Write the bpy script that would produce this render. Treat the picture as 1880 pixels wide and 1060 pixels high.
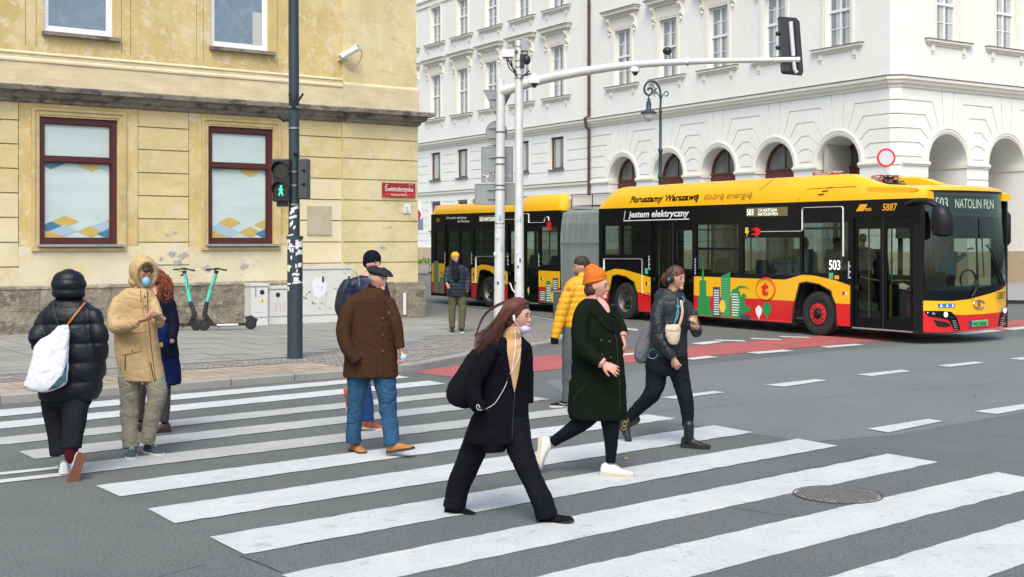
import bpy, bmesh, math, random
from mathutils import Vector, Matrix, noise
from mathutils.geometry import delaunay_2d_cdt
for _o in list(bpy.data.objects): bpy.data.objects.remove(_o)
sc = bpy.context.scene
# ---------------------------------------------------------------- camera, sky, sun, exposure
F, HZ, H = 2280.0, 440.0, 2.05          # focal length in photo pixels, horizon row, eye height
cam = bpy.data.cameras.new('camera'); cam.sensor_width = 36.0; cam.lens = 36.0*F/1880
cam.shift_y = -(530-HZ)/1880.0; cam.clip_end = 2000
co = bpy.data.objects.new('camera', cam); sc.collection.objects.link(co)
co.location = (0, 0, H); co.rotation_euler = (math.pi/2, 0, 0); sc.camera = co
SUN_EL, SUN_AZ = 54.0, 184.0            # compass style azimuth, 0 = +Y, clockwise
w = bpy.data.worlds.new('World'); sc.world = w; w.use_nodes = True
nt = w.node_tree; bg = nt.nodes['Background']; bg.inputs[1].default_value = 0.15
sky = nt.nodes.new('ShaderNodeTexSky'); sky.sky_type = 'NISHITA'; sky.sun_disc = False
sky.sun_elevation = math.radians(SUN_EL); sky.sun_rotation = math.radians(SUN_AZ)
sky.air_density = 1.0; sky.dust_density = 4.2; sky.ozone_density = 1.0
nt.links.new(sky.outputs[0], bg.inputs[0])
sl = bpy.data.lights.new('sun', 'SUN'); sl.energy = 0.95; sl.angle = math.radians(30); sl.color = (0.965, 1.0, 0.92)
so = bpy.data.objects.new('sun', sl); sc.collection.objects.link(so)
_a, _e = math.radians(SUN_AZ), math.radians(SUN_EL)
_sd = Vector((math.sin(_a)*math.cos(_e), math.cos(_a)*math.cos(_e), math.sin(_e)))
so.rotation_euler = _sd.to_track_quat('Z', 'Y').to_euler(); so.location = (0, 0, 30)
sc.view_settings.view_transform = 'Standard'; sc.view_settings.look = 'None'
sc.view_settings.exposure = 0.83; sc.view_settings.gamma = 1.0
sc.cycles.max_bounces = 8; sc.cycles.transparent_max_bounces = 12
try: sc.cycles.use_denoising = True
except Exception: pass
rnd = random.Random(5)
# ---------------------------------------------------------------- measuring helpers: photo pixel -> place in the world
def G(px, py, z=0.0):
    Y = F*(H-z)/(py-HZ); return Vector(((px-940)*Y/F, Y, z))
def PX(px, py, Y): return Vector(((px-940)*Y/F, Y, H+(HZ-py)*Y/F))
class Plane:
    """a vertical plane: u along it, z up, w out of it towards the street"""
    def __init__(s, p, d):
        s.p = Vector((p[0], p[1], 0)); s.d = Vector((d[0], d[1], 0)).normalized()
        n = Vector((s.d.y, -s.d.x, 0))
        s.n = n if n.dot(-s.p) > 0 else -n
    def at(s, u, z, w=0.0): q = s.p+s.d*u+s.n*w; return Vector((q.x, q.y, z))
    def uv(s, px, py, w=0.0):
        k = (px-940)/F; p = s.p+s.n*w
        u = (k*p.y-p.x)/(s.d.x-k*s.d.y); Y = p.y+u*s.d.y
        return u, H+(HZ-py)*Y/F
    def frame(s, u, z, w=0.0):
        x = s.d if s.d.cross(s.n).z > 0 else -s.d
        m = Matrix((x, s.n, Vector((0, 0, 1)))).transposed().to_4x4()
        m.translation = s.at(u, z, w); return m
# ---------------------------------------------------------------- objects
ROOT = {}
def link(o): sc.collection.objects.link(o)
def tag(o, label=None, cat=None, group=None, kind=None):
    if label: o['label'] = label
    if cat: o['category'] = cat
    if group: o['group'] = group
    if kind: o['kind'] = kind
    return o
def thing(name, label, cat, loc=(0, 0, 0), group=None, mat=None):
    o = bpy.data.objects.new(name, None); link(o); o.empty_display_size = .2
    m = mat.copy() if mat else Matrix.Translation(Vector(loc))
    o.matrix_world = m; ROOT[o] = m.inverted()
    return tag(o, label, cat, group)
def rootinv(o):
    while o is not None:
        if o in ROOT: return ROOT[o]
        o = o.parent
    return None
class MB:
    def __init__(s): s.v = []; s.f = []
    def add(s, vs, fs):
        b = len(s.v); s.v += [Vector(v) for v in vs]; s.f += [tuple(i+b for i in f) for f in fs]; return s
    def merge(s, o): return s.add(o.v, o.f)
    def xf(s, m): s.v = [m @ v for v in s.v]; return s
    def box(s, c, d, m=None, bev=0.0):
        cx, cy, cz = c; a, b, e = d[0]/2, d[1]/2, d[2]/2
        if bev <= 0:
            vs = [(cx+i*a, cy+j*b, cz+k*e) for i in (-1, 1) for j in (-1, 1) for k in (-1, 1)]
            fs = [(0, 1, 3, 2), (4, 6, 7, 5), (0, 4, 5, 1), (2, 3, 7, 6), (0, 2, 6, 4), (1, 5, 7, 3)]
        else:
            bm = bmesh.new(); bmesh.ops.create_cube(bm, size=1)
            for v in bm.verts: v.co = Vector((cx+v.co.x*2*a, cy+v.co.y*2*b, cz+v.co.z*2*e))
            bmesh.ops.bevel(bm, geom=bm.edges[:], offset=bev, segments=2, affect='EDGES', profile=.5)
            bm.verts.index_update(); vs = [v.co.copy() for v in bm.verts]; fs = [tuple(v.index for v in f.verts) for f in bm.faces]; bm.free()
        if m: vs = [m @ Vector(v) for v in vs]
        return s.add(vs, fs)
    def prism(s, pts, fn, w0, w1):
        """flat outline pts (a, b) given thickness from w0 to w1 by fn(a, b, w)"""
        n = len(pts); vs = [fn(a, b, w0) for a, b in pts]+[fn(a, b, w1) for a, b in pts]
        fs = [tuple(range(n)), tuple(range(2*n-1, n-1, -1))]+[(i, i+n, (i+1) % n+n, (i+1) % n) for i in range(n)]
        return s.add(vs, fs)
    def rings(s, rr, cap=True, close=True):
        n = len(rr[0]); vs = [p for r in rr for p in r]; fs = []
        for i in range(len(rr)-1):
            for j in range(n if close else n-1):
                k = (j+1) % n; fs.append((i*n+j, i*n+k, (i+1)*n+k, (i+1)*n+j))
        if cap: fs += [tuple(range(n-1, -1, -1)), tuple(range((len(rr)-1)*n, len(rr)*n))]
        return s.add(vs, fs)
    def tube(s, path, r, n=10, cap=True, flat=None, round_end=False):
        pts = [Vector(p) for p in path]; rs = list(r) if hasattr(r, '__len__') else [r]*len(pts)
        if round_end:
            for e in ((0,) if round_end == 'start' else (0, -1)):
                a, b = (pts[0], pts[1]) if e == 0 else (pts[-1], pts[-2]); t = (a-b).normalized(); R = rs[e]
                ex = [(a+t*R*math.sin(q), R*math.cos(q)) for q in (.5, 1.0, 1.4)]
                if e == 0: pts = [p for p, _ in ex[::-1]]+pts; rs = [q for _, q in ex[::-1]]+rs
                else: pts = pts+[p for p, _ in ex]; rs = rs+[q for _, q in ex]
        rr = []; x = None
        for i, p in enumerate(pts):
            t = (pts[min(i+1, len(pts)-1)]-pts[max(i-1, 0)]).normalized()
            if x is None: x = t.orthogonal().normalized() if abs(t.z) > .95 or flat is None else t.cross(Vector((0, 0, 1))).normalized()
            x = (x-t*x.dot(t)); x = x.normalized() if x.length > 1e-6 else t.orthogonal().normalized(); y = t.cross(x)
            fl = flat if flat else 1.0
            rr.append([p+(x*math.cos(2*math.pi*j/n)+y*math.sin(2*math.pi*j/n)*fl)*rs[i] for j in range(n)])
        return s.rings(rr, cap)
    def ell(s, c, r, m=None, nu=14, nv=9):
        rr = []
        for i in range(1, nv):
            ph = math.pi*i/nv
            rr.append([(math.sin(ph)*math.cos(2*math.pi*j/nu)*r[0], math.sin(ph)*math.sin(2*math.pi*j/nu)*r[1], -math.cos(ph)*r[2]) for j in range(nu)])
        o = MB().rings(rr, cap=False); b = len(o.v); o.v += [Vector((0, 0, -r[2])), Vector((0, 0, r[2]))]
        o.f += [((j+1) % nu, j, b) for j in range(nu)]+[((nv-2)*nu+j, (nv-2)*nu+(j+1) % nu, b+1) for j in range(nu)]
        mm = m if m else Matrix.Identity(3)
        for i in range(len(o.v)): o.v[i] = Vector(c)+mm @ o.v[i]
        return s.merge(o)
    def lathe(s, prof, c=(0, 0, 0), n=20, m=None):
        rr = [[Vector((r*math.cos(2*math.pi*j/n), r*math.sin(2*math.pi*j/n), z)) for j in range(n)] for r, z in prof]
        o = MB().rings(rr, cap=False)
        for i in range(len(o.v)): o.v[i] = Vector(c)+(m @ o.v[i] if m else o.v[i])
        return s.merge(o)
    def mesh(s, name):
        me = bpy.data.meshes.new(name); me.from_pydata([tuple(v) for v in s.v], [], s.f); me.update(); return me
    def build(s, name, mat, parent=None, local=False, smooth=None, matrix=None):
        v = s.v
        if parent is not None and not local:
            m = rootinv(parent)
            if m: s.v = [m @ q for q in v]
        me = s.mesh(name); s.v = v; me.materials.append(mat)
        if smooth: me.shade_smooth() if smooth is True else None
        o = bpy.data.objects.new(name, me); link(o)
        if parent is not None: o.parent = parent
        if matrix is not None: o.matrix_local = matrix
        if smooth and smooth is not True: shade_angle(me, smooth)
        return o
def shade_angle(me, deg):
    bm = bmesh.new(); bm.from_mesh(me); bmesh.ops.recalc_face_normals(bm, faces=bm.faces); lim = math.radians(deg)
    for e in bm.edges: e.smooth = (len(e.link_faces) == 2 and e.calc_face_angle(9) < lim)
    for f in bm.faces: f.smooth = True
    bm.to_mesh(me); bm.free()
def copy_tree(o, matrix=None, parent=None):
    c = o.copy(); link(c)
    if parent: c.parent = parent
    if matrix is not None: c.matrix_world = matrix; ROOT[c] = matrix.inverted()
    for ch in list(o.children): copy_tree(ch, None, c)
    return c
def smoothpath(pts, k=4):
    """Catmull-Rom through tuples of any length"""
    P = [pts[0]]+list(pts)+[pts[-1]]; out = []
    for i in range(1, len(P)-2):
        for j in range(k):
            t = j/k; a, b, c, d = P[i-1], P[i], P[i+1], P[i+2]
            out.append(tuple(.5*((2*q)+(-p+r)*t+(2*p-5*q+4*r-s_)*t*t+(-p+3*q-3*r+s_)*t**3) for p, q, r, s_ in zip(a, b, c, d)))
    out.append(tuple(pts[-1])); return out
def relief(polys, fn, mb=None, reveal=0.2):
    """polys = [(outline, depth)] later ones on top; depth 0 = wall face, >0 recessed, None = opening through"""
    vs, fs = [], []
    for pts, d in polys:
        if sum(pts[i-1][0]*pts[i][1]-pts[i][0]*pts[i-1][1] for i in range(len(pts))) < 0: pts = pts[::-1]
        b = len(vs); vs += [Vector(p) for p in pts]; fs.append(list(range(b, b+len(pts))))
    V, E_, T, ov, oe, of = delaunay_2d_cdt(vs, [], fs, 1, 1e-5)
    mb = mb or MB(); idx = {}; ed = {}
    def vid(i, d):
        if (i, d) not in idx: mb.v.append(fn(V[i].x, V[i].y, -d)); idx[(i, d)] = len(mb.v)-1
        return idx[(i, d)]
    for t, o in zip(T, of):
        if not o: continue
        d = polys[max(o)][1]
        for k in range(len(t)):
            a, b = t[k], t[(k+1) % len(t)]; ed.setdefault((min(a, b), max(a, b)), []).append(d)
        if d is not None: mb.f.append(tuple(vid(i, d) for i in t))
    for (a, b), ds in ed.items():
        if len(ds) != 2 or ds[0] == ds[1]: continue
        d0, d1 = ds
        if d0 is None: d0, d1 = d1, None
        if d1 is None: d1 = d0+reveal
        mb.f.append((vid(a, d0), vid(b, d0), vid(b, d1), vid(a, d1)))
    return mb
def strip(a, b, wd):
    a, b = Vector(a), Vector(b); t = (b-a).normalized()*0.012; n = Vector((-t.y, t.x)).normalized()*wd/2
    a, b = a-t, b+t
    return [tuple(a+n), tuple(b+n), tuple(b-n), tuple(a-n)]
def rect(u0, u1, z0, z1): return [(u0, z0), (u1, z0), (u1, z1), (u0, z1)]
# ---------------------------------------------------------------- materials
MATS = {}
def mat(name, col, rough=.7, metal=0., vary=None, bump=None, spots=None, emit=None, spec=None, coat=0, streak=None, alpha=None, sheen=0):
    if name in MATS: return MATS[name]
    m = bpy.data.materials.new(name); m.use_nodes = True; nt = m.node_tree; N = nt.nodes; L = nt.links; b = N['Principled BSDF']
    c = tuple(col)+(1,); b.inputs['Base Color'].default_value = c; b.inputs['Roughness'].default_value = rough
    b.inputs['Metallic'].default_value = metal
    if spec is not None: b.inputs['Specular IOR Level'].default_value = spec
    if coat: b.inputs['Coat Weight'].default_value = coat; b.inputs['Coat Roughness'].default_value = .06
    if sheen: b.inputs['Sheen Weight'].default_value = sheen
    if alpha is not None: b.inputs['Alpha'].default_value = alpha
    if emit: b.inputs['Emission Color'].default_value = tuple(emit[0])+(1,); b.inputs['Emission Strength'].default_value = emit[1]
    tc = N.new('ShaderNodeTexCoord'); src = None
    def tex(scale, det=4, stretch=(1, 1, 1), ro=.55):
        mp = N.new('ShaderNodeMapping'); mp.inputs['Scale'].default_value = stretch; L.new(tc.outputs['Object'], mp.inputs[0])
        n = N.new('ShaderNodeTexNoise'); n.inputs['Scale'].default_value = scale; n.inputs['Detail'].default_value = det; n.inputs['Roughness'].default_value = ro
        L.new(mp.outputs[0], n.inputs[0]); return n.outputs[0]
    def mix(fac, a, bcol, blend='MIX'):
        x = N.new('ShaderNodeMix'); x.data_type = 'RGBA'; x.blend_type = blend
        for k, q in ((0, fac), (6, a), (7, bcol)):
            if hasattr(q, 'links'): L.new(q, x.inputs[k])
            else: x.inputs[k].default_value = q
        return x.outputs[2]
    def ramp(s, lo, hi):
        r = N.new('ShaderNodeMapRange'); r.inputs[1].default_value = lo; r.inputs[2].default_value = hi; L.new(s, r.inputs[0]); return r.outputs[0]
    if vary:                                    # [(scale, amount, stretch?)]
        src = c
        for v in vary:
            st = v[2] if len(v) > 2 else (1, 1, 1); f = ramp(tex(v[0], 5, st), .3, .7); k = v[1]
            r = N.new('ShaderNodeMapRange'); r.inputs[3].default_value = 1-k; r.inputs[4].default_value = 1+k; L.new(f, r.inputs[0])
            g = N.new('ShaderNodeCombineColor')
            for q in range(3): L.new(r.outputs[0], g.inputs[q])
            src = mix(1.0, src, g.outputs[0], 'MULTIPLY')
    if spots:                                   # [(scale, lo, hi, colour, strength, stretch?)]
        for sp in spots:
            st = sp[5] if len(sp) > 5 else (1, 1, 1)
            f = ramp(tex(sp[0], 6, st, .65), sp[1], sp[2]); ml = N.new('ShaderNodeMath'); ml.operation = 'MULTIPLY'; ml.inputs[1].default_value = sp[4]; L.new(f, ml.inputs[0])
            src = mix(ml.outputs[0], src if src is not None else c, tuple(sp[3])+(1,))
    if src is not None and hasattr(src, 'links'): L.new(src, b.inputs['Base Color'])
    if bump:                                    # [(scale, strength, distance, stretch?)]
        prev = None
        for v in bump:
            bn = N.new('ShaderNodeBump'); bn.inputs['Strength'].default_value = v[1]; bn.inputs['Distance'].default_value = v[2]
            L.new(tex(v[0], 5, v[3] if len(v) > 3 else (1, 1, 1)), bn.inputs['Height'])
            if prev: L.new(prev, bn.inputs['Normal'])
            prev = bn.outputs[0]
        L.new(prev, b.inputs['Normal'])
    m['api'] = 1; MATS[name] = m; return m
def glass(name, tint, trans, rough=.02, spec=1.0):
    """thin pane: part see-through tint, part mirror"""
    if name in MATS: return MATS[name]
    m = bpy.data.materials.new(name); m.use_nodes = True; nt = m.node_tree; N = nt.nodes; L = nt.links
    for n in list(N): N.remove(n)
    out = N.new('ShaderNodeOutputMaterial'); tr = N.new('ShaderNodeBsdfTransparent'); tr.inputs[0].default_value = tuple(trans)+(1,)
    gl = N.new('ShaderNodeBsdfGlossy'); gl.inputs['Roughness'].default_value = rough; gl.inputs[0].default_value = tuple(tint)+(1,)
    lw = N.new('ShaderNodeLayerWeight'); lw.inputs[0].default_value = .5
    pw = N.new('ShaderNodeMath'); pw.operation = 'POWER'; pw.inputs[1].default_value = 4.0; L.new(lw.outputs['Facing'], pw.inputs[0])
    ma = N.new('ShaderNodeMath'); ma.operation = 'MULTIPLY_ADD'; ma.inputs[1].default_value = .8*spec; ma.inputs[2].default_value = .045*spec; L.new(pw.outputs[0], ma.inputs[0])
    mx = N.new('ShaderNodeMixShader'); L.new(ma.outputs[0], mx.inputs[0]); L.new(tr.outputs[0], mx.inputs[1]); L.new(gl.outputs[0], mx.inputs[2]); L.new(mx.outputs[0], out.inputs[0])
    MATS[name] = m; return m
def text_mb(s, size, fn, shear=0.0, th=.004, bold=0.0, align='LEFT', sx=1.0, spacing=1.0):
    """flat lettering as a mesh, fn(a, b, w) places it"""
    cu = bpy.data.curves.new('t', 'FONT'); cu.body = s; cu.size = size; cu.shear = shear; cu.offset = bold; cu.align_x = align
    cu.resolution_u = 3; cu.space_character = spacing
    o = bpy.data.objects.new('t', cu); link(o); dg = bpy.context.evaluated_depsgraph_get()
    me = bpy.data.meshes.new_from_object(o.evaluated_get(dg)); mb = MB()
    mb.add([fn(v.co.x*sx, v.co.y, th) for v in me.vertices], [tuple(p.vertices) for p in me.polygons])
    bpy.data.objects.remove(o); bpy.data.curves.remove(cu); bpy.data.meshes.remove(me); return mb
# ================================================================ GROUND
YL0, YL1 = G(0, 616.6, .1), G(772, 583, .1)
YB = Plane(YL0, YL1-YL0)                               # yellow facade
CW = G(1645, 527, .12); W1 = Plane(CW, (-1370, 2280)); W2 = Plane(CW, G(1850, 520.7, .12)-CW)
m_asph = mat('asphalt', (.104, .113, .106), .93, vary=[(45, .36), (130, .55), (.30, .12), (2.5, .07)], bump=[(260, .5, .006), (40, .25, .01)],
             spots=[(2.2, .62, .75, (.055, .057, .06), .5), (.8, .6, .8, (.14, .14, .137), .5), (120, .62, .68, (.30, .30, .29), .45), (75, .66, .70, (.035, .035, .036), .6)])
m_patch = mat('asphalt_patch', (.096, .108, .108), .9, vary=[(50, .34), (140, .5), (.5, .1)], bump=[(260, .4, .005)], spots=[(130, .63, .70, (.26, .27, .28), .45), (80, .66, .70, (.03, .032, .036), .5), (1.5, .6, .75, (.1, .103, .112), .5)])
m_paint = mat('road_paint', (.475, .495, .485), .75, vary=[(3, .06), (55, .10), (.6, .07)], bump=[(260, .4, .004)],
              spots=[(95, .58, .66, (.26, .27, .28), .55), (170, .60, .66, (.22, .23, .24), .5), (5, .59, .66, (.30, .30, .29), .6), (22, .62, .67, (.17, .175, .175), .6), (3.5, .62, .72, (.40, .39, .36), .4), (14, .70, .74, (.15, .155, .16), .7), (1.3, .6, .8, (.50, .50, .48), .5, (1, .2, 1))])
m_red = mat('red_lane_paint', (.33, .082, .078), .85, vary=[(2, .12), (90, .12)], bump=[(260, .4, .004)], spots=[(160, .62, .72, (.2, .07, .07), .5)])
m_walk = mat('pavement_slab', (.235, .240, .222), .88, vary=[(.9, .12), (25, .1), (.25, .1)], bump=[(120, .25, .004)], spots=[(3, .6, .72, (.15, .145, .13), .35), (30, .7, .75, (.1, .1, .1), .5)])
def sheet(name, polys, z, m, mb=None):
    mb = MB()
    for p in polys: mb.add([(q[0], q[1], z) for q in p], [tuple(range(len(p)))])
    o = mb.build(name, m); return tag(o, kind='structure')
def gp(L, z=0): return [G(x, y, z) for x, y in L]
sheet('road', [[(-400, -60), (600, -60), (600, 900), (-400, 900)]], 0, m_asph)
sheet('road_patch', [gp([(120, 1100), (285, 1062), (440, 1022), (1000, 919), (1545, 822), (1622, 808), (1790, 836), (1880, 849), (2300, 905), (2300, 1500), (120, 1500)])], .003, m_patch)
sheet('road_patch', [gp([(1100, 760), (1330, 790), (1480, 812), (1640, 800), (1950, 745), (2100, 640), (1880, 618), (1500, 648), (1000, 700)])], .0025, mat('asphalt_worn', (.134, .150, .146), .93, vary=[(50, .34), (130, .5), (.5, .08)], bump=[(260, .4, .005)]))
# cracks and seams in the asphalt
cr = MB()
def crack(L, wd, z=.0045, jit=.05):
    P = [G(x, y) for x, y in L]; Q = []
    for a, b in zip(P, P[1:]):
        n = max(2, int((b-a).length/.25))
        for i in range(n): Q.append(a.lerp(b, i/n)+Vector((rnd.uniform(-jit, jit), rnd.uniform(-jit, jit), 0)))
    for a, b in zip(Q, Q[1:]):
        t = (b-a).normalized(); nn = Vector((-t.y, t.x, 0))*wd*rnd.uniform(.4, 1)
        cr.add([(a+nn).xy.to_tuple()+(z,), (b+nn).xy.to_tuple()+(z,), (b-nn).xy.to_tuple()+(z,), (a-nn).xy.to_tuple()+(z,)], [(0, 1, 2, 3)])
crack([(285, 1062), (440, 1022)], .006); crack([(1340, 893), (1545, 848), (1640, 830)], .006); crack([(440, 1022), (560, 1070)], .01, jit=.01)
crack([(1340, 936), (1480, 948), (1600, 925)], .006); crack([(1780, 833), (1880, 848)], .006); crack([(1000, 775), (1400, 740), (1880, 700)], .005)
tag(cr.build('road_crack', mat('crack', (.03, .03, .03), .95)), kind='structure')
# zebra crossing, lane dashes
def L2(p, q, t): return (p[0]+(q[0]-p[0])*t, p[1]+(q[1]-p[1])*t)
ST = [[(-260, 776.1), (729, 690), (752, 694), (-260, 790.9)], [(-300, 805), (787, 700), (819, 705.6), (-300, 819)],
      [(-35, 808), (880, 715), (915, 720), (3, 818)], [(34, 830), (972, 728), (1011, 734), (64, 844)],
      [(100, 857), (1080, 746), (1122, 753), (135, 873)], [(177, 893), (1190, 762), (1241, 769.6), (219, 913.6)],
      [(271.7, 935.5), (1312, 782), (1383, 795), (320.8, 962)], [(383, 987.5), (1465, 807), (1538, 820), (449, 1020)],
      [(515, 1057), (1630.6, 834.6), (1724, 850), (605, 1088)], [(690, 1128), (1830, 868), (1935, 887.6), (800, 1183)],
      [(930, 1235), (2060, 903), (2190, 925), (1060, 1334)], [(1300, 1420), (2400, 960), (2560, 990), (1500, 1560)]]
def wavy(q, z):
    a, b, c, d = [G(*p) for p in q]; n = 60; top = []; bot = []
    for i in range(n+1):
        t = i/n; j = lambda: Vector((rnd.gauss(0, .004), rnd.gauss(0, .007), 0))
        top.append(a.lerp(b, t)+j()); bot.append(d.lerp(c, t)+j())
    vs = [(p.x, p.y, z) for p in top]+[(p.x, p.y, z) for p in bot]
    return vs, [(i, i+1, i+n+2, i+n+1) for i in range(n)]
mk = MB(); mk2 = MB()
for i, q in enumerate(ST): (mk2 if i in (2, 3, 4) else mk).add(*wavy(q, .007))
for q in ([(-60, 875), (110, 857.5), (118, 861), (-60, 880)], [(-60, 889), (128, 867.5), (135, 873), (-60, 895)]): mk.add([tuple(G(*p)[:2])+(.007,) for p in q], [(0, 1, 2, 3)])
tag(mk.build('zebra_crossing', m_paint), kind='structure')
m_paint2 = mat('worn_road_paint', (.37, .38, .365), .8, vary=[(3, .07), (55, .12), (.6, .08)], bump=[(260, .4, .004)], spots=[(95, .56, .64, (.2, .21, .21), .55), (4, .6, .68, (.27, .27, .26), .6), (1.2, .55, .7, (.43, .44, .42), .6, (1, .3, 1))])
tag(mk2.build('worn_zebra_stripes', m_paint2), kind='structure')
dash = [[(1213, 731.5), (1310, 719.5), (1331, 722), (1238, 734)], [(1402, 708.5), (1498, 697.6), (1518, 700), (1440, 711.5)], [(1573, 689), (1655, 680.2), (1673, 683), (1600, 692)], [(1720, 672.5), (1790, 665.2), (1808, 667.5), (1745, 675)], [(1852, 659.5), (1900, 655), (1920, 657), (1875, 662)],
        [(1593, 789), (1704, 771), (1731, 775), (1630, 796)], [(1788, 757), (1890, 742), (1920, 746), (1830, 762)],
        [(1370, 648.5), (1438, 643), (1458, 645.5), (1392, 651)], [(1505, 637), (1570, 632.2), (1586, 634.5), (1520, 640)], [(1255, 659.5), (1300, 654.5), (1318, 657), (1272, 662)],
        [(1745, 613.5), (1818, 606.5), (1842, 608.5), (1775, 616)], [(1838, 604.6), (1900, 598.5), (1920, 600.5), (1862, 607)],
        [(1268, 631.5), (1310, 627), (1330, 629), (1290, 634)], [(1310, 624.5), (1366, 626), (1370, 628.4), (1318, 627)], [(1375, 621.5), (1432, 623.5), (1436, 625.6), (1382, 623.8)], [(1427, 618), (1482, 619.6), (1490, 621.6), (1436, 620.3)], [(1120, 600.5), (1172, 605.5), (1170, 608.5), (1118, 603.5)],
        [(1100, 655), (1190, 646.5), (1196, 649), (1108, 658)]]
dm = MB()
for q in dash: dm.add([tuple(G(*p)[:2])+(.011,) for p in q], [(0, 1, 2, 3)])
tag(dm.build('lane_marking', m_paint), kind='structure')
sheet('cycle_lane', [gp([(757, 683.5), (870, 667.5), (975, 656), (1120, 645.5), (1300, 634), (1500, 617.3), (1880, 587.5), (2100, 572), (2100, 585), (1880, 604.5), (1500, 636.5), (1300, 654.3), (1120, 669.5), (975, 683.5), (833, 693.5)])], .006, m_red)
# ---------------------------------------------------------------- corner pavement, kerbs
ZS = .11
kerb_out = [(-900, 811), (0, 742), (300, 719.5), (650, 692), (760, 681), (800, 674), (860, 662), (940, 650), (1000, 640), (1035, 630), (1055, 619), (1058, 610), (1045, 601), (1010, 594), (950, 584), (860, 574), (770, 563), (650, 553)]
KO = [G(x, y) for x, y in kerb_out]
def offset(P, d):
    Q = []
    for i, p in enumerate(P):
        t = (P[min(i+1, len(P)-1)]-P[max(i-1, 0)]).normalized(); Q.append(p+Vector((-t.y, t.x, 0))*d)
    return Q
def densify(P, k=6): return [Vector(p) for p in smoothpath([tuple(p) for p in P], k)]
KD = densify(KO[3:], 5); KD = KO[:3]+KD
def band(name, d0, d1, z, m, seg=None, P=None, th=0):
    P = P or KD; A, B = offset(P, d0), offset(P, d1)
    a, b = seg or (0, len(P)); mb = MB()
    rr = [[(A[i].x, A[i].y, 0 if th else z), (A[i].x, A[i].y, z), (B[i].x, B[i].y, z)] for i in range(a, b)]
    mb.rings(rr if th else [r[1:] for r in rr], cap=False, close=False)
    return tag(mb.build(name, m), kind='structure')
m_kerb = mat('granite_kerb', (.255, .25, .23), .85, vary=[(1.2, .12), (40, .15)], bump=[(60, .4, .006)], spots=[(6, .62, .72, (.14, .13, .12), .5)])
kerbm = MB(); A, B = offset(KD, 0), offset(KD, .2)
for i in range(len(KD)-1):
    n = max(1, int(round((KD[i+1]-KD[i]).length/1.0)))
    for k in range(n):
        a0, a1, b0, b1 = [q.lerp(r, t) for q, r, t in ((A[i], A[i+1], (k+.008)/n), (A[i], A[i+1], (k+.992)/n), (B[i], B[i+1], (k+.008)/n), (B[i], B[i+1], (k+.992)/n))]
        z = ZS+rnd.uniform(0, .008)
        e = lambda p, q, t: p.lerp(q, t)
        kerbm.add([(a0.x, a0.y, 0), (a1.x, a1.y, 0), (a1.x, a1.y, z-.02), (a0.x, a0.y, z-.02), tuple(e(a1, b1, .12)[:2])+(z,), tuple(e(a0, b0, .12)[:2])+(z,), (b1.x, b1.y, z), (b0.x, b0.y, z), (b1.x, b1.y, 0), (b0.x, b0.y, 0)],
                  [(0, 1, 2, 3), (3, 2, 4, 5), (5, 4, 6, 7), (0, 3, 5, 7, 9), (1, 8, 6, 4, 2)])
tag(kerbm.build('kerb', m_kerb), kind='structure')
# base sheet of the pavement
inn = offset(KD, .16)
base = [tuple(p[:2]) for p in inn]+[tuple((YL1+Vector((-30, 40, 0)))[:2]), (-60, 60), (-60, 30)]
sheet('pavement_base', [base], ZS-.006, mat('joint', (.165, .162, .15), .95, vary=[(8, .2)]))
# slabs of the walking surface: a grid aligned with the street
D = YB.d; Nn = YB.n
def inside(p, poly):
    c = False; j = len(poly)-1
    for i in range(len(poly)):
        a, b = poly[i], poly[j]
        if (a[1] > p[1]) != (b[1] > p[1]) and p[0] < (b[0]-a[0])*(p[1]-a[1])/(b[1]-a[1])+a[0]: c = not c
        j = i
    return c
KS = offset(KD, 2.15); zone = [tuple(p[:2]) for p in KS]+base[len(inn):]
sl_ = MB(); cb = MB(); tn = MB()
zone2 = [tuple(p[:2]) for p in offset(KD, .25)]+base[len(inn):]
ksd = G(0, 742)-G(650, 692); ksd.normalize(); ksn = Vector((ksd.y, -ksd.x, 0)); ksn = ksn if ksn.y > 0 else -ksn; K0 = G(650, 692)
S = .5
for i in range(-24, 40):
    for j in range(-6, 36):
        c = YL1-D*(i*S)+Nn*(j*S)
        hw = S/2-.006
        q = [c+D*a*hw+Nn*b*hw for a, b in ((-1, -1), (1, -1), (1, 1), (-1, 1))]
        if all(inside(p, zone) for p in q):
            z = ZS+rnd.uniform(-.002, .002); sl_.add([(p.x, p.y, z+rnd.uniform(-.001, .001)) for p in q], [(0, 1, 2, 3)])
tag(sl_.build('pavement_slabs', m_walk), kind='structure')
# cobbles (setts) between slabs and kerb, tan clay strip beside the crossing
T0 = G(650, 692)
for i in range(-160, 330):
    for j in range(2, 42):
        s_ = .095; p = K0+ksd*(i*s_+(.5*s_ if j % 2 else 0))+ksn*(j*s_)
        if p.y > 40: continue
        dk = (p-K0).dot(ksn); al = (p-K0).dot(ksd)
        if al > 0 and dk < 1.44: continue
        if not inside(p, zone2) or inside(p, zone): continue
        h = s_/2-.007; z = ZS+rnd.uniform(-.004, .004); jx = lambda: rnd.uniform(-.006, .006)
        cb.add([(p+ksd*(a*h+jx())+ksn*(b*h+jx())).xy.to_tuple()+(z,) for a, b in ((-1, -1), (1, -1), (1, 1), (-1, 1))], [(0, 1, 2, 3)])
for i in range(0, 90):
    for j in range(0, 6):
        s_ = .2; p = K0+ksd*(i*s_+.1)+ksn*(.27+j*s_); h = s_/2-.004
        q = [p+ksd*a*h+ksn*b*h for a, b in ((-1, -1), (1, -1), (1, 1), (-1, 1))]; z = ZS+rnd.uniform(0, .003)
        tn.add([(v.x, v.y, z) for v in q], [(0, 1, 2, 3)])
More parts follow.
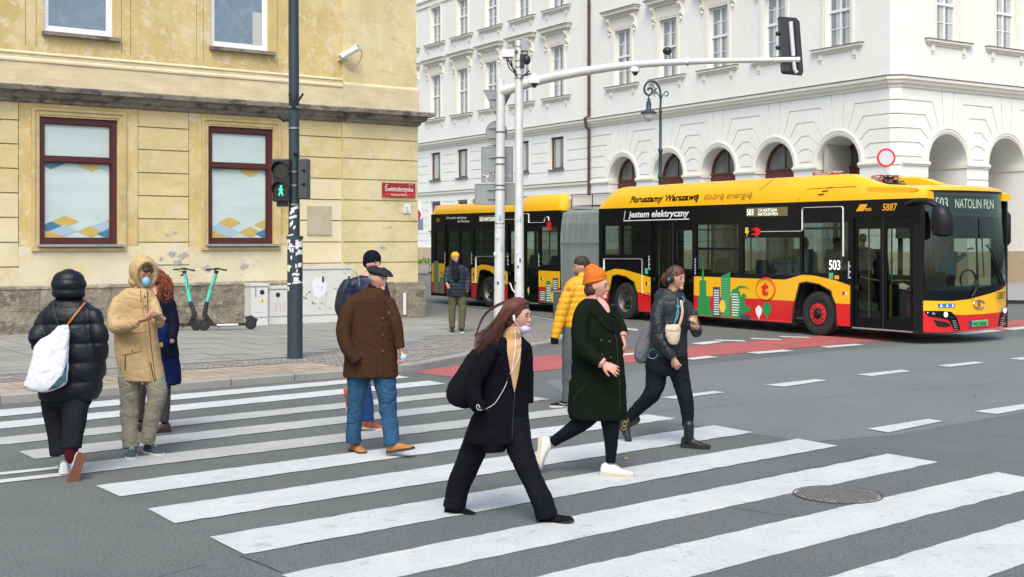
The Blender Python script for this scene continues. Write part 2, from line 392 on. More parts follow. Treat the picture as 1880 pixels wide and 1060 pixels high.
tag(cb.build('pavement_setts', mat('setts', (.27, .262, .245), .85, vary=[(14, .35), (60, .2)], bump=[(80, .5, .006)])), kind='structure')
tag(tn.build('pavement_clay_strip', mat('clay_paver', (.32, .265, .195), .85, vary=[(3.5, .16), (50, .14), (.8, .1)], bump=[(30, .3, .006)], spots=[(4, .6, .7, (.25, .2, .15), .5)])), kind='structure')
# far pavement along the white building
FK = [G(1850, 563)+W2.d*40, G(1850, 563), G(1850, 563)-W2.d*8]
q1 = CW+W2.n*10.3+W1.n*5
cc_ = lambda a, b: CW+W2.n*a+W1.n*b
far = [cc_(10.5, 0)+W2.d*60, cc_(10.5, 0)+W2.d*2, cc_(10.5, 3.5), cc_(9.9, 5.6), cc_(8.4, 7.2), cc_(6, 7.9), cc_(2, 8), cc_(0, 7.8)+W1.d*4, cc_(0, 5.2)+W1.d*24, cc_(0, 5.2)+W1.d*60, CW+W1.d*60, CW-W1.n*10+W1.d*60, CW-W1.n*40, CW+W2.d*60]
sheet('far_pavement', [far], .12, mat('far_paving', (.25, .248, .238), .9, vary=[(1, .1), (12, .08)]))
fk = MB(); fl = [Vector(p) for p in far[:10]]; flo = offset(fl, -.15)
fk.rings([[(b.x, b.y, 0), (b.x, b.y, .13), (a.x, a.y, .13)] for a, b in zip(offset(fl, .12), flo)], cap=False, close=False)
tag(fk.build('far_kerb', m_kerb), kind='structure')
# manhole
mc = G(1538, 910); r_ = 81*mc.y/F
mh = thing('manhole_cover', 'round cast iron manhole cover with rusty rim in the zebra crossing', 'manhole', mc)
m_iron = mat('cast_iron', (.13, .13, .125), .7, .3, vary=[(30, .3)], spots=[(9, .55, .65, (.16, .09, .05), .5)], bump=[(90, .3, .003)])
MB().lathe([(.0, .0115), (r_*.93, .0115)], mc, 40).build('cover', mat('cover_fill', (.20, .205, .20), .85, .0, vary=[(60, .3), (10, .15)], bump=[(90, .3, .003)]), mh)
rb = MB()
for k in range(-9, 10):
    x = k*r_*.095; hl = math.sqrt(max(0, (r_*.88)**2-x*x))
    n_ = int(hl/.05)
    for q in range(-n_, n_+1): rb.box((mc.x+x, mc.y+q*.05, .014), (.022, .03, .006))
rb.build('tread', m_iron, mh)
MB().rings([[Vector((mc.x+math.cos(a)*R, mc.y+math.sin(a)*R, z)) for a in [2*math.pi*i/48 for i in range(48)]] for R, z in ((r_*1.0, .0075), (r_*1.0, .012), (r_*.972, .012), (r_*.972, .0112))], cap=False).build('rim', mat('rust', (.11, .07, .045), .85, .2, vary=[(20, .4)]), mh)
for i, (x, y, lb) in enumerate([(1146, 842, 'curled tan leaf on the crossing beside the white sneaker'), (1792, 728, 'small dry leaf lying alone on the asphalt')]):
    p = G(x, y, .015); lf = MB(); n = 9
    lf.rings([[p+Vector((math.cos(a)*r*.022*(1.3+.4*math.cos(3*a)), math.sin(a)*r*.022, .012*r*r*math.sin(2*a)+.004)) for a in [2*math.pi*k/n for k in range(n)]] for r in (.15, .6, 1)], cap=False)
    tag(lf.build('leaf', mat('dry_leaf', (.26, .19, .08), .8, vary=[(40, .3)])), lb, 'leaf', 'dry leaves on the road')
# ================================================================ YELLOW BUILDING
m_yel = mat('ochre_stucco', (.51, .395, .168), .9, vary=[(1.6, .10), (.5, .09), (30, .06)], bump=[(60, .25, .006), (5, .15, .02)],
            spots=[(.9, .50, .62, (.60, .51, .29), .7), (3.0, .56, .61, (.63, .56, .38), .6), (8, .60, .64, (.66, .60, .46), .6), (1.1, .54, .72, (.40, .29, .13), .5, (1.6, 1.6, .22)), (14, .66, .69, (.36, .31, .22), .5)])
m_yelb = mat('pale_ochre_stucco', (.60, .54, .36), .9, vary=[(1.6, .08), (.5, .06), (30, .05)], bump=[(60, .25, .006), (5, .2, .02)],
             spots=[(.8, .46, .62, (.62, .58, .47), .7), (2.2, .55, .62, (.47, .43, .35), .55), (1.1, .55, .66, (.62, .47, .18), .5), (9, .66, .7, (.38, .36, .33), .6), (1.5, .6, .8, (.5, .4, .18), .5)])
m_stone = mat('plinth_stone', (.235, .205, .155), .9, vary=[(2.2, .25), (14, .2)], bump=[(25, .8, .03), (4, .6, .05)], spots=[(2.2, .50, .60, (.10, .088, .072), .75, (1, 1, 2)), (3.5, .56, .63, (.38, .35, .28), .7), (1.6, .56, .64, (.30, .21, .12), .6), (9, .6, .66, (.42, .39, .33), .5)])
m_corn = mat('weathered_cornice', (.21, .19, .155), .95, vary=[(3, .3, (1, 1, 3)), (20, .2)], bump=[(30, .6, .02)], spots=[(2.5, .5, .62, (.06, .058, .053), .85, (1, 1, 2)), (5, .62, .72, (.34, .30, .2), .5)])
m_trim = mat('ochre_trim', (.50, .38, .18), .9, vary=[(3, .15)], bump=[(50, .3, .006)], spots=[(5, .55, .68, (.56, .5, .36), .6)])
yb = thing('stucco_building', 'old ochre stucco corner building with dark stone cornice and peeling paint', 'building', YB.at(5, .1))
FN = lambda u, z, w=0: YB.at(u, z, w)
ZT = 9.6
wins_lo = [(.78, 2.40, 1.95, 4.60), (4.44, 6.02, 1.95, 4.60), (-2.9, -1.3, 1.95, 4.60)]
wins_up = [(.86, 2.30, 6.36, 8.6), (4.50, 5.90, 6.38, 8.6), (-2.8, -1.3, 6.36, 8.6)]
GZ = [1.49, 1.99, 2.5, 3.0, 3.5, 4.0, 4.49]
def wall(u0, u1, z0, z1, hol, groov, w=0, rv=.2, end=None, name='wall', m=None, lines=()):
    P = [(rect(u0, u1, z0, z1), 0)]
    for l in lines: P.append((l, .012))
    for g in groov: P.append((strip(g[0], g[1], g[2] if len(g) > 2 else .028), .035))
    for h in hol: P.append((rect(*h), None))
    mb = relief(P, lambda a, b, c: YB.at(a, b, c+w), reveal=rv)
    return mb
lo = []
for z in GZ:
    for a, b in ((-4.3, -3.05), (-.95, .36), (2.84, 3.98), (6.55, 7.77)): lo.append(((a, z), (b, z)))
for a, b in ((-.95, .36), (2.84, 3.98), (6.55, 7.8)):
    for x in (a, b):
        if x < 7.7: lo.append(((x, 1.3), (x, 4.85), .012))
mz = 1.75
MBlow = wall(-9, 7.8, 1.0, 1.9, [], [g for g in lo if g[0][1] < 1.9 and len(g) == 2])
MBlow.build('lower_wall', m_yelb, yb)
MBmid = wall(-9, 7.8, 1.9, 5.0, wins_lo, [g for g in lo if g[0][1] > 1.9 and len(g) == 2]+[((g[0][0], 1.92), (g[1][0], 4.85), .012) for g in lo if len(g) == 3])
MBmid.build('wall', m_yel, yb)
upl = []
for u in (.50, .71, 2.48, 2.68, 4.16, 4.32, 6.12, 6.40): upl.append(((u, 6.05), (u, ZT), .012))
MBup = wall(-9, 7.8, 5.2, ZT, wins_up, upl)
MBup.build('upper_wall', m_yel, yb)
m_b1 = mat('block_ochre', (.55, .465, .235), .9, vary=[(1.3, .10), (30, .05)], bump=[(60, .25, .006)], spots=[(1.5, .5, .64, (.60, .53, .33), .7), (6, .60, .65, (.64, .58, .42), .5), (1.4, .55, .7, (.44, .33, .15), .45, (1, 1, 3))])
m_b2 = mat('block_cream', (.62, .55, .35), .9, vary=[(1.3, .08), (30, .05)], bump=[(60, .25, .006)], spots=[(1.5, .5, .62, (.63, .59, .46), .7), (5, .58, .63, (.56, .47, .27), .5), (12, .66, .7, (.40, .37, .32), .5)])
ZZ = [1.49, 1.99, 2.5, 3.0, 3.5, 4.0, 4.49, 4.85]
for a, b in ((-4.3, -3.05), (-.95, .36), (2.84, 3.98), (6.55, 7.795)):
    for k in range(7):
        z0, z1 = ZZ[k], ZZ[k+1]
        MB().prism(rect(a+.012, b-(.012 if b < 7 else 0), z0+.013, z1-.013), lambda p, q, w: YB.at(p, q, w), -.004, .011).build('rustication_block', m_b2 if z1 < (3.1 if a < 1 else 2.2 if b < 5 else 3.6) else m_b1, yb)
# corner block, proud of the facade, and the hidden flank
cw = .07
MBc = relief([(rect(7.8, 9.9, 1.0, 4.98), 0)]+[(strip((7.8, z), (9.9, z), .03), .035) for z in GZ], lambda a, b, c: YB.at(a, b, c+cw))
def flank(u, z0, z1, w0, w1, mb): return mb.add([YB.at(u, z0, w0), YB.at(u, z1, w0), YB.at(u, z1, w1), YB.at(u, z0, w1)], [(0, 1, 2, 3)])
for z0, z1 in zip([1.0]+GZ, GZ+[4.98]): flank(9.9, z0+.015, z1-.015, cw, -25, MBc)
flank(7.8, 1.0, 4.98, cw, 0, MBc); MBc.build('corner_block', mat('ochre_stucco_corner', (.58, .50, .27), .9, vary=[(1.2, .1), (.6, .08), (30, .05)], bump=[(60, .25, .006)], spots=[(1.1, .48, .60, (.62, .55, .36), .75), (5, .58, .63, (.64, .59, .45), .6), (1.6, .56, .68, (.46, .34, .15), .55, (1, 1, 3)), (12, .66, .7, (.40, .36, .30), .5)]), yb)
MBu = MB()
MBu.add([YB.at(7.8, 5.2, cw), YB.at(9.86, 5.2, cw), YB.at(9.86, ZT, cw), YB.at(7.8, ZT, cw)], [(0, 1, 2, 3)]); flank(9.86, 5.2, ZT, cw, -25, MBu); flank(7.8, 5.2, ZT, cw, 0, MBu)
MBu.build('upper_corner', mat('ochre_stucco_corner', (0, 0, 0)), yb)
MB().add([YB.at(-9, ZT), YB.at(9.86, ZT), YB.at(9.86, ZT, -25), YB.at(-9, ZT, -25)], [(0, 1, 2, 3)]).build('roof', m_corn, yb)
# pale plastered base of the upper floor + string mouldings
def profile(pts, u0, u1, mb, w0=0, ret=False):
    """moulding: pts = (w, z) outline swept along u, optionally returned round the right corner"""
    rr = [[YB.at(u0, z, w+w0) for w, z in pts], [YB.at(u1, z, w+w0) for w, z in pts]]
    if ret:
        rr = [[YB.at(u0, z, w+w0) for w, z in pts], [YB.at(u1+w, z, w+w0) for w, z in pts], [YB.at(u1+w, z, -25) for w, z in pts]]
    mb.rings(rr); return mb
bd = MB(); profile([(0, 5.2), (.05, 5.22), (.05, 5.68), (.075, 5.7), (.075, 5.74), (.03, 5.78), (.03, 5.85), (.05, 5.86), (.05, 5.88), (0, 5.92)], -9, 7.8, bd)
profile([(0, 5.2), (.05, 5.22), (.05, 5.76), (.02, 5.80), (0, 5.82)], 7.8, 9.86, bd, cw, True)
bd.build('plaster_band', mat('cream_plaster', (.57, .495, .32), .9, vary=[(2, .12, (1, 1, 3)), (.6, .08)], bump=[(40, .35, .01)], spots=[(2.5, .55, .68, (.50, .41, .25), .6, (.6, .6, 3)), (6, .64, .7, (.33, .3, .25), .6)]), yb)
cn = MB(); cp = [(0, 4.86), (.06, 4.88), (.08, 4.94), (.16, 4.98), (.2, 5.06), (.32, 5.09), (.33, 5.18), (.31, 5.2), (0, 5.235)]
profile(cp, -9, 7.8, cn); profile([(w*1.0, z) for w, z in cp], 7.8, 9.86, cn, cw+.02, True)
cn.build('cornice', m_corn, yb)
# plinth stones
ps = MB(); u = -9
while u < 9.2:
    w_ = rnd.uniform(.9, 1.5); u1 = min(u+w_, 9.2)
    if 9.2-u1 < .5: u1 = 9.2
    for z0, z1 in ((.1, .58), (.585, 1.03)):
        o = rnd.uniform(-.008, .012); ps.box((0, 0, 0), (1, 1, 1), Matrix.Identity(4))
        b_ = ps.v[-8:]; 
        for k, q in enumerate(b_): 
            v = YB.at((u+.004) if q.x < 0 else (u1-.004), (z0 if q.z < 0 else z1), (-.02 if q.y < 0 else .05+o)); ps.v[len(ps.v)-8+k] = v
    u = u1 if z0 else u1
profile([(0, 1.03), (.075, 1.03), (.06, 1.07), (0, 1.10)], -9, 7.8, ps)
ps.build('plinth', m_stone, yb)
pc = MB(); profile([(-.5, .1), (.12, .1), (.12, .82), (.09, .92), (.09, .97), (0, 1.0)], 9.2, 9.93, pc, cw, True); pc.build('corner_plinth', m_stone, yb)
# windows
m_red_w = mat('oxblood_wood', (.070, .013, .012), .45, vary=[(8, .15, (1, 1, .3))], bump=[(40, .2, .003)])
m_whitew = mat('white_window_frame', (.74, .76, .77), .4, vary=[(5, .03)])
m_film = mat('white_window_film', (.47, .575, .56), .35, vary=[(2, .05, (.4, .4, 3)), (9, .02, (.3, .3, 4)), (.8, .05)], coat=.4, bump=[(3, .12, .02, (.3, .3, 4))])
m_gold = mat('film_gold', (.50, .36, .10), .35, coat=.4); m_blue = mat('film_blue', (.05, .17, .27), .35, coat=.4); m_pale = mat('film_pale_blue', (.33, .45, .53), .35, coat=.4)
m_dk = mat('dark_interior', (.02, .022, .025), .9)
def bar(u0, u1, z0, z1, w0, w1, mb, pl=YB):
    return mb.prism(rect(u0, u1, z0, z1), lambda a, b, w: pl.at(a, b, w), w0, w1)
for wi, (a, b, z0, z1) in enumerate(wins_lo[:3]):
    fr = MB(); D0, D1 = -.13, -.06
    for r in ((a, a+.085, z0, z1), (b-.11, b, z0, z1), (a+.085, b-.11, z0, z0+.11), (a+.085, b-.11, z1-.12, z1)): bar(*r, D0, D1, fr)
    zt = 3.70; bar(a+.085, b-.11, zt-.05, zt+.05, D0, D1, fr); bar(a+.085, b-.11, zt-.02, zt+.03, D1, D1+.03, fr); bar(a+.085, b-.11, zt+.05, zt+.10, D0, D1-.025, fr)
    bar(a+.085, a+.12, z0+.11, z1-.12, D0, D1-.02, fr); bar(b-.145, b-.11, z0+.11, z1-.12, D0, D1-.02, fr); bar(a+.12, b-.145, z0+.11, z0+.14, D0, D1-.02, fr); bar(a+.12, b-.145, z1-.15, z1-.12, D0, D1-.02, fr)
    wn = fr.build('window', m_red_w, yb)
    fi = MB(); bar(a+.08, b-.1, z0+.1, z1-.1, -.16, -.125, fi); fi.build('pane', m_film, wn)
    x0, x1 = a+.125, b-.15; W = x1-x0; dz = .125; dw = W*.215
    def dia(cx, cz, m, lo=z0+.14, hi=zt-.05, k=1.0):
        pts = [(cx-dw*k, cz), (cx, cz-dz*k), (cx+dw*k, cz), (cx, cz+dz*k)]
        def clip(P, ax, v, s):
            out = []
            for i in range(len(P)):
                p, q = P[i-1], P[i]; fp, fq = s*(p[ax]-v), s*(q[ax]-v)
                if (fp < 0) != (fq < 0): t = fp/(fp-fq); out.append((p[0]+(q[0]-p[0])*t, p[1]+(q[1]-p[1])*t))
                if fq >= 0: out.append(q)
            return out
        for ax, v, s in ((0, x0, 1), (0, x1, -1), (1, lo, 1), (1, hi, -1)): pts = clip(pts, ax, v, s)
        if len(pts) > 2: return MB().add([YB.at(p, q, -.1215+dia.k) for p, q in pts], [tuple(range(len(pts)))]).build('film_diamond', m, wn)
    dia.k = 0; zb = z0+.14
    L_ = [(.10, .21, m_blue), (.32, .34, m_gold), (.10, .03, m_gold), (.30, .14, m_pale), (.72, .13, m_gold), (1.02, .28, m_gold), (.93, .23, m_pale) if wi != 1 else (.86, .24, m_pale), (1.02, .08, m_blue)] if wi == 0 else [(.12, .19, m_pale), (.33, .34, m_gold), (.06, .03, m_gold), (.32, .12, m_pale), (.72, .13, m_gold), (1.0, .30, m_gold), (1.02, .09, m_blue)]
    for q in L_: dia(x0+W*q[0], zb+q[1], q[2]); dia.k += .0004
    for q in ([(.10, 0, m_blue), (.72, -.02, m_gold), (1.0, -.02, m_pale)] if wi == 0 else [(.12, .06, m_pale), (.72, -.03, m_gold), (1.0, .02, m_pale)]): dia(x0+W*q[0], zt-.06+q[1], q[2]); dia.k += .0004
    sl2 = MB(); bar(a-.05, b+.12, z0-.05, z0, -.1, .13, sl2); sl2.build('sill', mat('tin_sill', (.30, .31, .32), .5, .3, vary=[(6, .2)]), wn)
    tr = MB()
    for (i, o_, t) in ((.02, .13, .03), (.10, .17, .05)):
        for r in ((a-o_, a-i, z0-.14, z1+.17), (b+i, b+o_, z0-.14, z1+.17), (a-i, b+i, z1+i+.02, z1+.17), (a-i, b+i, z0-.14, z0-.08)): bar(*r, 0, t-(.01 if i == .02 else 0), tr)
    tr.build('surround', m_trim, wn)
m_gl_up = glass('upper_glass', (.9, .95, 1), (.25, .28, .30))
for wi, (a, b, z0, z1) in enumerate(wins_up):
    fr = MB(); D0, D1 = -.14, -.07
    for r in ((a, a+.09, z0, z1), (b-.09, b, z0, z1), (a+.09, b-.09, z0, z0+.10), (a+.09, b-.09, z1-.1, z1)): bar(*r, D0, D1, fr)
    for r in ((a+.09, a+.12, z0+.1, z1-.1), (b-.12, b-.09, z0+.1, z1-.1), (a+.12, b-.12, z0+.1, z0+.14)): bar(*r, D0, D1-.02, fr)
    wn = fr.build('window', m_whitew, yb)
    MB().prism(rect(a+.1, b-.1, z0+.12, z1-.1), lambda p, q, w: YB.at(p, q, w), -.115, -.11).build('pane', mat('painted_sky_glass', (.15, .215, .28), .08, spec=1.0, coat=.6, spots=[(.9, .35, .8, (.06, .11, .14), .8, (1, 1, .5)), (3, .5, .7, (.27, .31, .33), .5)]), wn)  # bluish sky reflection painted into the pane colour
    sl2 = MB(); bar(a-.04, b+.14, z0-.08, z0-.005, -.1, .12, sl2); sl2.build('sill', m_corn, wn)
    if wi == 1: bl = MB(); bar(b-.35, b-.13, z0+.15, z0+.9, -.108, -.106, bl); bl.build('curtain', mat('pale_curtain', (.42, .46, .44), .8), wn)
# exposed plaster patches
for u0, z0 in ((3.35, 1.63), (3.6, 1.72), (3.75, 1.55), (3.2, 1.5), (3.85, 1.68), (3.5, 2.15), (3.65, 2.2), (3.0, 1.62), (6.95, 1.3), (5.3, 1.45), (4.4, 1.4), (8.9, 1.85), (8.5, 1.2), (9.1, 2.35)):
    n = 19; r0 = rnd.uniform(.04, .09)
    pts = [(u0+math.cos(a)*r0*rnd.uniform(.35, 1.4)*1.4, z0+math.sin(a)*r0*rnd.uniform(.3, 1.2)) for a in [2*math.pi*k/n for k in range(n)]]
    off = cw if u0 > 7.8 else .012
    MB().add([YB.at(p, q, .003+off) for p, q in pts], [tuple(range(n))]).build('peeled_patch', mat('bare_render', (.36, .35, .33), .95, vary=[(20, .2)]), yb)
# ---- on the wall
def plate(name, label, cat, u0, u1, z0, z1, w, t, m, bev=.01):
    r = thing(name, label, cat, YB.at((u0+u1)/2, (z0+z1)/2, w)); b = MB(); bar(u0, u1, z0, z1, w, w+t, b); b.build('plate', m, r); return r
sg = plate('street_sign', 'red enamel street name plate with white lettering on the ochre corner', 'street sign', 8.86, 9.80, 3.10, 3.44, cw+.01, .03, mat('red_enamel', (.27, .015, .02), .35, coat=.5))
dbn = MB(); bar(8.875, 9.785, 3.112, 3.195, cw+.040, cw+.043, dbn); dbn.build('lower_band', mat('bright_red_enamel', (.50, .025, .03), .35, coat=.5), sg)
def ytext(s, size, u, z, w, m, par, **k):
    fn = lambda a, b, c: YB.at(u+a, z+b, w+c)
    return text_mb(s, size, fn, **k).build('lettering', m, par)
m_wt = mat('white_lettering', (.82, .82, .8), .5)
ytext('Świętokrzyska', .17, 9.33, 3.235, cw+.04, m_wt, sg, align='CENTER', sx=.80)
ytext('Śródmieście Północne', .062, 9.33, 3.13, cw+.044, m_wt, sg, align='CENTER', sx=.8)
ytext('ulica', .05, 8.98, 3.385, cw+.04, m_wt, sg, align='CENTER', sx=.9); ytext('Nr 17', .05, 9.66, 3.385, cw+.04, m_wt, sg, align='CENTER', sx=.9)
pq = plate('wall_plaque', 'blank beige stone plaque screwed to the ochre wall left of the street sign', 'plaque', 6.87, 7.50, 2.16, 2.84, .01, .03, mat('plaque_stone', (.42, .38, .27), .5, vary=[(3, .12)], spots=[(4, .5, .7, (.33, .31, .24), .5)], coat=.3))
scw = MB()
for u, z in ((6.9, 2.19), (7.47, 2.19), (6.9, 2.81), (7.47, 2.81)): scw.ell(YB.at(u, z, .045), (.014, .014, .014))
scw.build('screw', mat('steel', (.4, .4, .4), .35, .9), pq)
np_ = plate('house_plate', 'small white enamel plate below the red street sign', 'plate', 9.48, 9.68, 2.70, 2.93, cw+.01, .015, mat('white_enamel', (.68, .70, .70), .4))
ytext('H', .09, 9.53, 2.80, cw+.026, mat('blue_print', (.05, .08, .3), .5), np_); ytext('50', .08, 9.54, 2.72, cw+.026, mat('blue_print', (0, 0, 0)), np_)
lp_ = plate('info_plate', 'small white notice leaning low on the corner behind the man in the brown coat', 'notice', 9.38, 9.46, .2, .74, cw+.15, .012, mat('white_enamel', (0, 0, 0)))
# CCTV camera
cv = thing('security_camera', 'white bullet security camera with looping cable on the ochre wall', 'camera', YB.at(7.75, 6.55, .1))
c0 = YB.at(7.72, 6.40, .12); c1 = YB.at(8.02, 6.62, .42); m_wp = mat('white_plastic', (.72, .73, .72), .4)
MB().tube([c0.lerp(c1, t) for t in (0, .05, .95, 1)], [.05, .075, .075, .07], 14).build('housing', m_wp, cv)
hd = MB(); ax = (c1-c0).normalized(); hd.tube([c0-ax*.06+Vector((0, 0, .065)), c1+ax*.02+Vector((0, 0, .075))], [.07, .075], 10, flat=.35); hd.build('hood', m_wp, cv)
MB().tube([c0-ax*.005, c0-ax*.02], .05, 12).build('lens', mat('black_gloss', (.008, .009, .01), .1, coat=1), cv)
MB().tube([YB.at(7.7, 6.35, 0), YB.at(7.7, 6.35, .1), c0.lerp(c1, .4)], .022, 8).build('bracket', m_wp, cv)
MB().tube(smoothpath([tuple(c1), tuple(YB.at(8.16, 6.5, .35)), tuple(YB.at(8.12, 6.25, .2)), tuple(YB.at(7.95, 6.15, .1)), tuple(YB.at(7.76, 6.3, .02))], 5), .012, 6).build('cable', mat('grey_cable', (.3, .29, .27), .6), cv)
# ================================================================ WHITE BUILDING
m_wst = mat('white_stucco', (.765, .77, .715), .85, vary=[(.4, .025), (3, .02)], bump=[(25, .12, .006)], spots=[(1.0, .6, .8, (.66, .66, .62), .35, (1.5, 1.5, .3))])
m_wtr = mat('cream_trim', (.74, .715, .62), .85, vary=[(2, .03)])
m_lead = mat('grey_flashing', (.15, .15, .14), .7, vary=[(4, .2)])
m_brn = mat('brown_window', (.105, .022, .014), .45, vary=[(3, .15)]); m_wgl = mat('white_building_glass', (.20, .215, .205), .15, spec=.9, vary=[(.9, .25), (2.5, .15, (3, 3, .3))], coat=.5)
m_cur = mat('net_curtain', (.48, .50, .48), .8, vary=[(12, .12, (1, 1, .15))])
m_tan = mat('sandstone_base', (.46, .37, .25), .9, vary=[(1.5, .08), (14, .06)], bump=[(20, .3, .01)])
wb = thing('ministry_building', 'white neoclassical corner building with arcade and rusticated ground floor', 'building', CW)
AC = [3.21, 7.12, 11.03, 14.93, 18.84]; R_ = 1.25; SP = 5.28; UP = 21.85
AC2 = [3.25, 7.2, 11.15, 15.1, 19.05]
LW = [25.3+3.82*k for k in range(8)]
def archpts(c, r, z0, n=20): return [(c-r, z0)]+[(c-r*math.cos(math.pi*i/n), SP+r*.98*math.sin(math.pi*i/n)) for i in range(n+1)]+[(c+r, z0)]
CZ = [7.78, 7.21, 6.62, 6.04]
def arcade(arches, u_start, u_end):
    P = [(rect(u_start, u_end, 1.53, 8.35), 0)]
    gr = []
    for k, c in enumerate(arches):
        for s in (-1, 1):
            nb = arches[k+s] if 0 <= k+s < len(arches) else None
            far_ = (c+nb)/2 if nb is not None else (u_start if s < 0 else u_end)
            for z, dx, ex, ez in ((7.78, 1.0, .60, 6.74), (7.21, 1.45, .98, 6.54), (6.62, 1.74, 1.24, 6.22)):
                gr += [((far_, z), (c+s*dx, z)), ((c+s*dx, z), (c+s*ex, ez))]
            if nb is not None: gr += [((far_, 6.04), (c+s*1.76, 6.02)), ((c+s*1.76, 6.02), (c+s*1.47, 5.86))]
            else: gr += [((far_, 6.04), (c+s*1.8, 6.04)), ((c+s*1.8, 6.04), (c+s*1.5, 5.86))]
            gr.append(((far_, 5.46), (c+s*1.62, 5.46)))
            gr.append(((c+s*.39, 8.27), (c+s*.27, 6.84), .035))
            for z in (4.6, 4.0, 3.4, 2.8, 2.2): gr.append(((far_, z), (c+s*R_, z)))
    for g in gr: P.append((strip(g[0], g[1], g[2] if len(g) > 2 else .055), .05))
    for c in arches: P.append((archpts(c, R_, .12), None))
    for c in arches: P.append((rect(c-R_+.001, c+R_-.001, .5, 2.2), None))
    return P
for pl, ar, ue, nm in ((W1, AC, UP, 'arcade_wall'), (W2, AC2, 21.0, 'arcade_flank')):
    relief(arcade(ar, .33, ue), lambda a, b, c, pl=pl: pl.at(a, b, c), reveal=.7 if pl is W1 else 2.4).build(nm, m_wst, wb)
    ring = MB(); imp = MB(); base = MB()
    for c in ar:
        n = 24
        rr = []
        for i in range(n+1):
            a = math.pi*i/n; rr.append([pl.at(c-math.cos(a)*r, SP+.08+math.sin(a)*r*.98-.08*(1-math.sin(a)), w_) for r, w_ in ((R_, 0), (R_, .035), (R_+.10, .035), (R_+.11, .06), (R_+.19, .06), (R_+.2, 0))])
        MB().rings(rr).build('arch_moulding', m_wtr, wb)
    edges = [.33]+[q for c in ar for q in (c-R_, c+R_)]+[ue]
    for i in range(0, len(edges), 2):
        a, b = edges[i], edges[i+1]; o = .05
        imp = MB(); base = MB(); a_, b_ = (a if i == 0 else a-o), (b if i+2 >= len(edges) else b+o)
        for z0, z1, w_ in ((5.10, 5.17, .05), (5.17, 5.25, .10), (5.25, 5.29, .07)):
            imp.prism(rect(a_, b_, z0, z1), lambda p, q, w, pl=pl: pl.at(p, q, w), -.6 if pl is W1 else -2.3, w_)
        base.prism(rect(a-(0 if i == 0 else .03), b+.03, .12, 1.53), lambda p, q, w, pl=pl: pl.at(p, q, w), -.6 if pl is W1 else -2.3, .09)
        imp.build('impost_band', m_wtr, wb); base.build('plinth', m_tan, wb)
# glazing inside the arches (W1), passage inside W2
def flatarch(c, r, z0, w0, w1, pl, mb, n=20): return mb.prism(archpts(c, r, z0, n), lambda a, b, w: pl.at(a, b, w), w0, w1)
for k, c in enumerate(AC):
    dp = 1.7 if k == 0 else .72
    fr = MB(); n = 20
    for r0, r1 in ((R_-.13, R_+.02),):
        rr = [[W1.at(c-math.cos(math.pi*i/n)*r, SP+math.sin(math.pi*i/n)*r*.98, -dp+w_) for r, w_ in ((r0, 0), (r0, .08), (r1, .08), (r1, 0))] for i in range(n+1)]
        fr.rings(rr)
    for a, b in ((c-R_, c-R_+.13), (c+R_-.13, c+R_), (c-.05, c+.05)): bar(a, b, .12, SP, -dp, -dp+.08, fr, W1)
    bar(c-R_, c+R_, 4.85, 5.22, -dp, -dp+.12, fr, W1); bar(c-R_+.0, c+R_, 5.22, 5.30, -dp, -dp+.17, fr, W1); bar(c-.03, c+.03, 5.3, 6.4, -dp, -dp+.06, fr, W1)
    f_ = fr.build('arch_window', m_brn, wb)
    g_ = MB(); flatarch(c, R_, .12, -dp-.03, -dp+.02, W1, g_); g_.build('pane', mat('arch_glass', (.085, .095, .09), .12, spec=.9, coat=.6, vary=[(1.2, .4, (2, 2, .4))]), f_)
    if k == 0:
        vv = MB(); vv.rings([[W1.at(p, q, -w_) for p, q in archpts(c, R_, .12)] for w_ in (.7, 1.72)], cap=False, close=False); vv.build('arch_vault', m_wst, wb)
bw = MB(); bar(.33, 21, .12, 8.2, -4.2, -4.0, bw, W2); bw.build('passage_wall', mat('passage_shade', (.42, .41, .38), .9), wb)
# chamfered corner
ch = MB(); zc = [1.53, 2.2, 2.8, 3.4, 4.0, 4.6, 5.1, 5.46, 6.04, 6.62, 7.21, 7.78, 8.35]
for z0, z1 in list(zip(zc, zc[1:]))+[(8.8, 20)]:
    a, b = W1.at(.33, 0), W2.at(.33, 0); m_ = (a+b)/2
    g = .025 if z1 < 8.9 else 0
    o = (W1.n+W2.n).normalized()*.02
    P = [a, a+o, b+o, b]
    ch.rings([[Vector((p.x, p.y, z)) for p in P] for z in (z0+g, z1-g)])
    ch.add([Vector((p.x, p.y, z))-(W1.n+W2.n)*.04 for z in (z0, z1) for p in (a, b)], [(0, 1, 3, 2)])
ch.build('chamfered_corner', m_wst, wb)
bp = MB(); P = [W1.at(.33, 0, .09), W2.at(.33, 0, .09), W2.at(.33, 0, -.1), W1.at(.33, 0, -.1)]; bp.rings([[Vector((p.x, p.y, z)) for p in P] for z in (.12, 1.53)]); bp.build('corner_plinth', m_tan, wb)
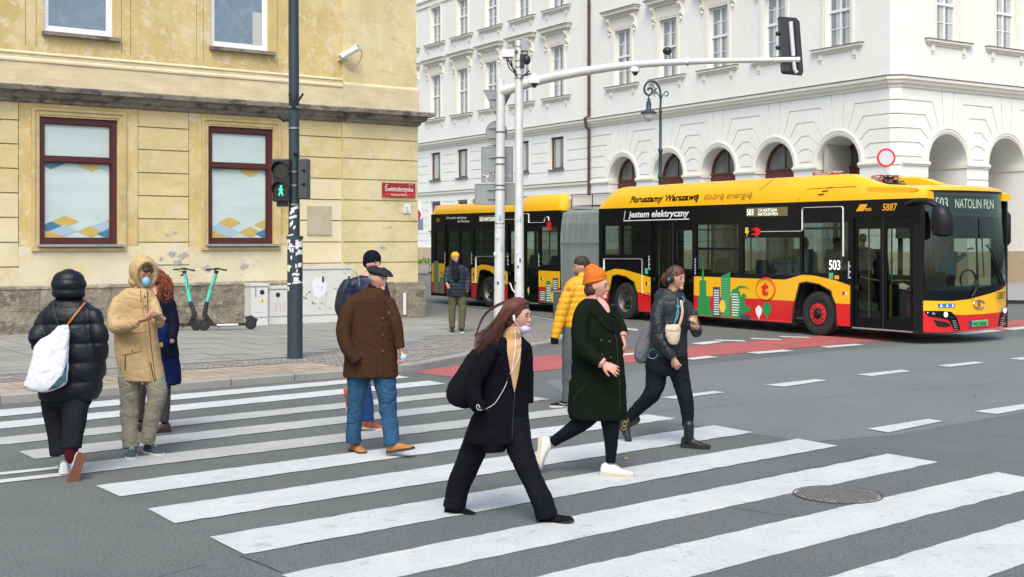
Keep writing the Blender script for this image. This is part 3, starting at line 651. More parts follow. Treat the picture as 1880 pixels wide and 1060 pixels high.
# left range: plain rusticated ground floor with brown windows
UL = 56.0
P = [(rect(UP, UL, 1.5, 8.35), 0)]; hol = []
for z in (7.76, 7.16, 6.58, 5.99):
    ed_ = [UP+.25]+[q for c in LW for q in (c-.98, c+.98)]+[UL]
    for i in range(0, len(ed_), 2):
        a, b = ed_[i], ed_[i+1]
        if z > 6: P.append((strip((a+.12, z), (b-.12, z), .055), .05))
        else: P.append((strip((a, z), (b, z), .05), .05))
for z in (4.6, 4.1, 3.55, 3.0, 2.45, 1.95):
    for i in range(0, len(ed_), 2): P.append((strip((ed_[i]+.12, z), (ed_[i+1]-.12, z), .055), .05))
P.append((strip((UP, 5.99), (UL, 5.99), .05), .05))
for c in LW:
    P.append((rect(c-.70, c+.70, 6.14, 8.02), None)); P.append((rect(c-.70, c+.70, 2.6, 4.68), None))
relief(P, lambda a, b, c: W1.at(a, b, c), reveal=.22).build('ground_floor_wall', m_wst, wb)
b2 = MB(); bar(UP, UL, .12, 1.5, -.2, .08, b2, W1); b2.build('plinth', m_tan, wb)
b2 = MB()
for z0, z1, w_ in ((5.08, 5.16, .05), (5.16, 5.30, .11)): bar(UP+.2, UL, z0, z1, 0, w_, b2, W1)
b2.build('string_course', m_wtr, wb); b2 = MB(); bar(UP+.2, UL, 5.30, 5.335, 0, .14, b2, W1); b2.build('string_flashing', m_lead, wb)
def lwin():
    fr = MB(); q = lambda a, b, w: Vector((a, w, b)); D0, D1 = -.20, -.13
    for r in (rect(-.7, -.59, 0, 1.88), rect(.59, .7, 0, 1.88), rect(-.59, .59, 0, .11), rect(-.59, .59, 1.77, 1.88)): fr.prism(r, q, D0, D1)
    gl = MB().prism(rect(-.6, .6, .1, 1.8), q, -.19, -.17); cu_ = MB().prism(rect(-.1, .35, .12, 1.76), q, -.169, -.165)
    si = MB().prism(rect(-.82, .82, -.07, 0), q, -.1, .12); return fr, gl, cu_, si
fr, gl, cu_, si = lwin(); fi = []
w0_ = fr.build('ground_window', m_brn, wb, local=True); gl.build('pane', m_wgl, w0_, local=True); cu_.build('curtain', m_cur, w0_, local=True); si.build('sill', m_lead, w0_, local=True)
def place(proto, mats):
    inv = ROOT[wb]; proto.matrix_local = inv @ mats[0]
    for m_ in mats[1:]:
        c = proto.copy(); link(c); c.parent = wb; c.matrix_local = inv @ m_
        for ch_ in proto.children: d_ = ch_.copy(); link(d_); d_.parent = c
place(w0_, [W1.frame(c, z) for c in LW for z in (6.14, 2.65)])
# upper floors
zt_ = 20.0
def upper(pl, cs, u0, u1, nm, m=m_wst):
    P = [(rect(u0, u1, 8.7, zt_), 0)]
    for c in cs:
        P.append((rect(c-.70, c+.70, 10.33, 13.32), None)); P.append((rect(c-.68, c+.68, 15.5, 18.0), None))
    relief(P, lambda a, b, c: pl.at(a, b, c), reveal=.28).build(nm, m, wb)
upper(W1, AC, .33, UP, 'upper_wall'); upper(W2, AC2, .33, 21.0, 'upper_flank'); upper(W1, LW, UP, UL, 'left_upper_wall')
def uwin(h, tr):
    q = lambda a, b, w: Vector((a, w, b)); fr = MB(); D0, D1 = -.24, -.18
    for r in (rect(-.7, -.61, 0, h), rect(.61, .7, 0, h), rect(-.61, .61, 0, .08), rect(-.61, .61, h-.08, h)): fr.prism(r, q, D0, D1)
    fr.prism(rect(-.61, .61, tr-.06, tr+.06), q, D0, D1+.03)
    fr.prism(rect(-.055, .055, .08, tr-.06), q, D0, D1+.005); fr.prism(rect(-.055, .055, tr+.06, h-.08), q, D0, D1+.005)
    for a, b in ((-.61, -.055), (.055, .61)):
        for z in ((.08+tr-.06)/2, (tr+.06+h-.08)/2): fr.prism(rect(a, b, z-.018, z+.018), q, D0, D1-.01)
        fr.prism(rect(a, a+.035, .08, h-.08) if a < 0 else rect(b-.035, b, .08, h-.08), q, D0+.01, D1-.02)
    gl = MB().prism(rect(-.62, .62, .07, h-.07), q, -.23, -.215)
    cu_ = MB().prism(rect(-.6, -.25, .1, h-.1), q, -.214, -.212).prism(rect(.02, .3, .1, h*.8), q, -.214, -.212)
    si = MB().prism(rect(-1.45, 1.45, -.13, -.031), q, 0, .17).prism(rect(-1.38, 1.38, -.2, -.13), q, 0, .11).prism(rect(-1.3, 1.3, -.27, -.2), q, 0, .06)
    fl_ = MB().prism(rect(-1.5, 1.5, -.03, 0), q, 0, .2)
    br = []
    for s in (-1, 1):
        b_ = MB(); b_.prism(rect(s*1.0-.1, s*1.0+.1, -.5, -.27), q, 0, .07); b_.prism(rect(s*1.0-.08, s*1.0+.08, -.62, -.5), q, 0, .03); br.append(b_)
    # moulded casing round the opening
    ca = MB()
    for i, o_, t in ((.02, .12, .03), (.12, .22, .05)):
        for r in (rect(-.7-o_, -.7-i, 0, h+o_), rect(.7+i, .7+o_, 0, h+o_), rect(-.7-i, .7+i, h+i, h+o_)): ca.prism(r, q, 0, t)
    return fr, gl, cu_, si, fl_, br, ca
def hood(h):
    q = lambda a, b, w: Vector((a, w, b)); ho = MB(); z = h+.72
    for x, z0, z1, w_ in ((1.25, z, z+.10, .12), (1.35, z+.10, z+.18, .2), (1.5, z+.18, z+.32, .33), (1.58, z+.32, z+.38, .38)): ho.prism(rect(-x, x, z0, z1), q, 0, w_)
    ho.prism(rect(-.98, .98, h+.24, z), q, 0, .02)
    fl_ = MB().prism(rect(-1.62, 1.62, z+.38, z+.41), q, 0, .42); bl_ = []
    for s in (-1, 1):
        br = MB(); bl_.append(br); c = s*1.13; cs = [(0, z), (.26, z), (.26, z-.12), (.2, z-.22), (.13, z-.34), (.1, z-.46), (.15, z-.56), (.1, z-.68), (0, z-.72)]
        br.rings([[Vector((c+k, w_, zz)) for w_, zz in cs] for k in (-.11, .11)])
        br.ell((c, .08, z-.84), (.07, .07, .09), nu=8, nv=6)
    return ho, fl_, bl_
def mkwin(h, tr, hooded):
    fr, gl, cu_, si, fl_, br, ca = uwin(h, tr)
    w_ = fr.build('window', m_whitew, wb, local=True); gl.build('pane', m_wgl, w_, local=True); cu_.build('curtain', m_cur, w_, local=True)
    si.build('sill', m_wtr, w_, local=True); fl_.build('sill_flashing', m_lead, w_, local=True); [b_.build('sill_bracket', m_wtr, w_, local=True) for b_ in br]; ca.build('casing', m_wtr, w_, local=True)
    if hooded:
        ho, f2, b2 = hood(h); ho.build('hood', m_wtr, w_, local=True); f2.build('hood_flashing', m_lead, w_, local=True); [b_.build('hood_bracket', m_wtr, w_, local=True) for b_ in b2]
    return w_
place(mkwin(2.95, 1.55, True), [W1.frame(c, 10.35) for c in AC+LW]+[W2.frame(c+.0, 10.42) for c in AC2[:4]])
place(mkwin(2.45, 1.3, False), [W1.frame(c, 15.53) for c in LW])
# main cornice over the ground floor, with flashing
def pl_sweep(prof, mb, u1, u2):
    c1, c2 = W1.at(.33, 0), W2.at(.33, 0); bis = (W1.n+W2.n).normalized()
    mb.rings([[W1.at(u1, z, w_) for w_, z in prof], [c1+Vector((0, 0, z))+(W1.n*.6+bis*.5).normalized()*w_*1.03 for w_, z in prof], [c2+Vector((0, 0, z))+(W2.n*.6+bis*.5).normalized()*w_*1.03 for w_, z in prof], [W2.at(u2, z, w_) for w_, z in prof]])
cm = MB(); pl_sweep([(-.1, 8.3), (.07, 8.3), (.08, 8.38), (.2, 8.46), (.22, 8.56), (.30, 8.6), (.31, 8.72), (.28, 8.74), (-.1, 8.745)], cm, UL, 21.0); cm.build('cornice', m_wtr, wb)
fm = MB(); pl_sweep([(-.1, 8.746), (.30, 8.735), (.335, 8.735), (.335, 8.765), (0, 8.83), (-.1, 8.83)], fm, UL, 21.0); fm.build('cornice_flashing', m_lead, wb)
sb = MB(); bar(UP, UL, 18.2, 18.35, 0, .08, sb, W1); bar(UP, UL, 18.62, 18.75, 0, .12, sb, W1); sb.build('upper_string_course', m_wtr, wb)
rf = MB(); rf.add([W1.at(UL, zt_), W1.at(.33, zt_), W2.at(.33, zt_), W2.at(21, zt_), W2.at(21, zt_)-W2.n*14, W1.at(UL, zt_)-W1.n*14], [tuple(range(6))]); rf.build('roof', m_lead, wb)
en = MB(); en.add([W2.at(21, .1), W2.at(21, zt_), W2.at(21, zt_)-W2.n*14, W2.at(21, .1)-W2.n*14], [(0, 1, 2, 3)]); en.build('end_wall', m_wst, wb); en = MB(); en.add([W1.at(UL, .1), W1.at(UL, zt_), W1.at(UL, zt_)-W1.n*14, W1.at(UL, .1)-W1.n*14], [(0, 1, 2, 3)]); en.build('end_wall', m_wst, wb)
dp_ = MB(); dpp = [W1.at(21.85, z, .12) for z in (1.5, 8.2)]; dp_.tube(dpp, .085, 10); dp_.tube([W1.at(21.85, 8.2, .12), W1.at(21.85, 8.3, .3), W1.at(21.85, 8.8, .38), W1.at(21.85, 8.95, .12), W1.at(21.85, zt_, .12)], .085, 10)
for z in (3, 5, 6.5, 7.7, 9.3, 12, 15, 18): dp_.tube([W1.at(21.85, z, .12), W1.at(21.85, z+.07, .12)], .105, 10)
dp_.build('downpipe', mat('brown_downpipe', (.075, .035, .03), .5), wb)
# ================================================================ ARTICULATED BUS
bO = G(1502, 617); bx = Vector((1500, -2280, 0)).normalized(); by = Vector((-bx.y, bx.x, 0))
BM = Matrix((bx, by*1.09, Vector((0, 0, 1)))).transposed().to_4x4(); BM.translation = bO
BI = BM.inverted()
bus = thing('articulated_bus', 'yellow red and black articulated electric bus with city skyline decals on its side', 'bus', mat=BM)
m_by = mat('bus_yellow', (.86, .46, .004), .32, coat=.5, vary=[(1.5, .03)]); m_br = mat('bus_red', (.62, .008, .010), .32, coat=.5)
m_bk = mat('bus_black', (.0035, .0045, .006), .25, spec=.25); m_rub = mat('rubber', (.012, .012, .013), .75); m_pl = mat('black_plastic', (.008, .009, .011), .45, spec=.3)
m_gls = glass('bus_side_glass', (.75, .9, .9), (.46, .52, .50)); m_ws = glass('windscreen_glass', (.8, .95, .95), (.60, .67, .65))
m_in = mat('bus_interior_grey', (.16, .17, .17), .7); m_pole = mat('yellow_pole', (.60, .38, .02), .35, coat=.5)
m_wd = mat('white_decal', (.78, .79, .80), .5); m_og = mat('orange_decal', (.80, .38, .02), .5); m_gr = mat('green_decal', (.02, .26, .07), .5); m_g2 = mat('pale_green_decal', (.10, .42, .24), .5)
m_led = mat('led_text', (.9, .95, .8), .6, emit=((.93, 1, .85), .55)); m_ledb = mat('led_board', (.16, .15, .06), .5)
S = lambda u, z, w=0.0: Vector((u, -w, z))
B = lambda mb, nm, m, par=bus, **k: mb.build(nm, m, par, local=True, **k)
ARC = [(-.70, .18), (-.66, .55), (-.49, 1.08), (-.30, 1.12), (.05, 1.08), (.37, .95), (.47, .6), (.53, .18)]
arch = lambda c: [(c+a, b) for a, b in ARC]
WH = [0.0, -6.54, -13.07]
# --- black side skin with openings
front_open = [rect(-3.84, -2.43, 1.86, 2.42), rect(-3.84, -2.43, 1.27, 1.80), rect(-2.26, -.52, 1.27, 2.09), rect(-.45, .82, 1.34, 2.41), rect(-7.5, -6.75, 1.66, 2.42), rect(-6.68, -5.62, 1.66, 2.42)]
rear_open = [rect(-16.35, -15.82, 1.4, 2.3), rect(-13.98, -12.15, 1.36, 1.95), rect(-13.98, -12.15, 2.0, 2.4), rect(-10.38, -9.55, 1.34, 2.4)]
doors = [(.96, 2.46), (-5.50, -3.94), (-12.05, -10.48), (-15.70, -14.12)]
def skin(u0, u1, opens, drs, whs):
    P = [(rect(u0, u1, .24, 2.86), 0)]+[(o, None) for o in opens]+[(rect(a, b, .2, 2.5), None) for a, b in drs]+[(arch(c), None) for c in whs]
    return relief(P, S, reveal=.05)
B(skin(-7.67, 2.62, front_open, doors[:2], WH[:2]), 'side_skin', m_bk); B(skin(-16.6, -9.4, rear_open, doors[2:], WH[2:]), 'side_skin', m_bk)
for o in front_open+rear_open:
    a, b = o[0][0], o[1][0]; z0, z1 = o[0][1], o[2][1]
    B(MB().prism(rect(a-.01, b+.01, z0-.01, z1+.01), S, -.03, -.024), 'side_window', m_gls)
# --- doors: two leaves each
for k, (a, b) in enumerate(doors):
    m_ = (a+b)/2; d = MB(); P = [(rect(a+.01, b-.01, .25, 2.49), 0)]; g = []
    for x0, x1 in ((a+.07, m_-.08), (m_+.08, b-.09)): P.append((rect(x0, x1, .46, 2.28), None)); g.append((x0, x1))
    dr = B(relief(P, lambda u, z, w: S(u, z, w-.03), reveal=.03), 'door', m_bk)
    for x0, x1 in g: B(MB().prism(rect(x0-.01, x1+.01, .45, 2.29), S, -.055, -.05), 'pane', glass('door_glass', (.75, .9, .9), (.62, .68, .66)), dr)
    B(MB().prism(rect(m_-.015, m_+.015, .26, 2.48), S, -.03, -.015), 'door_seal', m_rub, dr)
    hb = MB()
    for x in (a+.09, b-.10): hb.lathe([(.001, 0), (.055, .01), (.06, .03), (.02, .04), (.001, .04)], (x, .03, 1.05), 12, Matrix.Rotation(math.pi/2, 3, 'X'))
    B(hb, 'door_knob', m_pl, dr)
    B(MB().box(((a+b)/2, -.01, .235), (b-a, .05, .025)), 'door_sill', mat('alu_sill', (.45, .45, .45), .4, .6), dr)
    if k == 0:
        r_ = MB().tube([(m_+.09, .12, .5), (m_+.09, .12, 1.12), (m_+.14, .12, 1.2), (m_+.2, .12, 1.23), (b-.1, .12, 1.24)], .014, 8).tube([(a+.09, .12, 1.28), (m_-.1, .12, 1.2)], .014, 8)
        B(r_, 'door_rail', m_pole, dr)
        fx = MB().lathe([(.001, 0), (.09, .0), (.10, .04), (.10, .30), (.05, .40), (.03, .46), (.001, .47)], (m_+.42, .35, .52), 12); B(fx, 'fire_extinguisher', mat('extinguisher_red', (.55, .02, .02), .4), bus)
# --- coloured lower panels
def pan(L, nm, m, w0=.002, w1=.016):
    for q in L: B(MB().prism(q, S, w0, w1), nm, m)
def yp(c, a, b, r=1.17):
    return [(a, r), (c-.95, r), (c-.43, 1.29), (c-.1, 1.28), (c+.5, 1.19), (b, 1.10), (b, .715), (c+.50, .715), (c+.36, .96), (c+.05, 1.09), (c-.3, 1.13), (c-.5, 1.09), (c-.635, .715), (a, .715)]
pan([yp(0, -3.91, .88), yp(-6.54, -7.62, -5.54), yp(-13.07, -14.08, -12.08), rect(-10.45, -9.43, .715, 1.17), rect(-16.55, -15.73, .69, 1.28)], 'yellow_panel', m_by)
pan([[(-3.91, .713), (-.637, .713), (-.70, .23), (-3.91, .23)], [(.505, .713), (.88, .713), (.88, .25), (.545, .25)], [(-7.62, .713), (-7.177, .713), (-7.24, .25), (-7.62, .25)], [(-6.035, .713), (-5.54, .713), (-5.54, .23), (-5.995, .23)],
     [(-14.08, .713), (-13.707, .713), (-13.77, .27), (-14.08, .27)], [(-12.565, .713), (-12.08, .713), (-12.08, .25), (-12.525, .25)], rect(-10.45, -9.43, .27, .713), rect(-16.55, -15.73, .33, .688)], 'red_panel', m_br)
tm = MB()
for q in ([(-3.9, .25), (-.72, .25)],): tm.tube([S(*p, .018) for p in q], .006, 6)
B(tm, 'skirt_seam', mat('red_seam', (.6, .12, .11), .5))
# --- wheel arches, wheels
m_tyre = mat('tyre', (.018, .018, .019), .85, vary=[(20, .2)], bump=[(60, .3, .004)]); m_rimg = mat('steel_rim', (.16, .16, .155), .45, .5, vary=[(8, .3)]); m_rimr = mat('red_rim', (.60, .02, .02), .4)
for c in WH:
    wl = MB(); P = arch(c); wl.rings([[S(a, b, .0) for a, b in P], [S(a, b, -.55) for a, b in P]], cap=False, close=False); wl.prism(P, S, -.56, -.55); B(wl, 'wheel_arch', m_rub)
    lip = MB(); lip.rings([[S(a, b, w) for a, b in P] for w in (.005, .03)], cap=False, close=False)
    P2 = [(c+(a-c)*1.06, .18+(b-.18)*1.035) for a, b in P]; lip.rings([[S(a, b, .03) for a, b in P], [S(a, b, .028) for a, b in P2]], cap=False, close=False); B(lip, 'arch_trim', m_rub)
RX = Matrix.Rotation(math.pi/2, 3, 'X')
for k, c in enumerate(WH):
    R = .475; cc = (c, .02, R); w_ = MB().lathe([(.28, .02), (.30, .03), (.40, .035), (.45, .02), (.475, -.03), (.475, -.22), (.44, -.26), (.28, -.26)], cc, 40, RX)
    wo = B(w_, 'wheel', m_tyre, smooth=40)
    if k == 0:
        rm = MB().lathe([(.001, .045), (.085, .045), (.09, .03), (.12, .03), (.13, .025), (.22, .012), (.235, .02), (.25, .018), (.285, .01), (.285, -.1), (.001, -.1)], cc, 40, RX)
        B(rm, 'rim', m_rub, wo, smooth=40)
        rr = MB().lathe([(.125, .031), (.215, .018), (.222, .022), (.222, .016), (.12, .02)], cc, 40, RX); B(rr, 'rim_ring', m_rimr, wo)
        nb = MB()
        for j in range(10): a = 2*math.pi*j/10; nb.lathe([(.001, .045), (.014, .045), (.016, .02)], (c+.17*math.cos(a), .02, R+.17*math.sin(a)), 8, RX)
        B(nb, 'wheel_nuts', m_rub, wo)
        hl = MB()
        for j in range(10): a = 2*math.pi*(j+.5)/10; hl.lathe([(.001, .012), (.022, .012)], (c+.252*math.cos(a), .02, R+.252*math.sin(a)), 8, RX)
        hb = MB().lathe([(.001, .07), (.05, .068), (.075, .045)], cc, 20, RX); B(hb, 'hub', m_pl, wo, smooth=40)
    else:
        rm = MB().lathe([(.001, -.06), (.10, -.06), (.13, -.08), (.20, -.10), (.23, -.05), (.262, .02), (.285, .03), (.287, .0), (.287, -.12), (.001, -.12)], cc, 40, RX); B(rm, 'rim', m_rimg, wo, smooth=35)
        hb = MB().lathe([(.001, .03), (.06, .03), (.075, .01), (.08, -.06)], cc, 20, RX)
        for j in range(8): a = 2*math.pi*j/8; hb.lathe([(.001, -.04), (.014, -.04), (.016, -.07)], (c+.115*math.cos(a), .02, R+.115*math.sin(a)), 8, RX)
        B(hb, 'hub', m_rub, wo)
    wf = B(MB().lathe([(.001, .02), (.28, .02), (.45, .02), (.475, -.03), (.475, -.22), (.001, -.26)], (c, 2.46, R), 24, Matrix.Rotation(-math.pi/2, 3, 'X')), 'wheel', m_tyre)
# --- roof shoulders, deck
def shoulder(st, side, ins=.26, nm='roof_shoulder'):
    f = lambda y: y if side == 0 else 2.5-y
    rr = []
    for u, z in st:
        h = z-2.86; k = min(1, h/.55)
        rr.append([Vector((u, f(y), zz)) for y, zz in ((0, 2.86), (.015, 2.86+h*.35), (ins*.45*k+.01, 2.86+h*.86), (ins*.62*k+.02, 2.86+h*.97), (ins*k+.03, z), (ins*k+.12, z), (ins*k+.16, z-.03*k-.005), (ins*k+.18, 2.84))])
    return B(MB().rings(rr), nm, m_by, smooth=35)
stF = [(-7.67, 2.90), (-7.62, 3.0), (-7.5, 3.13), (-7.3, 3.29), (-7.1, 3.38), (-6.85, 3.42), (-3, 3.43), (.55, 3.43), (.8, 3.41), (1.0, 3.35), (1.3, 3.25), (1.65, 3.165), (2.1, 3.14), (2.45, 3.06), (2.75, 2.99)]
stR = [(-16.58, 2.9), (-16.5, 3.05), (-16.38, 3.15), (-16.2, 3.17), (-11.75, 3.15), (-11.65, 3.16), (-11.2, 3.33), (-9.6, 3.33), (-9.52, 3.26), (-9.42, 2.9)]
for st in (stF, stR): shoulder(st, 0); shoulder(st, 1)
m_deck = mat('roof_deck', (.30, .31, .31), .7, vary=[(3, .2)])
B(MB().box((-2.6, 1.25, 2.87), (10.1, 2.2, .05)), 'roof_deck', m_deck); B(MB().box((-13, 1.25, 2.87), (7.1, 2.2, .05)), 'roof_deck', m_deck)
rb = MB()
for u, l, h in ((-6, 1.2, .35), (-4.3, 1.6, .38), (-2.2, 1.9, .4), (-.2, .9, .3), (-15, 1.4, .18), (-12.7, 1.0, .15), (-10.5, 1.2, .3)): rb.box((u, 1.25, 2.9+h/2), (l, 1.5, h), bev=.02)
B(rb, 'battery_housing', mat('housing_grey', (.36, .37, .37), .6))
# roof pieces glimpsed behind: pale boxes over the joint
wj = MB(); wj.box((-8.55, 1.0, 3.12), (1.9, 1.2, .28), bev=.01); B(wj, 'joint_cover', mat('white_cover', (.66, .67, .66), .5))
fr_ = MB()
for u in (-9.45, -8.5, -7.65): fr_.tube([(u, .38, 2.9), (u, .38, 3.28)], .01, 6)
fr_.tube([(-9.5, .38, 3.28), (-7.6, .38, 3.28)], .01, 6); B(fr_, 'joint_rail', m_pl)
bxs = MB().box((-14.6, 1.0, 3.3), (.5, .8, .16), bev=.01); B(bxs, 'antenna_box', mat('white_cover', (0, 0, 0))); B(MB().box((-15.15, 1.0, 3.27), (.3, .6, .16), bev=.02), 'vent_box', mat('brass', (.42, .30, .10), .5))
# cables
def tangle(u, y, z, du, dz, n, cols, nm, rr=.012):
    for i in range(n):
        P = [(u+rnd.uniform(-du, du), y+rnd.uniform(-.3, .3), z+rnd.uniform(-dz*.2, dz)) for _ in range(5)]
        B(MB().tube(smoothpath(P, 4), rr*rnd.uniform(.6, 1.2), 6), nm, cols[i % len(cols)])
m_cr = mat('red_cable', (.50, .05, .03), .5); m_ck = mat('black_cable', (.012, .012, .014), .5); m_cw = mat('pale_cable', (.5, .48, .40), .5); m_co = mat('orange_cable', (.7, .16, .03), .5)
bp_ = Plane(bO, bx)
def bu(px, py, y): return bp_.uv(px, py, -y)
u1_, z1_ = bu(1512, 318, 1.25); u2_, z2_ = bu(1622, 325, 1.25)
tangle(u1_, 1.25, 3.42, .38, .16, 13, [m_cr, m_cw, m_co, m_cw], 'roof_cable'); tangle(u2_, 1.25, 3.25, .22, .17, 20, [m_cr, m_ck, m_ck, m_ck, m_cw], 'roof_cable', .012)
B(MB().box((u2_, 1.25, 3.15), (.5, .6, .2), bev=.02), 'cable_box', m_pl)
# --- bellows
bl = MB(); rr = []; n = 38
for i in range(n+1):
    u = -9.42+1.77*i/n; o = .0 if i % 2 else .05
    bow = .03*math.sin(math.pi*i/n)
    rr.append([Vector((u, y, z)) for y, z in ((o+bow, .42), (o+bow-.02, 1.5), (o+bow, 2.5), (o+.05+bow, 2.78), (.3, 2.86-o), (2.2, 2.86-o), (2.45-o, 2.78), (2.5-o, 2.4), (2.5-o, .42))])
bl.rings(rr, cap=False); B(bl, 'bellows', mat('bellows_grey', (.150, .178, .175), .7, vary=[(9, .18, (3, 1, .1)), (2, .1)]))
B(MB().box((-8.55, -.005, 1.95), (1.8, .012, .012)), 'bellows_seam', mat('bellows_seam', (.08, .09, .09), .7))
# --- hidden far side, floor, ceiling, ends
fs = MB(); FS = lambda u, z, w=0: Vector((u, 2.5, z))
for (u0, u1, L) in ((-7.67, 2.6, [(-7.4, -5.4), (-5.3, -3.6), (-3.5, -2.0), (-1.9, -.1), (0, 1.2), (1.35, 2.35)]), (-16.6, -9.4, [(-16.3, -14.6), (-14.5, -12.7), (-12.6, -11), (-10.9, -9.6)])):
    B(relief([(rect(u0, u1, .24, 2.86), 0)]+[(rect(a, b, 1.0 if a > 1.3 else 1.25, 2.45), None) for a, b in L]+[([(c+a, b) for a, b in ARC], None) for c in WH if u0 < c < u1], lambda u, z, w: Vector((u, 2.5+w, z)), reveal=.05), 'far_side_skin', m_by if u0 > 99 else m_bk)
    for a, b in L: B(MB().prism(rect(a, b, 1.0 if a > 1.3 else 1.25, 2.45), lambda u, z, w: Vector((u, 2.49+w, z)), 0, .006), 'far_window', glass('far_glass', (.8, .9, .9), (.86, .9, .88)))
    B(MB().box(((u0+u1)/2, 1.25, .34), (u1-u0-.1, 2.4, .04)), 'floor', mat('bus_floor', (.05, .055, .06), .8))
    B(MB().box(((u0+u1)/2, 1.25, 2.82), (u1-u0-.1, 2.4, .04)), 'ceiling', mat('bus_ceiling', (.14, .145, .14), .7))
B(MB().box((-16.6, 1.25, 1.55), (.04, 2.5, 2.62)), 'rear_wall', m_bk); B(MB().box((-6, 1.25, .25), (3, 1.6, .1)), 'underframe', m_rub)
B(MB().box((-2.5, 1.25, .27), (9.9, 2.3, .08)), 'underframe', m_rub); B(MB().box((-13, 1.25, .33), (7, 2.3, .08)), 'underframe', m_rub)
# seats and poles
m_seat = mat('seat_cloth', (.035, .045, .07), .8, vary=[(30, .3)]); m_sb = mat('seat_shell', (.045, .047, .05), .5)
for u, y in ((-7.0, .55), (-6.2, .55), (-6.9, 1.9), (-3.3, .5), (-2.0, .55), (-1.1, .75), (-.6, .55), (.1, .55), (-3.0, 1.95), (-2.0, 1.95), (-1.0, 1.95), (.1, 1.95), (-13.6, .5), (-12.9, .5), (-13.4, 1.9), (-10.1, .5), (-10.0, 1.9)):
    zf = .36 if u < -5 or -4 < u < -1.6 or u < -9 else .62
    s_ = MB().box((u, y, zf+.5), (.42, .42, .09), bev=.03); s_.rings([[Vector((u-.2-.10*t-.0, y+dy*(1-.35*max(0, t-.75)*4*(t > .75)), zf+.5+.72*t)) for dy in (-.21, .21)]+[Vector((u-.14-.10*t, y+dy*(1-.35*max(0, t-.75)*4*(t > .75)), zf+.5+.72*t)) for dy in (.21, -.21)] for t in (0, .3, .6, .8, .95, 1.0)])
    so_ = B(s_, 'seat', m_seat); B(MB().box((u, y, zf+.22), (.3, .3, .45)), 'seat_base', m_sb, so_)
    B(MB().tube(smoothpath([(u-.28, y-.2, zf+.85), (u-.3, y-.2, zf+1.05), (u-.3, y+.2, zf+1.05), (u-.28, y+.2, zf+.85)], 3), .014, 6), 'seat_handle', m_pole, so_)
pol = MB()
for u, y in ((-7.2, .35), (-6.1, 1.0), (-5.6, .3), (-3.85, .35), (-3.3, .9), (-2.35, .3), (-1.55, 1.0), (-.5, .95), (.25, .4), (.9, .5), (.5, 1.6), (1.6, 1.5), (-14.1, .3), (-12.1, .3), (-10.4, .3), (-13, 1.2)): pol.tube([(u, y, .36), (u, y, 2.8)], .017, 8)
for y in (.45, 2.0):
    for a, b in ((-7.5, -5.6), (-3.8, .8), (-14, -12.2)): pol.tube([(a, y, 2.3), (b, y, 2.3)], .016, 8)
pol.tube(smoothpath([(-3.75, .35, 1.2), (-3.6, .35, 1.9), (-3.7, .35, 2.2)], 4), .016, 8)
B(pol, 'grab_poles', m_pole)
hs = MB()
for u in (-3.4, -3.15, -2.7, -.2, .3, -6.2, -6.9): hs.tube([(u, .45, 2.3), (u, .45, 2.16)], .01, 6).tube([(u+.05*math.cos(a), .45, 2.11+.06*math.sin(a)) for a in [2*math.pi*i/10 for i in range(11)]], .008, 6)
B(hs, 'hand_straps', m_pl)
# --- front
def xf(t, z):
    q = abs(2*t-1); x = 2.62+.40*(1-q**2.8)
    return x-.10*max(0, (z-1.1)/1.8)**1.6-.03*max(0, .5-z)
def lerpf(L): 
    def f(t):
        for (a, va), (b, vb) in zip(L, L[1:]):
            if t <= b: return va+(vb-va)*(t-a)/(b-a)
        return L[-1][1]
    return f
def patch(lo, hi, m, nm, t0=0., t1=1., off=0., n=28, nz=6, th=.03, par=bus, fn=None):
    rr = []
    for i in range(n+1):
        t = t0+(t1-t0)*i/n; a, b = lo(t), hi(t)
        col = [Vector((xf(t, a+(b-a)*j/nz)+off, 2.5*t, a+(b-a)*j/nz)) for j in range(nz+1)]
        rr.append(col+[p+Vector((-th, 0, 0)) for p in col[::-1]])
    return B(MB().rings(rr), nm, m, par, smooth=45)
zbot = lerpf([(0, .25), (.1, .24), (.5, .27), (1, .30)]); zr = lerpf([(0, .66), (.12, .63), (.28, .57), (.5, .57), (.8, .59), (1, .66)])
zy = lerpf([(0, .86), (.2, .845), (.35, .87), (.5, .93), (.7, 1.01), (.85, 1.08), (1, 1.15)]); zg = lerpf([(0, 1.12), (.1, 1.05), (.35, 1.05), (.6, 1.13), (.8, 1.21), (1, 1.27)])
c_ = lambda v: (lambda t: v)
patch(zbot, zr, m_br, 'front_bumper', .02, 1); patch(zr, zy, m_by, 'front_panel', .02, 1, off=.004); patch(zy, zg, m_bk, 'screen_surround', 0, 1)
patch(zg, c_(2.50), m_ws, 'windscreen', .03, .985, off=-.005, th=.004); patch(c_(2.50), c_(2.97), glass('header_glass', (.8, .95, .9), (.70, .75, .72)), 'header_glass', .03, .985, th=.004)
B(MB().box((2.2, 1.25, 2.28), (.5, 2.3, .42)), 'cab_dark_box', mat('cab_black', (.006, .007, .008), .8)); hdb = MB(); hdb.box((2.65, 1.3, 2.73), (.03, 2.0, .44)); B(hdb, 'display_board', mat('display_board', (.05, .055, .045), .6))  # black box added inside the cab to darken the upper windscreen
ft = lambda y0, z0, off=.012: (lambda a, b, w: Vector((xf((y0+a)/2.5, z0+b)+off+w, y0+a, z0+b)))
def ftext(s, size, y, z, m, off=.012, par=bus, **k): B(text_mb(s, size, ft(y, z, off), **k), 'lettering', m, par)
fd = lambda y0, z0: (lambda a, b, w: Vector((2.67+w, y0+a, z0+b)))
B(text_mb('503', .30, fd(.36, 2.67), bold=.001, sx=.85), 'display_text', m_led); B(text_mb('NATOLIN PŁN', .27, fd(.92, 2.68), bold=.001, sx=.66), 'display_text', m_led)
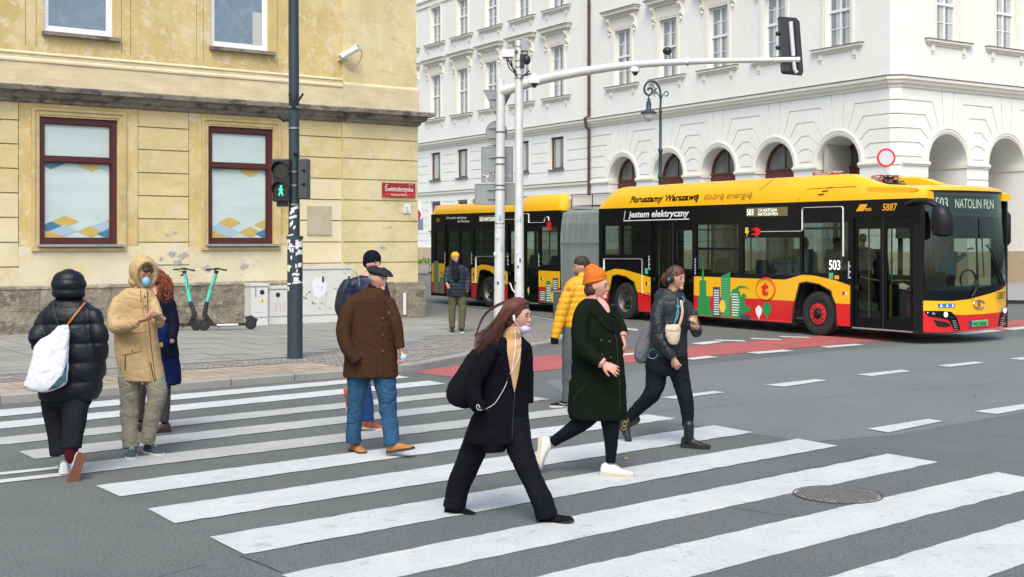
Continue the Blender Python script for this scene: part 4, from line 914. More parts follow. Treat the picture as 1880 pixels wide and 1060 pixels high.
patch(c_(2.97), c_(3.03), m_pl, 'header_trim', .02, .99, off=.006)
# roof cap over the windscreen
cap = MB(); rr = []
for i in range(29):
    t = .01+.98*i/28; x = xf(t, 3.0); y = 2.5*t; e = .06*(1-abs(2*t-1)**4)
    rr.append([Vector((x+.02, y, 3.02)), Vector((x+.01, y, 3.06+e*.3)), Vector((x-.18, y, 3.07+e)), Vector((x-.9, y, 3.10+e*.8)), Vector((1.3, y, 3.12+e*.3)), Vector((1.3, y, 2.9)), Vector((x-.3, y, 2.9))])
cap.rings(rr); B(cap, 'roof_cap', m_by, smooth=40)
B(MB().rings([[Vector((u, y, z)) for y, z in ((-.004, .24), (-.006, 1.6), (.004, 2.84), (.1, 2.84), (.1, .24))] for u in (2.47, 2.6, 2.66)]), 'corner_pillar', m_pl)
B(MB().rings([[Vector((u, y, z)) for y, z in ((2.504, .24), (2.504, 2.84), (2.45, 2.84), (2.45, .24))] for u in (2.3, 2.66)]), 'far_pillar', m_pl)
# headlights, fog openings, vents
def fpoly(L, nm, m, off=.014, par=bus, th=.01):
    mb = MB(); P = [Vector((xf(a/2.5, b)+off, a, b)) for a, b in L]; n = len(P); mb.add(P+[p-Vector((th+.03, 0, 0)) for p in P], [tuple(range(n))]+[(i, (i+1) % n, (i+1) % n+n, i+n) for i in range(n)]); return B(mb, nm, m, par)
m_lens = mat('lamp_lens', (.85, .88, .9), .15, coat=1, emit=((1, 1, 1), .5)); m_chr = mat('chrome', (.55, .56, .58), .15, 1.0)
for s in (0, 1):
    f = (lambda y: y) if s == 0 else (lambda y: 2.5-y)
    o = .0 if s == 0 else .02
    h = fpoly([(f(y), z+o) for y, z in ((.06, .66), (.12, .55), (.30, .52), (.46, .48), (.58, .27), (.70, .28), (.62, .52), (.50, .64), (.3, .66))], 'headlight', m_bk)
    B(MB().ell((xf(f(.40)/2.5, .59)+.012, f(.40), .585+o), (.02, .055, .055)), 'lens', m_lens, h)
    B(MB().ell((xf(f(.20)/2.5, .59)+.012, f(.20), .60+o), (.018, .045, .03)).ell((xf(f(.12)/2.5, .6)+.012, f(.11), .62+o), (.015, .03, .02)), 'reflector', m_chr, h)
    fpoly([(f(y), z+o) for y, z in ((.20, .48), (.42, .44), (.50, .37), (.38, .34), (.26, .36))], 'fog_lamp', m_pl)
    vn = MB()
    for k in range(5):
        y0 = .545+.03*k*0+.012*k; vn.box((xf(f(.58)/2.5, .4)+.02, f(.54+.018*k), .46-.042*k), (.012, .10, .012))
    B(vn, 'bumper_slats', mat('slat_grey', (.30, .31, .32), .4), h)
# emblem, plate, numbers, stickers
em = MB(); e = [Vector((xf((1.17+.15*math.cos(a))/2.5, .77+.085*math.sin(a))+.02, 1.17+.15*math.cos(a), .77+.085*math.sin(a))) for a in [2*math.pi*i/28 for i in range(29)]]
em.tube(e, .011, 8); eo = B(em, 'emblem', m_chr); ftext('S', .16, 1.095, .712, m_chr, .016, eo, sx=1.5, shear=.25, bold=.004)
pt = fpoly([(.92, .325), (1.42, .335), (1.42, .455), (.92, .445)], 'number_plate', mat('green_plate', (.10, .50, .20), .5), .025)
fpoly([(.92, .325), (.965, .326), (.965, .446), (.92, .445)], 'plate_band', mat('plate_blue', (.02, .05, .35), .5), .029, pt)
ftext('WX 5070C', .10, .98, .352, mat('plate_black', (.01, .02, .01), .5), .036, pt, sx=.85, bold=.002)
ftext('5887', .20, 1.68, .86, mat('number_black', (.02, .015, .01), .6), .06, sx=.75, bold=.004)
for k in range(3): st_ = fpoly([(.27+.105*k, .72), (.36+.105*k, .72), (.36+.105*k, .80), (.27+.105*k, .80)], 'blue_sticker', mat('sticker_blue', (.02, .16, .50), .5), .016); fpoly([(.30+.105*k, .73), (.335+.105*k, .73), (.325+.105*k, .785), (.305+.105*k, .785)], 'sticker_symbol', m_wd, .019, st_)
# wipers
for pts in (((2.02, 1.12), (1.72, 1.55), (1.52, 1.86), (1.36, 1.93)), ((.95, .92), (1.07, 1.08), (1.10, 1.25), (1.05, 1.35))):
    w_ = MB(); P = [Vector((xf(y/2.5, z)+.04, y, z)) for y, z in pts]; w_.tube(P, [.022, .018, .012, .01], 8); wo = B(w_, 'wiper', m_pl)
    if pts[0][0] > 2: B(MB().tube([Vector((xf(y/2.5, z)+.03, y, z)) for y, z in ((1.30, 1.3), (1.28, 1.9), (1.30, 2.45))], .014, 6), 'blade', m_rub, wo); B(MB().tube([Vector((xf(y/2.5, z)+.05, y, z)) for y, z in ((1.95, 1.12), (1.62, 1.6), (1.40, 1.95))], .008, 6), 'rod', m_pl, wo)
B(MB().tube([(2.92, 1.28, 1.05), (2.87, 1.28, 2.5)], .02, 6), 'screen_divider', m_pl)
# mirrors
def wing(path, nm):
    return B(MB().rings([[Vector(c)+Vector((a*rx, b*ry, d*rz)) for a, b, d in [(math.cos(q)*1., math.sin(q), 0) for q in [2*math.pi*i/12 for i in range(12)]]] for c, rx, ry, rz in path]), nm, m_pl, smooth=50)
mr = B(MB().tube(smoothpath([(2.35, -.02, 2.74), (2.62, -.12, 2.79), (2.95, -.14, 2.77), (3.18, -.08, 2.66)], 4), [.06]*4+[.075]*4+[.085]*5, 10, flat=.7), 'mirror_arm', m_pl, smooth=60)
wing([((3.14, -.10, 2.72), .05, .05, 0), ((3.20, -.09, 2.66), .15, .16, 0), ((3.22, -.08, 2.5), .21, .19, 0), ((3.22, -.08, 2.3), .22, .19, 0), ((3.23, -.08, 2.14), .19, .17, 0), ((3.25, -.08, 2.10), .06, .06, 0)], 'mirror')
fm_ = MB().tube(smoothpath([(2.4, 2.40, 2.72), (2.56, 2.50, 2.70), (2.60, 2.50, 2.5)], 4), .04, 8); B(fm_, 'mirror_arm', m_pl)
wing([((2.63, 2.52, 2.62), .03, .03, 0), ((2.64, 2.535, 2.55), .06, .06, 0), ((2.64, 2.535, 2.0), .06, .06, 0), ((2.63, 2.52, 1.93), .03, .03, 0)], 'mirror')
# cab: dashboard, wheel, partition
B(MB().box((2.45, 1.25, .95), (.5, 2.3, .3), bev=.08), 'dashboard', mat('dash', (.03, .033, .035), .6))
B(MB().tube([(2.15+.0, 1.95+.23*math.cos(a), 1.22+.20*math.sin(a)) for a in [2*math.pi*i/18 for i in range(19)]], .018, 8), 'steering_wheel', m_pl)
B(MB().box((1.55, 1.45, 1.4), (.05, .95, 1.9)), 'cab_partition', mat('cab_partition', (.09, .10, .11), .5)); B(MB().box((2.0, .95, .95), (.85, .04, .9)), 'cab_door', mat('cab_partition', (0, 0, 0)))
ds = MB().box((1.72, 1.75, 1.25), (.12, .48, .75), bev=.04).box((1.92, 1.75, .85), (.45, .48, .12), bev=.04); B(ds, 'driver_seat', m_seat)
# --- lettering and drawings on the side
def stext(s, size, u, z, m, w=.003, par=bus, **k): return B(text_mb(s, size, lambda a, b, c: S(u+a, z+b, w+c-.004+.001), **k), 'lettering', m, par)
def shfn(u, z, o=.006):
    def f(a, b, w):
        zz = z+b; h = .57; q = (zz-2.86)/h
        y = .015*q/.35 if q < .35 else .015+(.127-.015)*(q-.35)/.51
        return Vector((u+a, y-o-w*.4, zz))
    return f
B(text_mb('Poruszamy Warszawę', .215, shfn(-6.38, 3.0), shear=.22, bold=.007, sx=1.33), 'lettering', m_bk); B(text_mb('dobrą energią', .215, shfn(-3.60, 3.0), shear=.22, bold=.0, sx=1.28), 'lettering', mat('thin_brown', (.30, .15, .004), .5))
stext('jestem elektryczny', .225, -6.40, 2.615, m_wd, shear=.22, bold=.006, sx=1.33)
def poly(L, m, nm='decal', w=.004): return B(MB().prism(L, S, w-.002, w), nm, m)
poly([(-6.62, 2.52), (-4.10, 2.53), (-4.10, 2.552), (-6.60, 2.542), (-6.54, 2.78), (-6.565, 2.78)], m_wd)
stext('5887', .20, 1.70, 2.63, m_og, shear=.2, bold=.003, sx=.9)
poly([(1.03, 2.63), (1.14, 2.77), (1.34, 2.77), (1.29, 2.70), (1.22, 2.63)], m_og); stext('mza', .12, 1.22, 2.635, m_og, w=.006, shear=.25, sx=1.1, bold=.002)
lb = poly(rect(-2.15, -.88, 2.57, 2.765), m_ledb); stext('503', .19, -2.14, 2.60, m_led, w=.007, sx=.8, bold=.001); stext('CH NATOLIN', .10, -1.78, 2.67, m_led, w=.007, sx=.95, bold=.0); stext('NATOLIN PŁN', .10, -1.78, 2.585, m_led, w=.007, sx=.95, bold=.0)
stext('503', .28, .30, 1.42, m_led, sx=.78, bold=.004)
def wline(L, r=.018, w=.008, m=None):
    P = [S(a, b, w) for a, b in L]; return B(MB().tube(P, r, 6, flat=.3), 'white_line', m or m_wd)
def rnd_path(L, r=.06):
    out = [L[0]]
    for i in range(1, len(L)-1):
        p, q, s_ = Vector(L[i-1]), Vector(L[i]), Vector(L[i+1]); a = q+(p-q).normalized()*r; b = q+(s_-q).normalized()*r
        out += [tuple(a.lerp(q, t).lerp(q.lerp(b, t), t)) for t in (0, .25, .5, .75, 1)]
    return out+[L[-1]]
wline(rnd_path([(-1.68, 2.225), (-.44, 2.23), (-.44, 2.735), (.70, 2.735), (.70, 1.70)]), .024)
poly([(-1.70, 2.19), (-1.70, 2.26), (-1.76, 2.30), (-1.80, 2.30), (-1.80, 2.33), (-1.86, 2.33), (-1.86, 2.30), (-1.98, 2.29), (-1.98, 2.265), (-1.87, 2.26), (-1.87, 2.19), (-1.98, 2.185), (-1.98, 2.16), (-1.86, 2.15), (-1.86, 2.11), (-1.80, 2.11), (-1.80, 2.14), (-1.76, 2.15)], mat('red_decal', (.70, .01, .012), .5))
poly([(-2.18, 2.32), (-2.08, 2.32), (-2.12, 2.25), (-2.06, 2.25), (-2.16, 2.10), (-2.14, 2.20), (-2.20, 2.20)], mat('yellow_decal', (.80, .60, .05), .5))
wline(rnd_path([(-7.42, 1.16), (-7.42, 1.545), (-5.85, 1.56), (-5.85, .69), (-5.52, .67)], .05), .02, .02)
wline(rnd_path([(-12.26, 2.64), (-11.5, 2.64), (-11.5, 2.79), (-10.95, 2.79), (-10.95, 2.53), (-10.17, 2.53), (-10.14, 2.66), (-9.97, 2.70), (-9.95, 2.58)], .05), .022)
poly([(-10.02, 2.55), (-9.88, 2.55), (-9.86, 2.50), (-9.86, 2.34), (-9.89, 2.30), (-10.01, 2.30), (-10.04, 2.34), (-10.04, 2.50)], mat('red_decal', (0, 0, 0)))
wline(rnd_path([(-13.82, .72), (-13.82, 1.53), (-12.1, 1.56)], .05), .02, .02); wline([(-14.05, .735), (-13.72, .735)], .02, .02); wline(rnd_path([(-12.4, .76), (-11.9, .78), (-11.8, .6), (-11.65, .5)], .05), .02, .02)
poly([(-11.0, .68), (-10.93, .68), (-10.96, .60), (-10.91, .60), (-11.0, .44), (-10.98, .55), (-11.03, .55)], mat('yellow_decal', (0, 0, 0)))
stext('130. autobus elektryczny', .10, -15.66, 2.70, m_wd, shear=.2, sx=1.25, bold=.002); stext('dla Warszawy', .10, -14.95, 2.585, m_wd, shear=.2, sx=1.25, bold=.002); stext('5887', .15, -16.28, 2.62, m_og, shear=.2, sx=.8)
poly(rect(-13.65, -12.5, 2.59, 2.77), m_ledb); stext('503 NATOLIN', .16, -13.63, 2.61, m_led, w=.007, sx=.95, bold=.0)
vl = MB()
for u, z0 in ((.84, 1.25), (-5.60, 1.3), (-10.46, 1.3), (-12.06, 1.3), (-14.1, 1.3), (-15.72, 1.3)):
    for k in range(9): vl.prism(rect(u, u+.035*(1+(k % 3 == 0)), z0+k*.04, z0+k*.04+.022), S, .018, .020)
B(vl, 'small_lettering', m_wd)
poly(rect(-3.90, -3.85, 1.2, 1.62), mat('plate_blue', (0, 0, 0)), 'blue_strip', .006)
for k in range(6): poly(rect(-3.89, -3.86, 1.23+.065*k, 1.26+.065*k), m_wd, w=.009)
poly(rect(.30, .42, 1.22, 1.35), m_g2); poly(rect(.46, .58, 1.22, 1.30), m_og); poly(rect(-5.76, -5.64, 1.19, 1.33), m_g2)
sm = lambda L, m, w=.020: poly(L, m, w=w)
# skyline
sm([(-3.60, 1.66), (-3.575, 1.32), (-3.555, 1.30), (-3.55, 1.08), (-3.47, 1.08), (-3.47, .72), (-3.36, .72), (-3.36, .40), (-3.22, .38), (-3.22, .24), (-3.82, .24), (-3.82, .40), (-3.76, .42), (-3.76, .72), (-3.71, .72), (-3.71, 1.08), (-3.63, 1.08), (-3.625, 1.30), (-3.605, 1.32)], m_gr)
def tower(u0, u1, z0, z1, m, ml, slant=0):
    sm([(u0, z0), (u1, z0), (u1, z1+slant), (u0, z1)], m, .021); n = int((z1-z0)/.055)
    for k in range(1, n): sm(rect(u0+.03, u1-.03, z0+k*.055, z0+k*.055+.026), ml, .0225)
tower(-3.24, -3.0, .24, .94, mat('navy_decal', (.04, .07, .09), .5), m_wd); tower(-2.96, -2.66, .24, 1.20, m_gr, m_g2, .10)
sm([(-2.63, .24), (-2.63, .84), (-2.56, .92), (-2.42, .92), (-2.33, .84), (-2.33, .24)], m_gr, .021)
for k in range(9): sm(rect(-2.60, -2.36, .30+.06*k, .325+.06*k), m_wd, .0225)
sm([(-3.03, .50), (-2.97, .36), (-2.86, .36), (-2.80, .50), (-2.86, .62), (-2.92, .66), (-2.98, .62)], mat('yellow_decal', (0, 0, 0)), .024)
sm([(-2.50, .90), (-2.42, .98), (-2.2, 1.0), (-2.0, .92), (-2.2, .965), (-2.40, .93), (-2.36, .86), (-2.30, .62), (-2.2, .34), (-2.05, .24), (-2.42, .24), (-2.34, .6), (-2.42, .84)], m_gr, .024)
sm([(-2.32, .74), (-2.22, .84), (-2.14, .78), (-2.2, .66), (-2.12, .5), (-1.98, .56), (-2.0, .44), (-2.16, .38), (-2.26, .44)], m_gr, .0245); sm([(-2.30, .24), (-2.02, .24), (-1.98, .34), (-2.34, .34)], mat('navy_decal', (0, 0, 0)), .0255)
def blob(cx, cz, r, m, w=.022, k=1.2): sm([(cx+math.cos(a)*r*(1+.12*math.sin(3*a)), cz+math.sin(a)*r*k*(1+.1*math.cos(4*a))) for a in [2*math.pi*i/24 for i in range(24)]], m, w)
blob(-1.74, .44, .10, m_wd); sm(rect(-1.76, -1.72, .27, .36), m_wd); blob(-1.49, .50, .13, m_gr); sm(rect(-1.51, -1.47, .29, .4), m_gr)
tl = [S(-1.53+.30*math.cos(a), .945+.25*math.sin(a), .018) for a in [2*math.pi*i/36 for i in range(37)]]
m_rd = mat('red_decal', (0, 0, 0)); B(MB().tube(tl, .022, 6, flat=.25), 'round_logo', m_rd)
stext('t', .42, -1.66, .82, m_rd, w=.02, shear=.1, bold=.022, sx=1.25)
tower(-10.40, -10.10, .29, .62, mat('navy_decal', (0, 0, 0)), m_wd); tower(-9.75, -9.5, .62, .98, mat('navy_decal', (0, 0, 0)), m_wd)
sm([(-10.08, .29), (-10.08, .8), (-10.03, .9), (-9.9, .9), (-9.82, .8), (-9.82, .29)], m_gr, .021)
for k in range(7): sm(rect(-10.04, -9.84, .33+.07*k, .36+.07*k), m_wd, .023)
blob(-9.72, .46, .13, mat('yellow_decal', (0, 0, 0))); sm(rect(-16.4, -16.1, .34, 1.36), mat('dull_green', (.10, .24, .16), .5)); sm(rect(-16.02, -15.8, .34, .85), mat('dull_green', (0, 0, 0)))
for u, z in ((.72, .93), (-5.68, .95), (-10.3, .95), (-13.95, .98), (-12.2, .95), (-15.9, .98)): blob(u, z, .035, m_rd if u > 0 else m_bk, .02); sm(rect(u+.045, u+.09, z-.03, z+.03), m_wd)
vr = MB()
for k in range(3): vr.prism([(a, b) for a, b in ((-.02+.1*k, 2.99+.07*k), (.14+.1*k, 2.995+.07*k), (.17+.1*k, 3.02+.07*k), (.01+.1*k, 3.015+.07*k))], lambda a, b, w: shfn(0, 0)(a, b, w), 0, .006)
B(vr, 'roof_louvres', m_bk)
lh = MB()
for pts in ([(-.6, 2.9), (-.32, 3.14), (1.0, 3.15)], [(-1.8, 3.15), (-1.45, 3.41)]): lh.tube([shfn(0, 0)(a, b, 0) for a, b in pts], .006, 6)
B(lh, 'roof_seam', mat('seam_ochre', (.45, .22, .01), .5))
# ================================================================ STREET FURNITURE
m_navy = mat('navy_pole_paint', (.018, .036, .050), .5, vary=[(3, .12)], spots=[(30, .68, .72, (.12, .14, .15), .5)])
m_grp = mat('galvanised_white', (.62, .64, .63), .45, .2, vary=[(4, .08)], spots=[(8, .6, .68, (.32, .33, .33), .5), (25, .68, .71, (.10, .10, .10), .6)])
m_sig = mat('signal_black', (.012, .013, .015), .45); m_stk = mat('paper_sticker', (.62, .64, .66), .6, vary=[(20, .2)])
m_steel = mat('steel', (.4, .4, .4), .35, .9)
# --- dark pole with pedestrian signal
pb = G(541.5, 658, .11); Yp = pb.y
pole = thing('signal_pole', 'tall navy steel pole covered in torn stickers at the pavement edge', 'pole', pb)
def pz(py, Y): return H+(HZ-py)*Y/F
MB().tube([(pb.x, Yp, .11), (pb.x, Yp, pz(437, Yp))], .125, 24).build('sleeve', m_navy, pole, smooth=50)
px_ = PX(540, 300, Yp).x
MB().tube([(px_, Yp, pz(437, Yp)-.01), (px_, Yp, pz(300, Yp)), (px_-.01, Yp, pz(-120, Yp))], [.093, .088, .078], 24).build('mast', m_navy, pole, smooth=50)
MB().tube([(pb.x, Yp, pz(437, Yp)-.02), (pb.x, Yp, pz(437, Yp)+.03)], .135, 24).build('collar', m_navy, pole)
def wrap(py, x0, x1, hpx, r, m, tilt=0., nm='sticker'):
    """a sticker wrapped on the pole, x0..x1 as fractions of the visible width"""
    n = 5; z = pz(py, Yp); h = hpx*Yp/F; cx = pb.x if py > 437 else px_; rr = []
    for i in range(n+1):
        f = (x0+(x1-x0)*i/n)*2-1; a = math.asin(max(-.99, min(.99, f))); X = cx+math.sin(a)*(r+.003); Yy = Yp-math.cos(a)*(r+.003); dz = tilt*(i/n-.5)*h
        rr.append([(X, Yy, z+dz-h/2), (X, Yy, z+dz+h/2)])
    mb = MB().add([p for q in rr for p in q], [(2*i, 2*i+2, 2*i+3, 2*i+1) for i in range(n)]); mb.build(nm, m, pole)
for _ in range(34):
    py = 440+92*rnd.random()**1.1; x0 = rnd.uniform(0, .8); wrap(py, x0, min(1, x0+rnd.uniform(.08, .35)), rnd.uniform(2, 8), .125, m_stk if rnd.random() < .75 else mat('dark_sticker', (.02, .02, .03), .5), rnd.uniform(-1, 1))
wrap(445, .0, .25, 26, .125, m_stk); wrap(449, .62, .8, 16, .125, m_stk); wrap(447, .7, 1, 14, .125, m_stk); wrap(513, .5, .8, 8, .125, m_stk); wrap(519, .8, 1, 2, .125, m_stk)
wrap(492, .02, .2, 9, .125, mat('lime_sticker', (.45, .75, .15), .6))
for py, a, b, h in ((383, .3, .9, 5), (399, .1, .8, 5), (411, .2, .5, 8), (390, .2, .6, 6), (432, .1, .5, 3), (418, .5, .7, 5)): wrap(py, a, b, h, .092, m_stk, .8)
bd_ = MB()
for py in (236, 316, 341, 376, 197): bd_.tube([(px_, Yp, pz(py, Yp)-.012), (px_, Yp, pz(py, Yp)+.012)], .098, 20)
bd_.build('clamp_bands', m_steel, pole)
fk_ = MB(); z0 = pz(200, Yp)
for x in (531, 545, 557): fk_.tube([(px_+.0, Yp-.1, z0), tuple(PX(x, 172, Yp-.12))], [.022, .018], 8)
fk_.build('bird_spikes', m_sig, pole)
cm_ = MB(); q0, q1 = PX(513, 211, Yp), PX(525, 221, Yp); cm_.tube([q0, q1], .055, 10).tube([q1, PX(531, 222, Yp)], .02, 6); cm_.build('detector', m_sig, pole)
MB().ell(PX(543, 281, Yp-.11), (.04, .04, .04)).build('beeper', m_sig, pole)
# pedestrian signal head
sh = thing('pedestrian_signal', 'black pedestrian signal head lit with a green walking figure', 'traffic light', PX(521, 332, Yp-.02))
x0, x1, z1, z0 = PX(504, 0, Yp).x, PX(536, 0, Yp).x, pz(293, Yp), pz(371, Yp)
MB().box(((x0+x1)/2, Yp-.1, (z0+z1)/2), (x1-x0, .2, z1-z0), bev=.02).build('housing', m_sig, sh)
lit = mat('signal_green', (.05, .7, .45), .4, emit=((.06, .9, .55), 1.0))
for k, py in enumerate((315, 351)):
    c = Vector((PX(520, py, Yp).x, Yp-.205, pz(py, Yp))); rM = Matrix.Rotation(math.pi/2, 3, 'X')
    MB().lathe([(.001, 0), (.125, .0), (.13, .008)], c, 24, rM).build('lens', mat('dark_lens', (.010, .012, .012), .25, coat=.4), sh)
    v = MB(); rr = []
    for i in range(15):
        a = math.radians(-15+210*i/14); L_ = .20*(.35+.65*max(0, math.sin(a)))
        e1, e2 = (math.cos(a)*.135, math.sin(a)*.135), (math.cos(a)*.143, math.sin(a)*.143)
        rr.append([c+Vector((e1[0], 0, e1[1])), c+Vector((e1[0], -L_, e1[1])), c+Vector((e2[0], -L_, e2[1])), c+Vector((e2[0], 0, e2[1]))])
    v.rings(rr); v.build('visor', m_sig, sh)
    if k == 1:
        s = .0088; g = lambda L: MB().prism([(a*s*.01*100, b*s*.01*100) for a, b in L], lambda a, b, w: c+Vector((a, -.012-w, b)), 0, .004)
        mg = MB(); 
        for L in ([(-1.6, 4.5), (1.8, 5), (2.2, -1), (-1.5, -1.5)], [(-1.5, 4.2), (-4.6, 1.4), (-4, .4), (-1.4, 2.4)], [(1.8, 4.6), (4.2, 1.2), (3.4, .2), (1.4, 2.6)], [(-1.5, -1), (.8, -1), (-2.4, -9), (-4.6, -9)], [(.2, -1), (2.2, -1), (4.6, -8.6), (2.4, -9), (1.2, -4)]): mg.merge(g(L))
        mg.merge(MB().lathe([(.001, 0), (.019, 0)], c+Vector((.004, -.014, .066)), 14, rM)); mg.build('walking_figure', lit, sh)
MB().box(((x0+x1)/2, Yp-.08, z0-.04), ((x1-x0)*.6, .1, .08)).build('button_box', m_sig, sh)
MB().tube([(x1-.02, Yp-.05, pz(300, Yp)), (px_, Yp, pz(300, Yp))], .02, 6).tube([(x1-.02, Yp-.05, pz(365, Yp)), (px_, Yp, pz(365, Yp))], .02, 6).build('bracket', m_sig, sh)
# second head seen from behind / the side
s2 = thing('traffic_signal', 'narrow black traffic signal head seen edge on beside the navy pole', 'traffic light', PX(558, 330, Yp))
xa, xb = PX(549.5, 0, Yp).x, PX(567, 0, Yp).x
MB().box(((xa+xb)/2, Yp+.02, (pz(292, Yp)+pz(366, Yp))/2), (xb-xa, .32, pz(292, Yp)-pz(366, Yp)), Matrix.Identity(4), bev=.02).build('housing', mat('signal_grey', (.045, .048, .052), .5), s2)
MB().tube([(px_, Yp, pz(314, Yp)), (xb-.04, Yp-.16, pz(314, Yp))], .022, 8).tube([(px_, Yp, pz(339, Yp)), (xb-.04, Yp-.16, pz(339, Yp))], .022, 8).build('bracket', m_sig, s2)
# --- white poles
YA, YBp = G(916, 592, .11).y, G(952, 600, .11).y
p1 = thing('signal_gantry', 'thick pale grey pole with a long curved arm reaching over the road', 'pole', PX(916, 592, YA))
xA = lambda py: PX(919.5-3.2*(py-160)/430, py, YA).x
MB().tube([(xA(592), YA, .11), (xA(420), YA, pz(420, YA)), (xA(160), YA, pz(160, YA)), (xA(150), YA, pz(146, YA))], [.125, .118, .10, .09], 24).build('mast', m_grp, p1, smooth=50)
arm = [(922, 168), (945, 161), (980, 150), (1035, 138), (1090, 128.5), (1165, 119), (1265, 113.5), (1350, 111.5), (1437, 110.5)]
YE = YA+.0; 
def AY(px): return YA-(px-922)/515*3.0
ap = smoothpath([tuple(PX(x, y, AY(x)))+(.5*w*AY(x)/F,) for (x, y), w in zip(arm, (19, 19, 18, 17, 16, 14, 12, 10, 9))], 4)
MB().tube([q[:3] for q in ap], [q[3] for q in ap], 16).build('arm', m_grp, p1, smooth=50)
bd_ = MB()
for py in (243, 290, 302, 341, 349, 411, 418): bd_.tube([(xA(py), YA, pz(py, YA)-.014), (xA(py), YA, pz(py, YA)+.014)], .118, 20)
bd_.build('clamp_bands', mat('band_dark', (.05, .05, .055), .5), p1)
for (x, y) in ((918, 400), (913, 433), (921, 455), (909, 466), (914, 520)):
    q = PX(x, y, YA-.13); MB().box(q, (.05*rnd.uniform(.6, 1.4), .004, .09*rnd.uniform(.5, 1.5))).build('sticker', rnd.choice([m_stk, mat('blue_scrap', (.2, .45, .6), .6), mat('dark_scrap', (.05, .05, .06), .6)]), p1)
p2 = thing('camera_pole', 'slim pale grey pole topped by a cluster of cameras and boxes', 'pole', PX(952, 600, YBp))
xB = lambda py: PX(952.5+1.0*(py-75)/525, py, YBp).x
MB().tube([(xB(600), YBp, .11), (xB(300), YBp, pz(300, YBp)), (xB(75), YBp, pz(75, YBp))], [.108, .095, .082], 24).build('mast', m_grp, p2, smooth=50)
for (x, y) in ((950, 402), (956, 402), (949, 463), (955, 478), (951, 490), (946, 520)):
    q = PX(x, y, YBp-.12); MB().box(q, (.035, .004, .07*rnd.uniform(.5, 1.5))).build('sticker', rnd.choice([m_stk, mat('blue_scrap', (0, 0, 0)), mat('dark_scrap', (0, 0, 0))]), p2)
bx_ = MB()
def pbx(x0, x1, y0, y1, Y, d, mb, bev=.01): a, b = PX(x0, y0, Y), PX(x1, y1, Y); mb.box(((a.x+b.x)/2, Y, (a.z+b.z)/2), (b.x-a.x, d, a.z-b.z), bev=bev)
pbx(957, 970, 72, 95, YBp-.05, .25, bx_); bx_.build('grey_box', mat('box_grey', (.28, .30, .31), .5), p2)
b3 = MB(); pbx(955, 963, 100, 125, YBp-.05, .2, b3); b3.ell(PX(967, 110, YBp-.1), (.09, .09, .11)); b3.tube([PX(962, 118, YBp), PX(958, 122, YBp)], .03, 6); b3.build('black_camera', m_sig, p2)
b4 = MB(); pbx(922, 944, 92, 106, YBp-.05, .2, b4); b4.tube([PX(920, 97, YBp-.1), PX(946, 94, YBp-.1)], .03, 8); b4.build('bullet_camera', m_wp, p2)
b5 = MB(); pbx(924, 941, 105, 107.5, YBp-.16, .1, b5, 0); pbx(938, 950, 92, 97, YBp-.1, .05, b5, 0); b5.build('camera_bracket', mat('rust', (0, 0, 0)), p2)
b6 = MB()
for a, b in (((932, 109), (948, 138)), ((937, 110), (941, 122)), ((941, 125), (948, 132)), ((972, 130), (955, 145)), ((975, 135), (958, 140))): b6.tube([PX(*a, YBp-.1), PX(*b, YBp-.1)], .016, 6)
b6.tube(smoothpath([tuple(PX(x, y, YBp-.12)) for x, y in ((930, 108), (935, 125), (945, 135), (950, 142))], 4), .012, 6); b6.build('cables', m_sig, p2)
b7 = MB()
for py in (86, 112, 124, 138, 144): b7.tube([(xB(py), YBp, pz(py, YBp)-.014), (xB(py), YBp, pz(py, YBp)+.014)], .095, 16)
b7.build('clamp_bands', m_steel, p2)
def dome(x, y, r, Y, lb, sc=1.0):
    t = thing('dome_camera', lb, 'camera', PX(x, y, Y), group='dome cameras on the arm'); c = PX(x, y, Y); k = r*Y/F
    MB().lathe([(.001, 1.7*k), (.35*k, 1.6*k), (.5*k, 1.0*k), (.95*k, .55*k), (1.05*k, .1*k), (1.0*k, -.15*k), (.001, -.15*k)], c, 18).build('housing', m_wp, t, smooth=50)
    MB().ell(c-Vector((0, 0, .1*k)), (.62*k, .62*k, .85*k)).build('dome', mat('black_gloss', (0, 0, 0)), t)
dome(981, 152, 10.5, YBp-.2, 'largest white dome camera with black bulb beside the camera pole'); dome(1166, 131, 9, AY(1166), 'white dome camera hanging in the middle of the curved arm'); dome(1262.5, 115, 6.5, AY(1262), 'small white dome camera farthest out along the arm')
bc = thing('black_camera', 'small black round camera on a thin stalk above the arm', 'camera', PX(1225, 110, AY(1225)))
MB().ell(PX(1225, 94, AY(1225)), (.10, .10, .09)).build('head', m_sig, bc); MB().tube([PX(1229, 96, AY(1225)), PX(1232, 114, AY(1225))], .012, 6).build('stalk', m_sig, bc)
# signal head at the arm's end, seen from behind
YG = AY(1437)
gh = thing('traffic_signal', 'large black overhead signal backboard at the end of the curved arm, seen from behind', 'traffic light', PX(1452, 100, YG))
bk_ = [(1428, 33), (1432, 30.5), (1462, 33), (1468, 40), (1475, 132), (1472, 139), (1438, 136), (1434, 132)]
def slab(L, Y, th, m, nm, par, sk=0.0):
    P = [PX(x, y, Y+(x-1428)*sk) for x, y in L]; n = len(P)
    return MB().add(P+[p+Vector((0, th, 0)) for p in P], [tuple(range(n)), tuple(range(2*n-1, n-1, -1))]+[(i, i+n, (i+1) % n+n, (i+1) % n) for i in range(n)]).build(nm, m, par)
slab(bk_, YG+.16, .04, mat('backboard', (.028, .033, .04), .5), 'backboard', gh, .006)
slab([(1431, 36), (1446, 37), (1451, 130), (1437, 130)], YG+.02, .14, mat('signal_case', (.018, .02, .024), .4), 'housing', gh); slab([(1459, 40), (1465, 41), (1471, 132), (1465, 132)], YG+.1, .06, mat('signal_case', (0, 0, 0)), 'frame', gh)
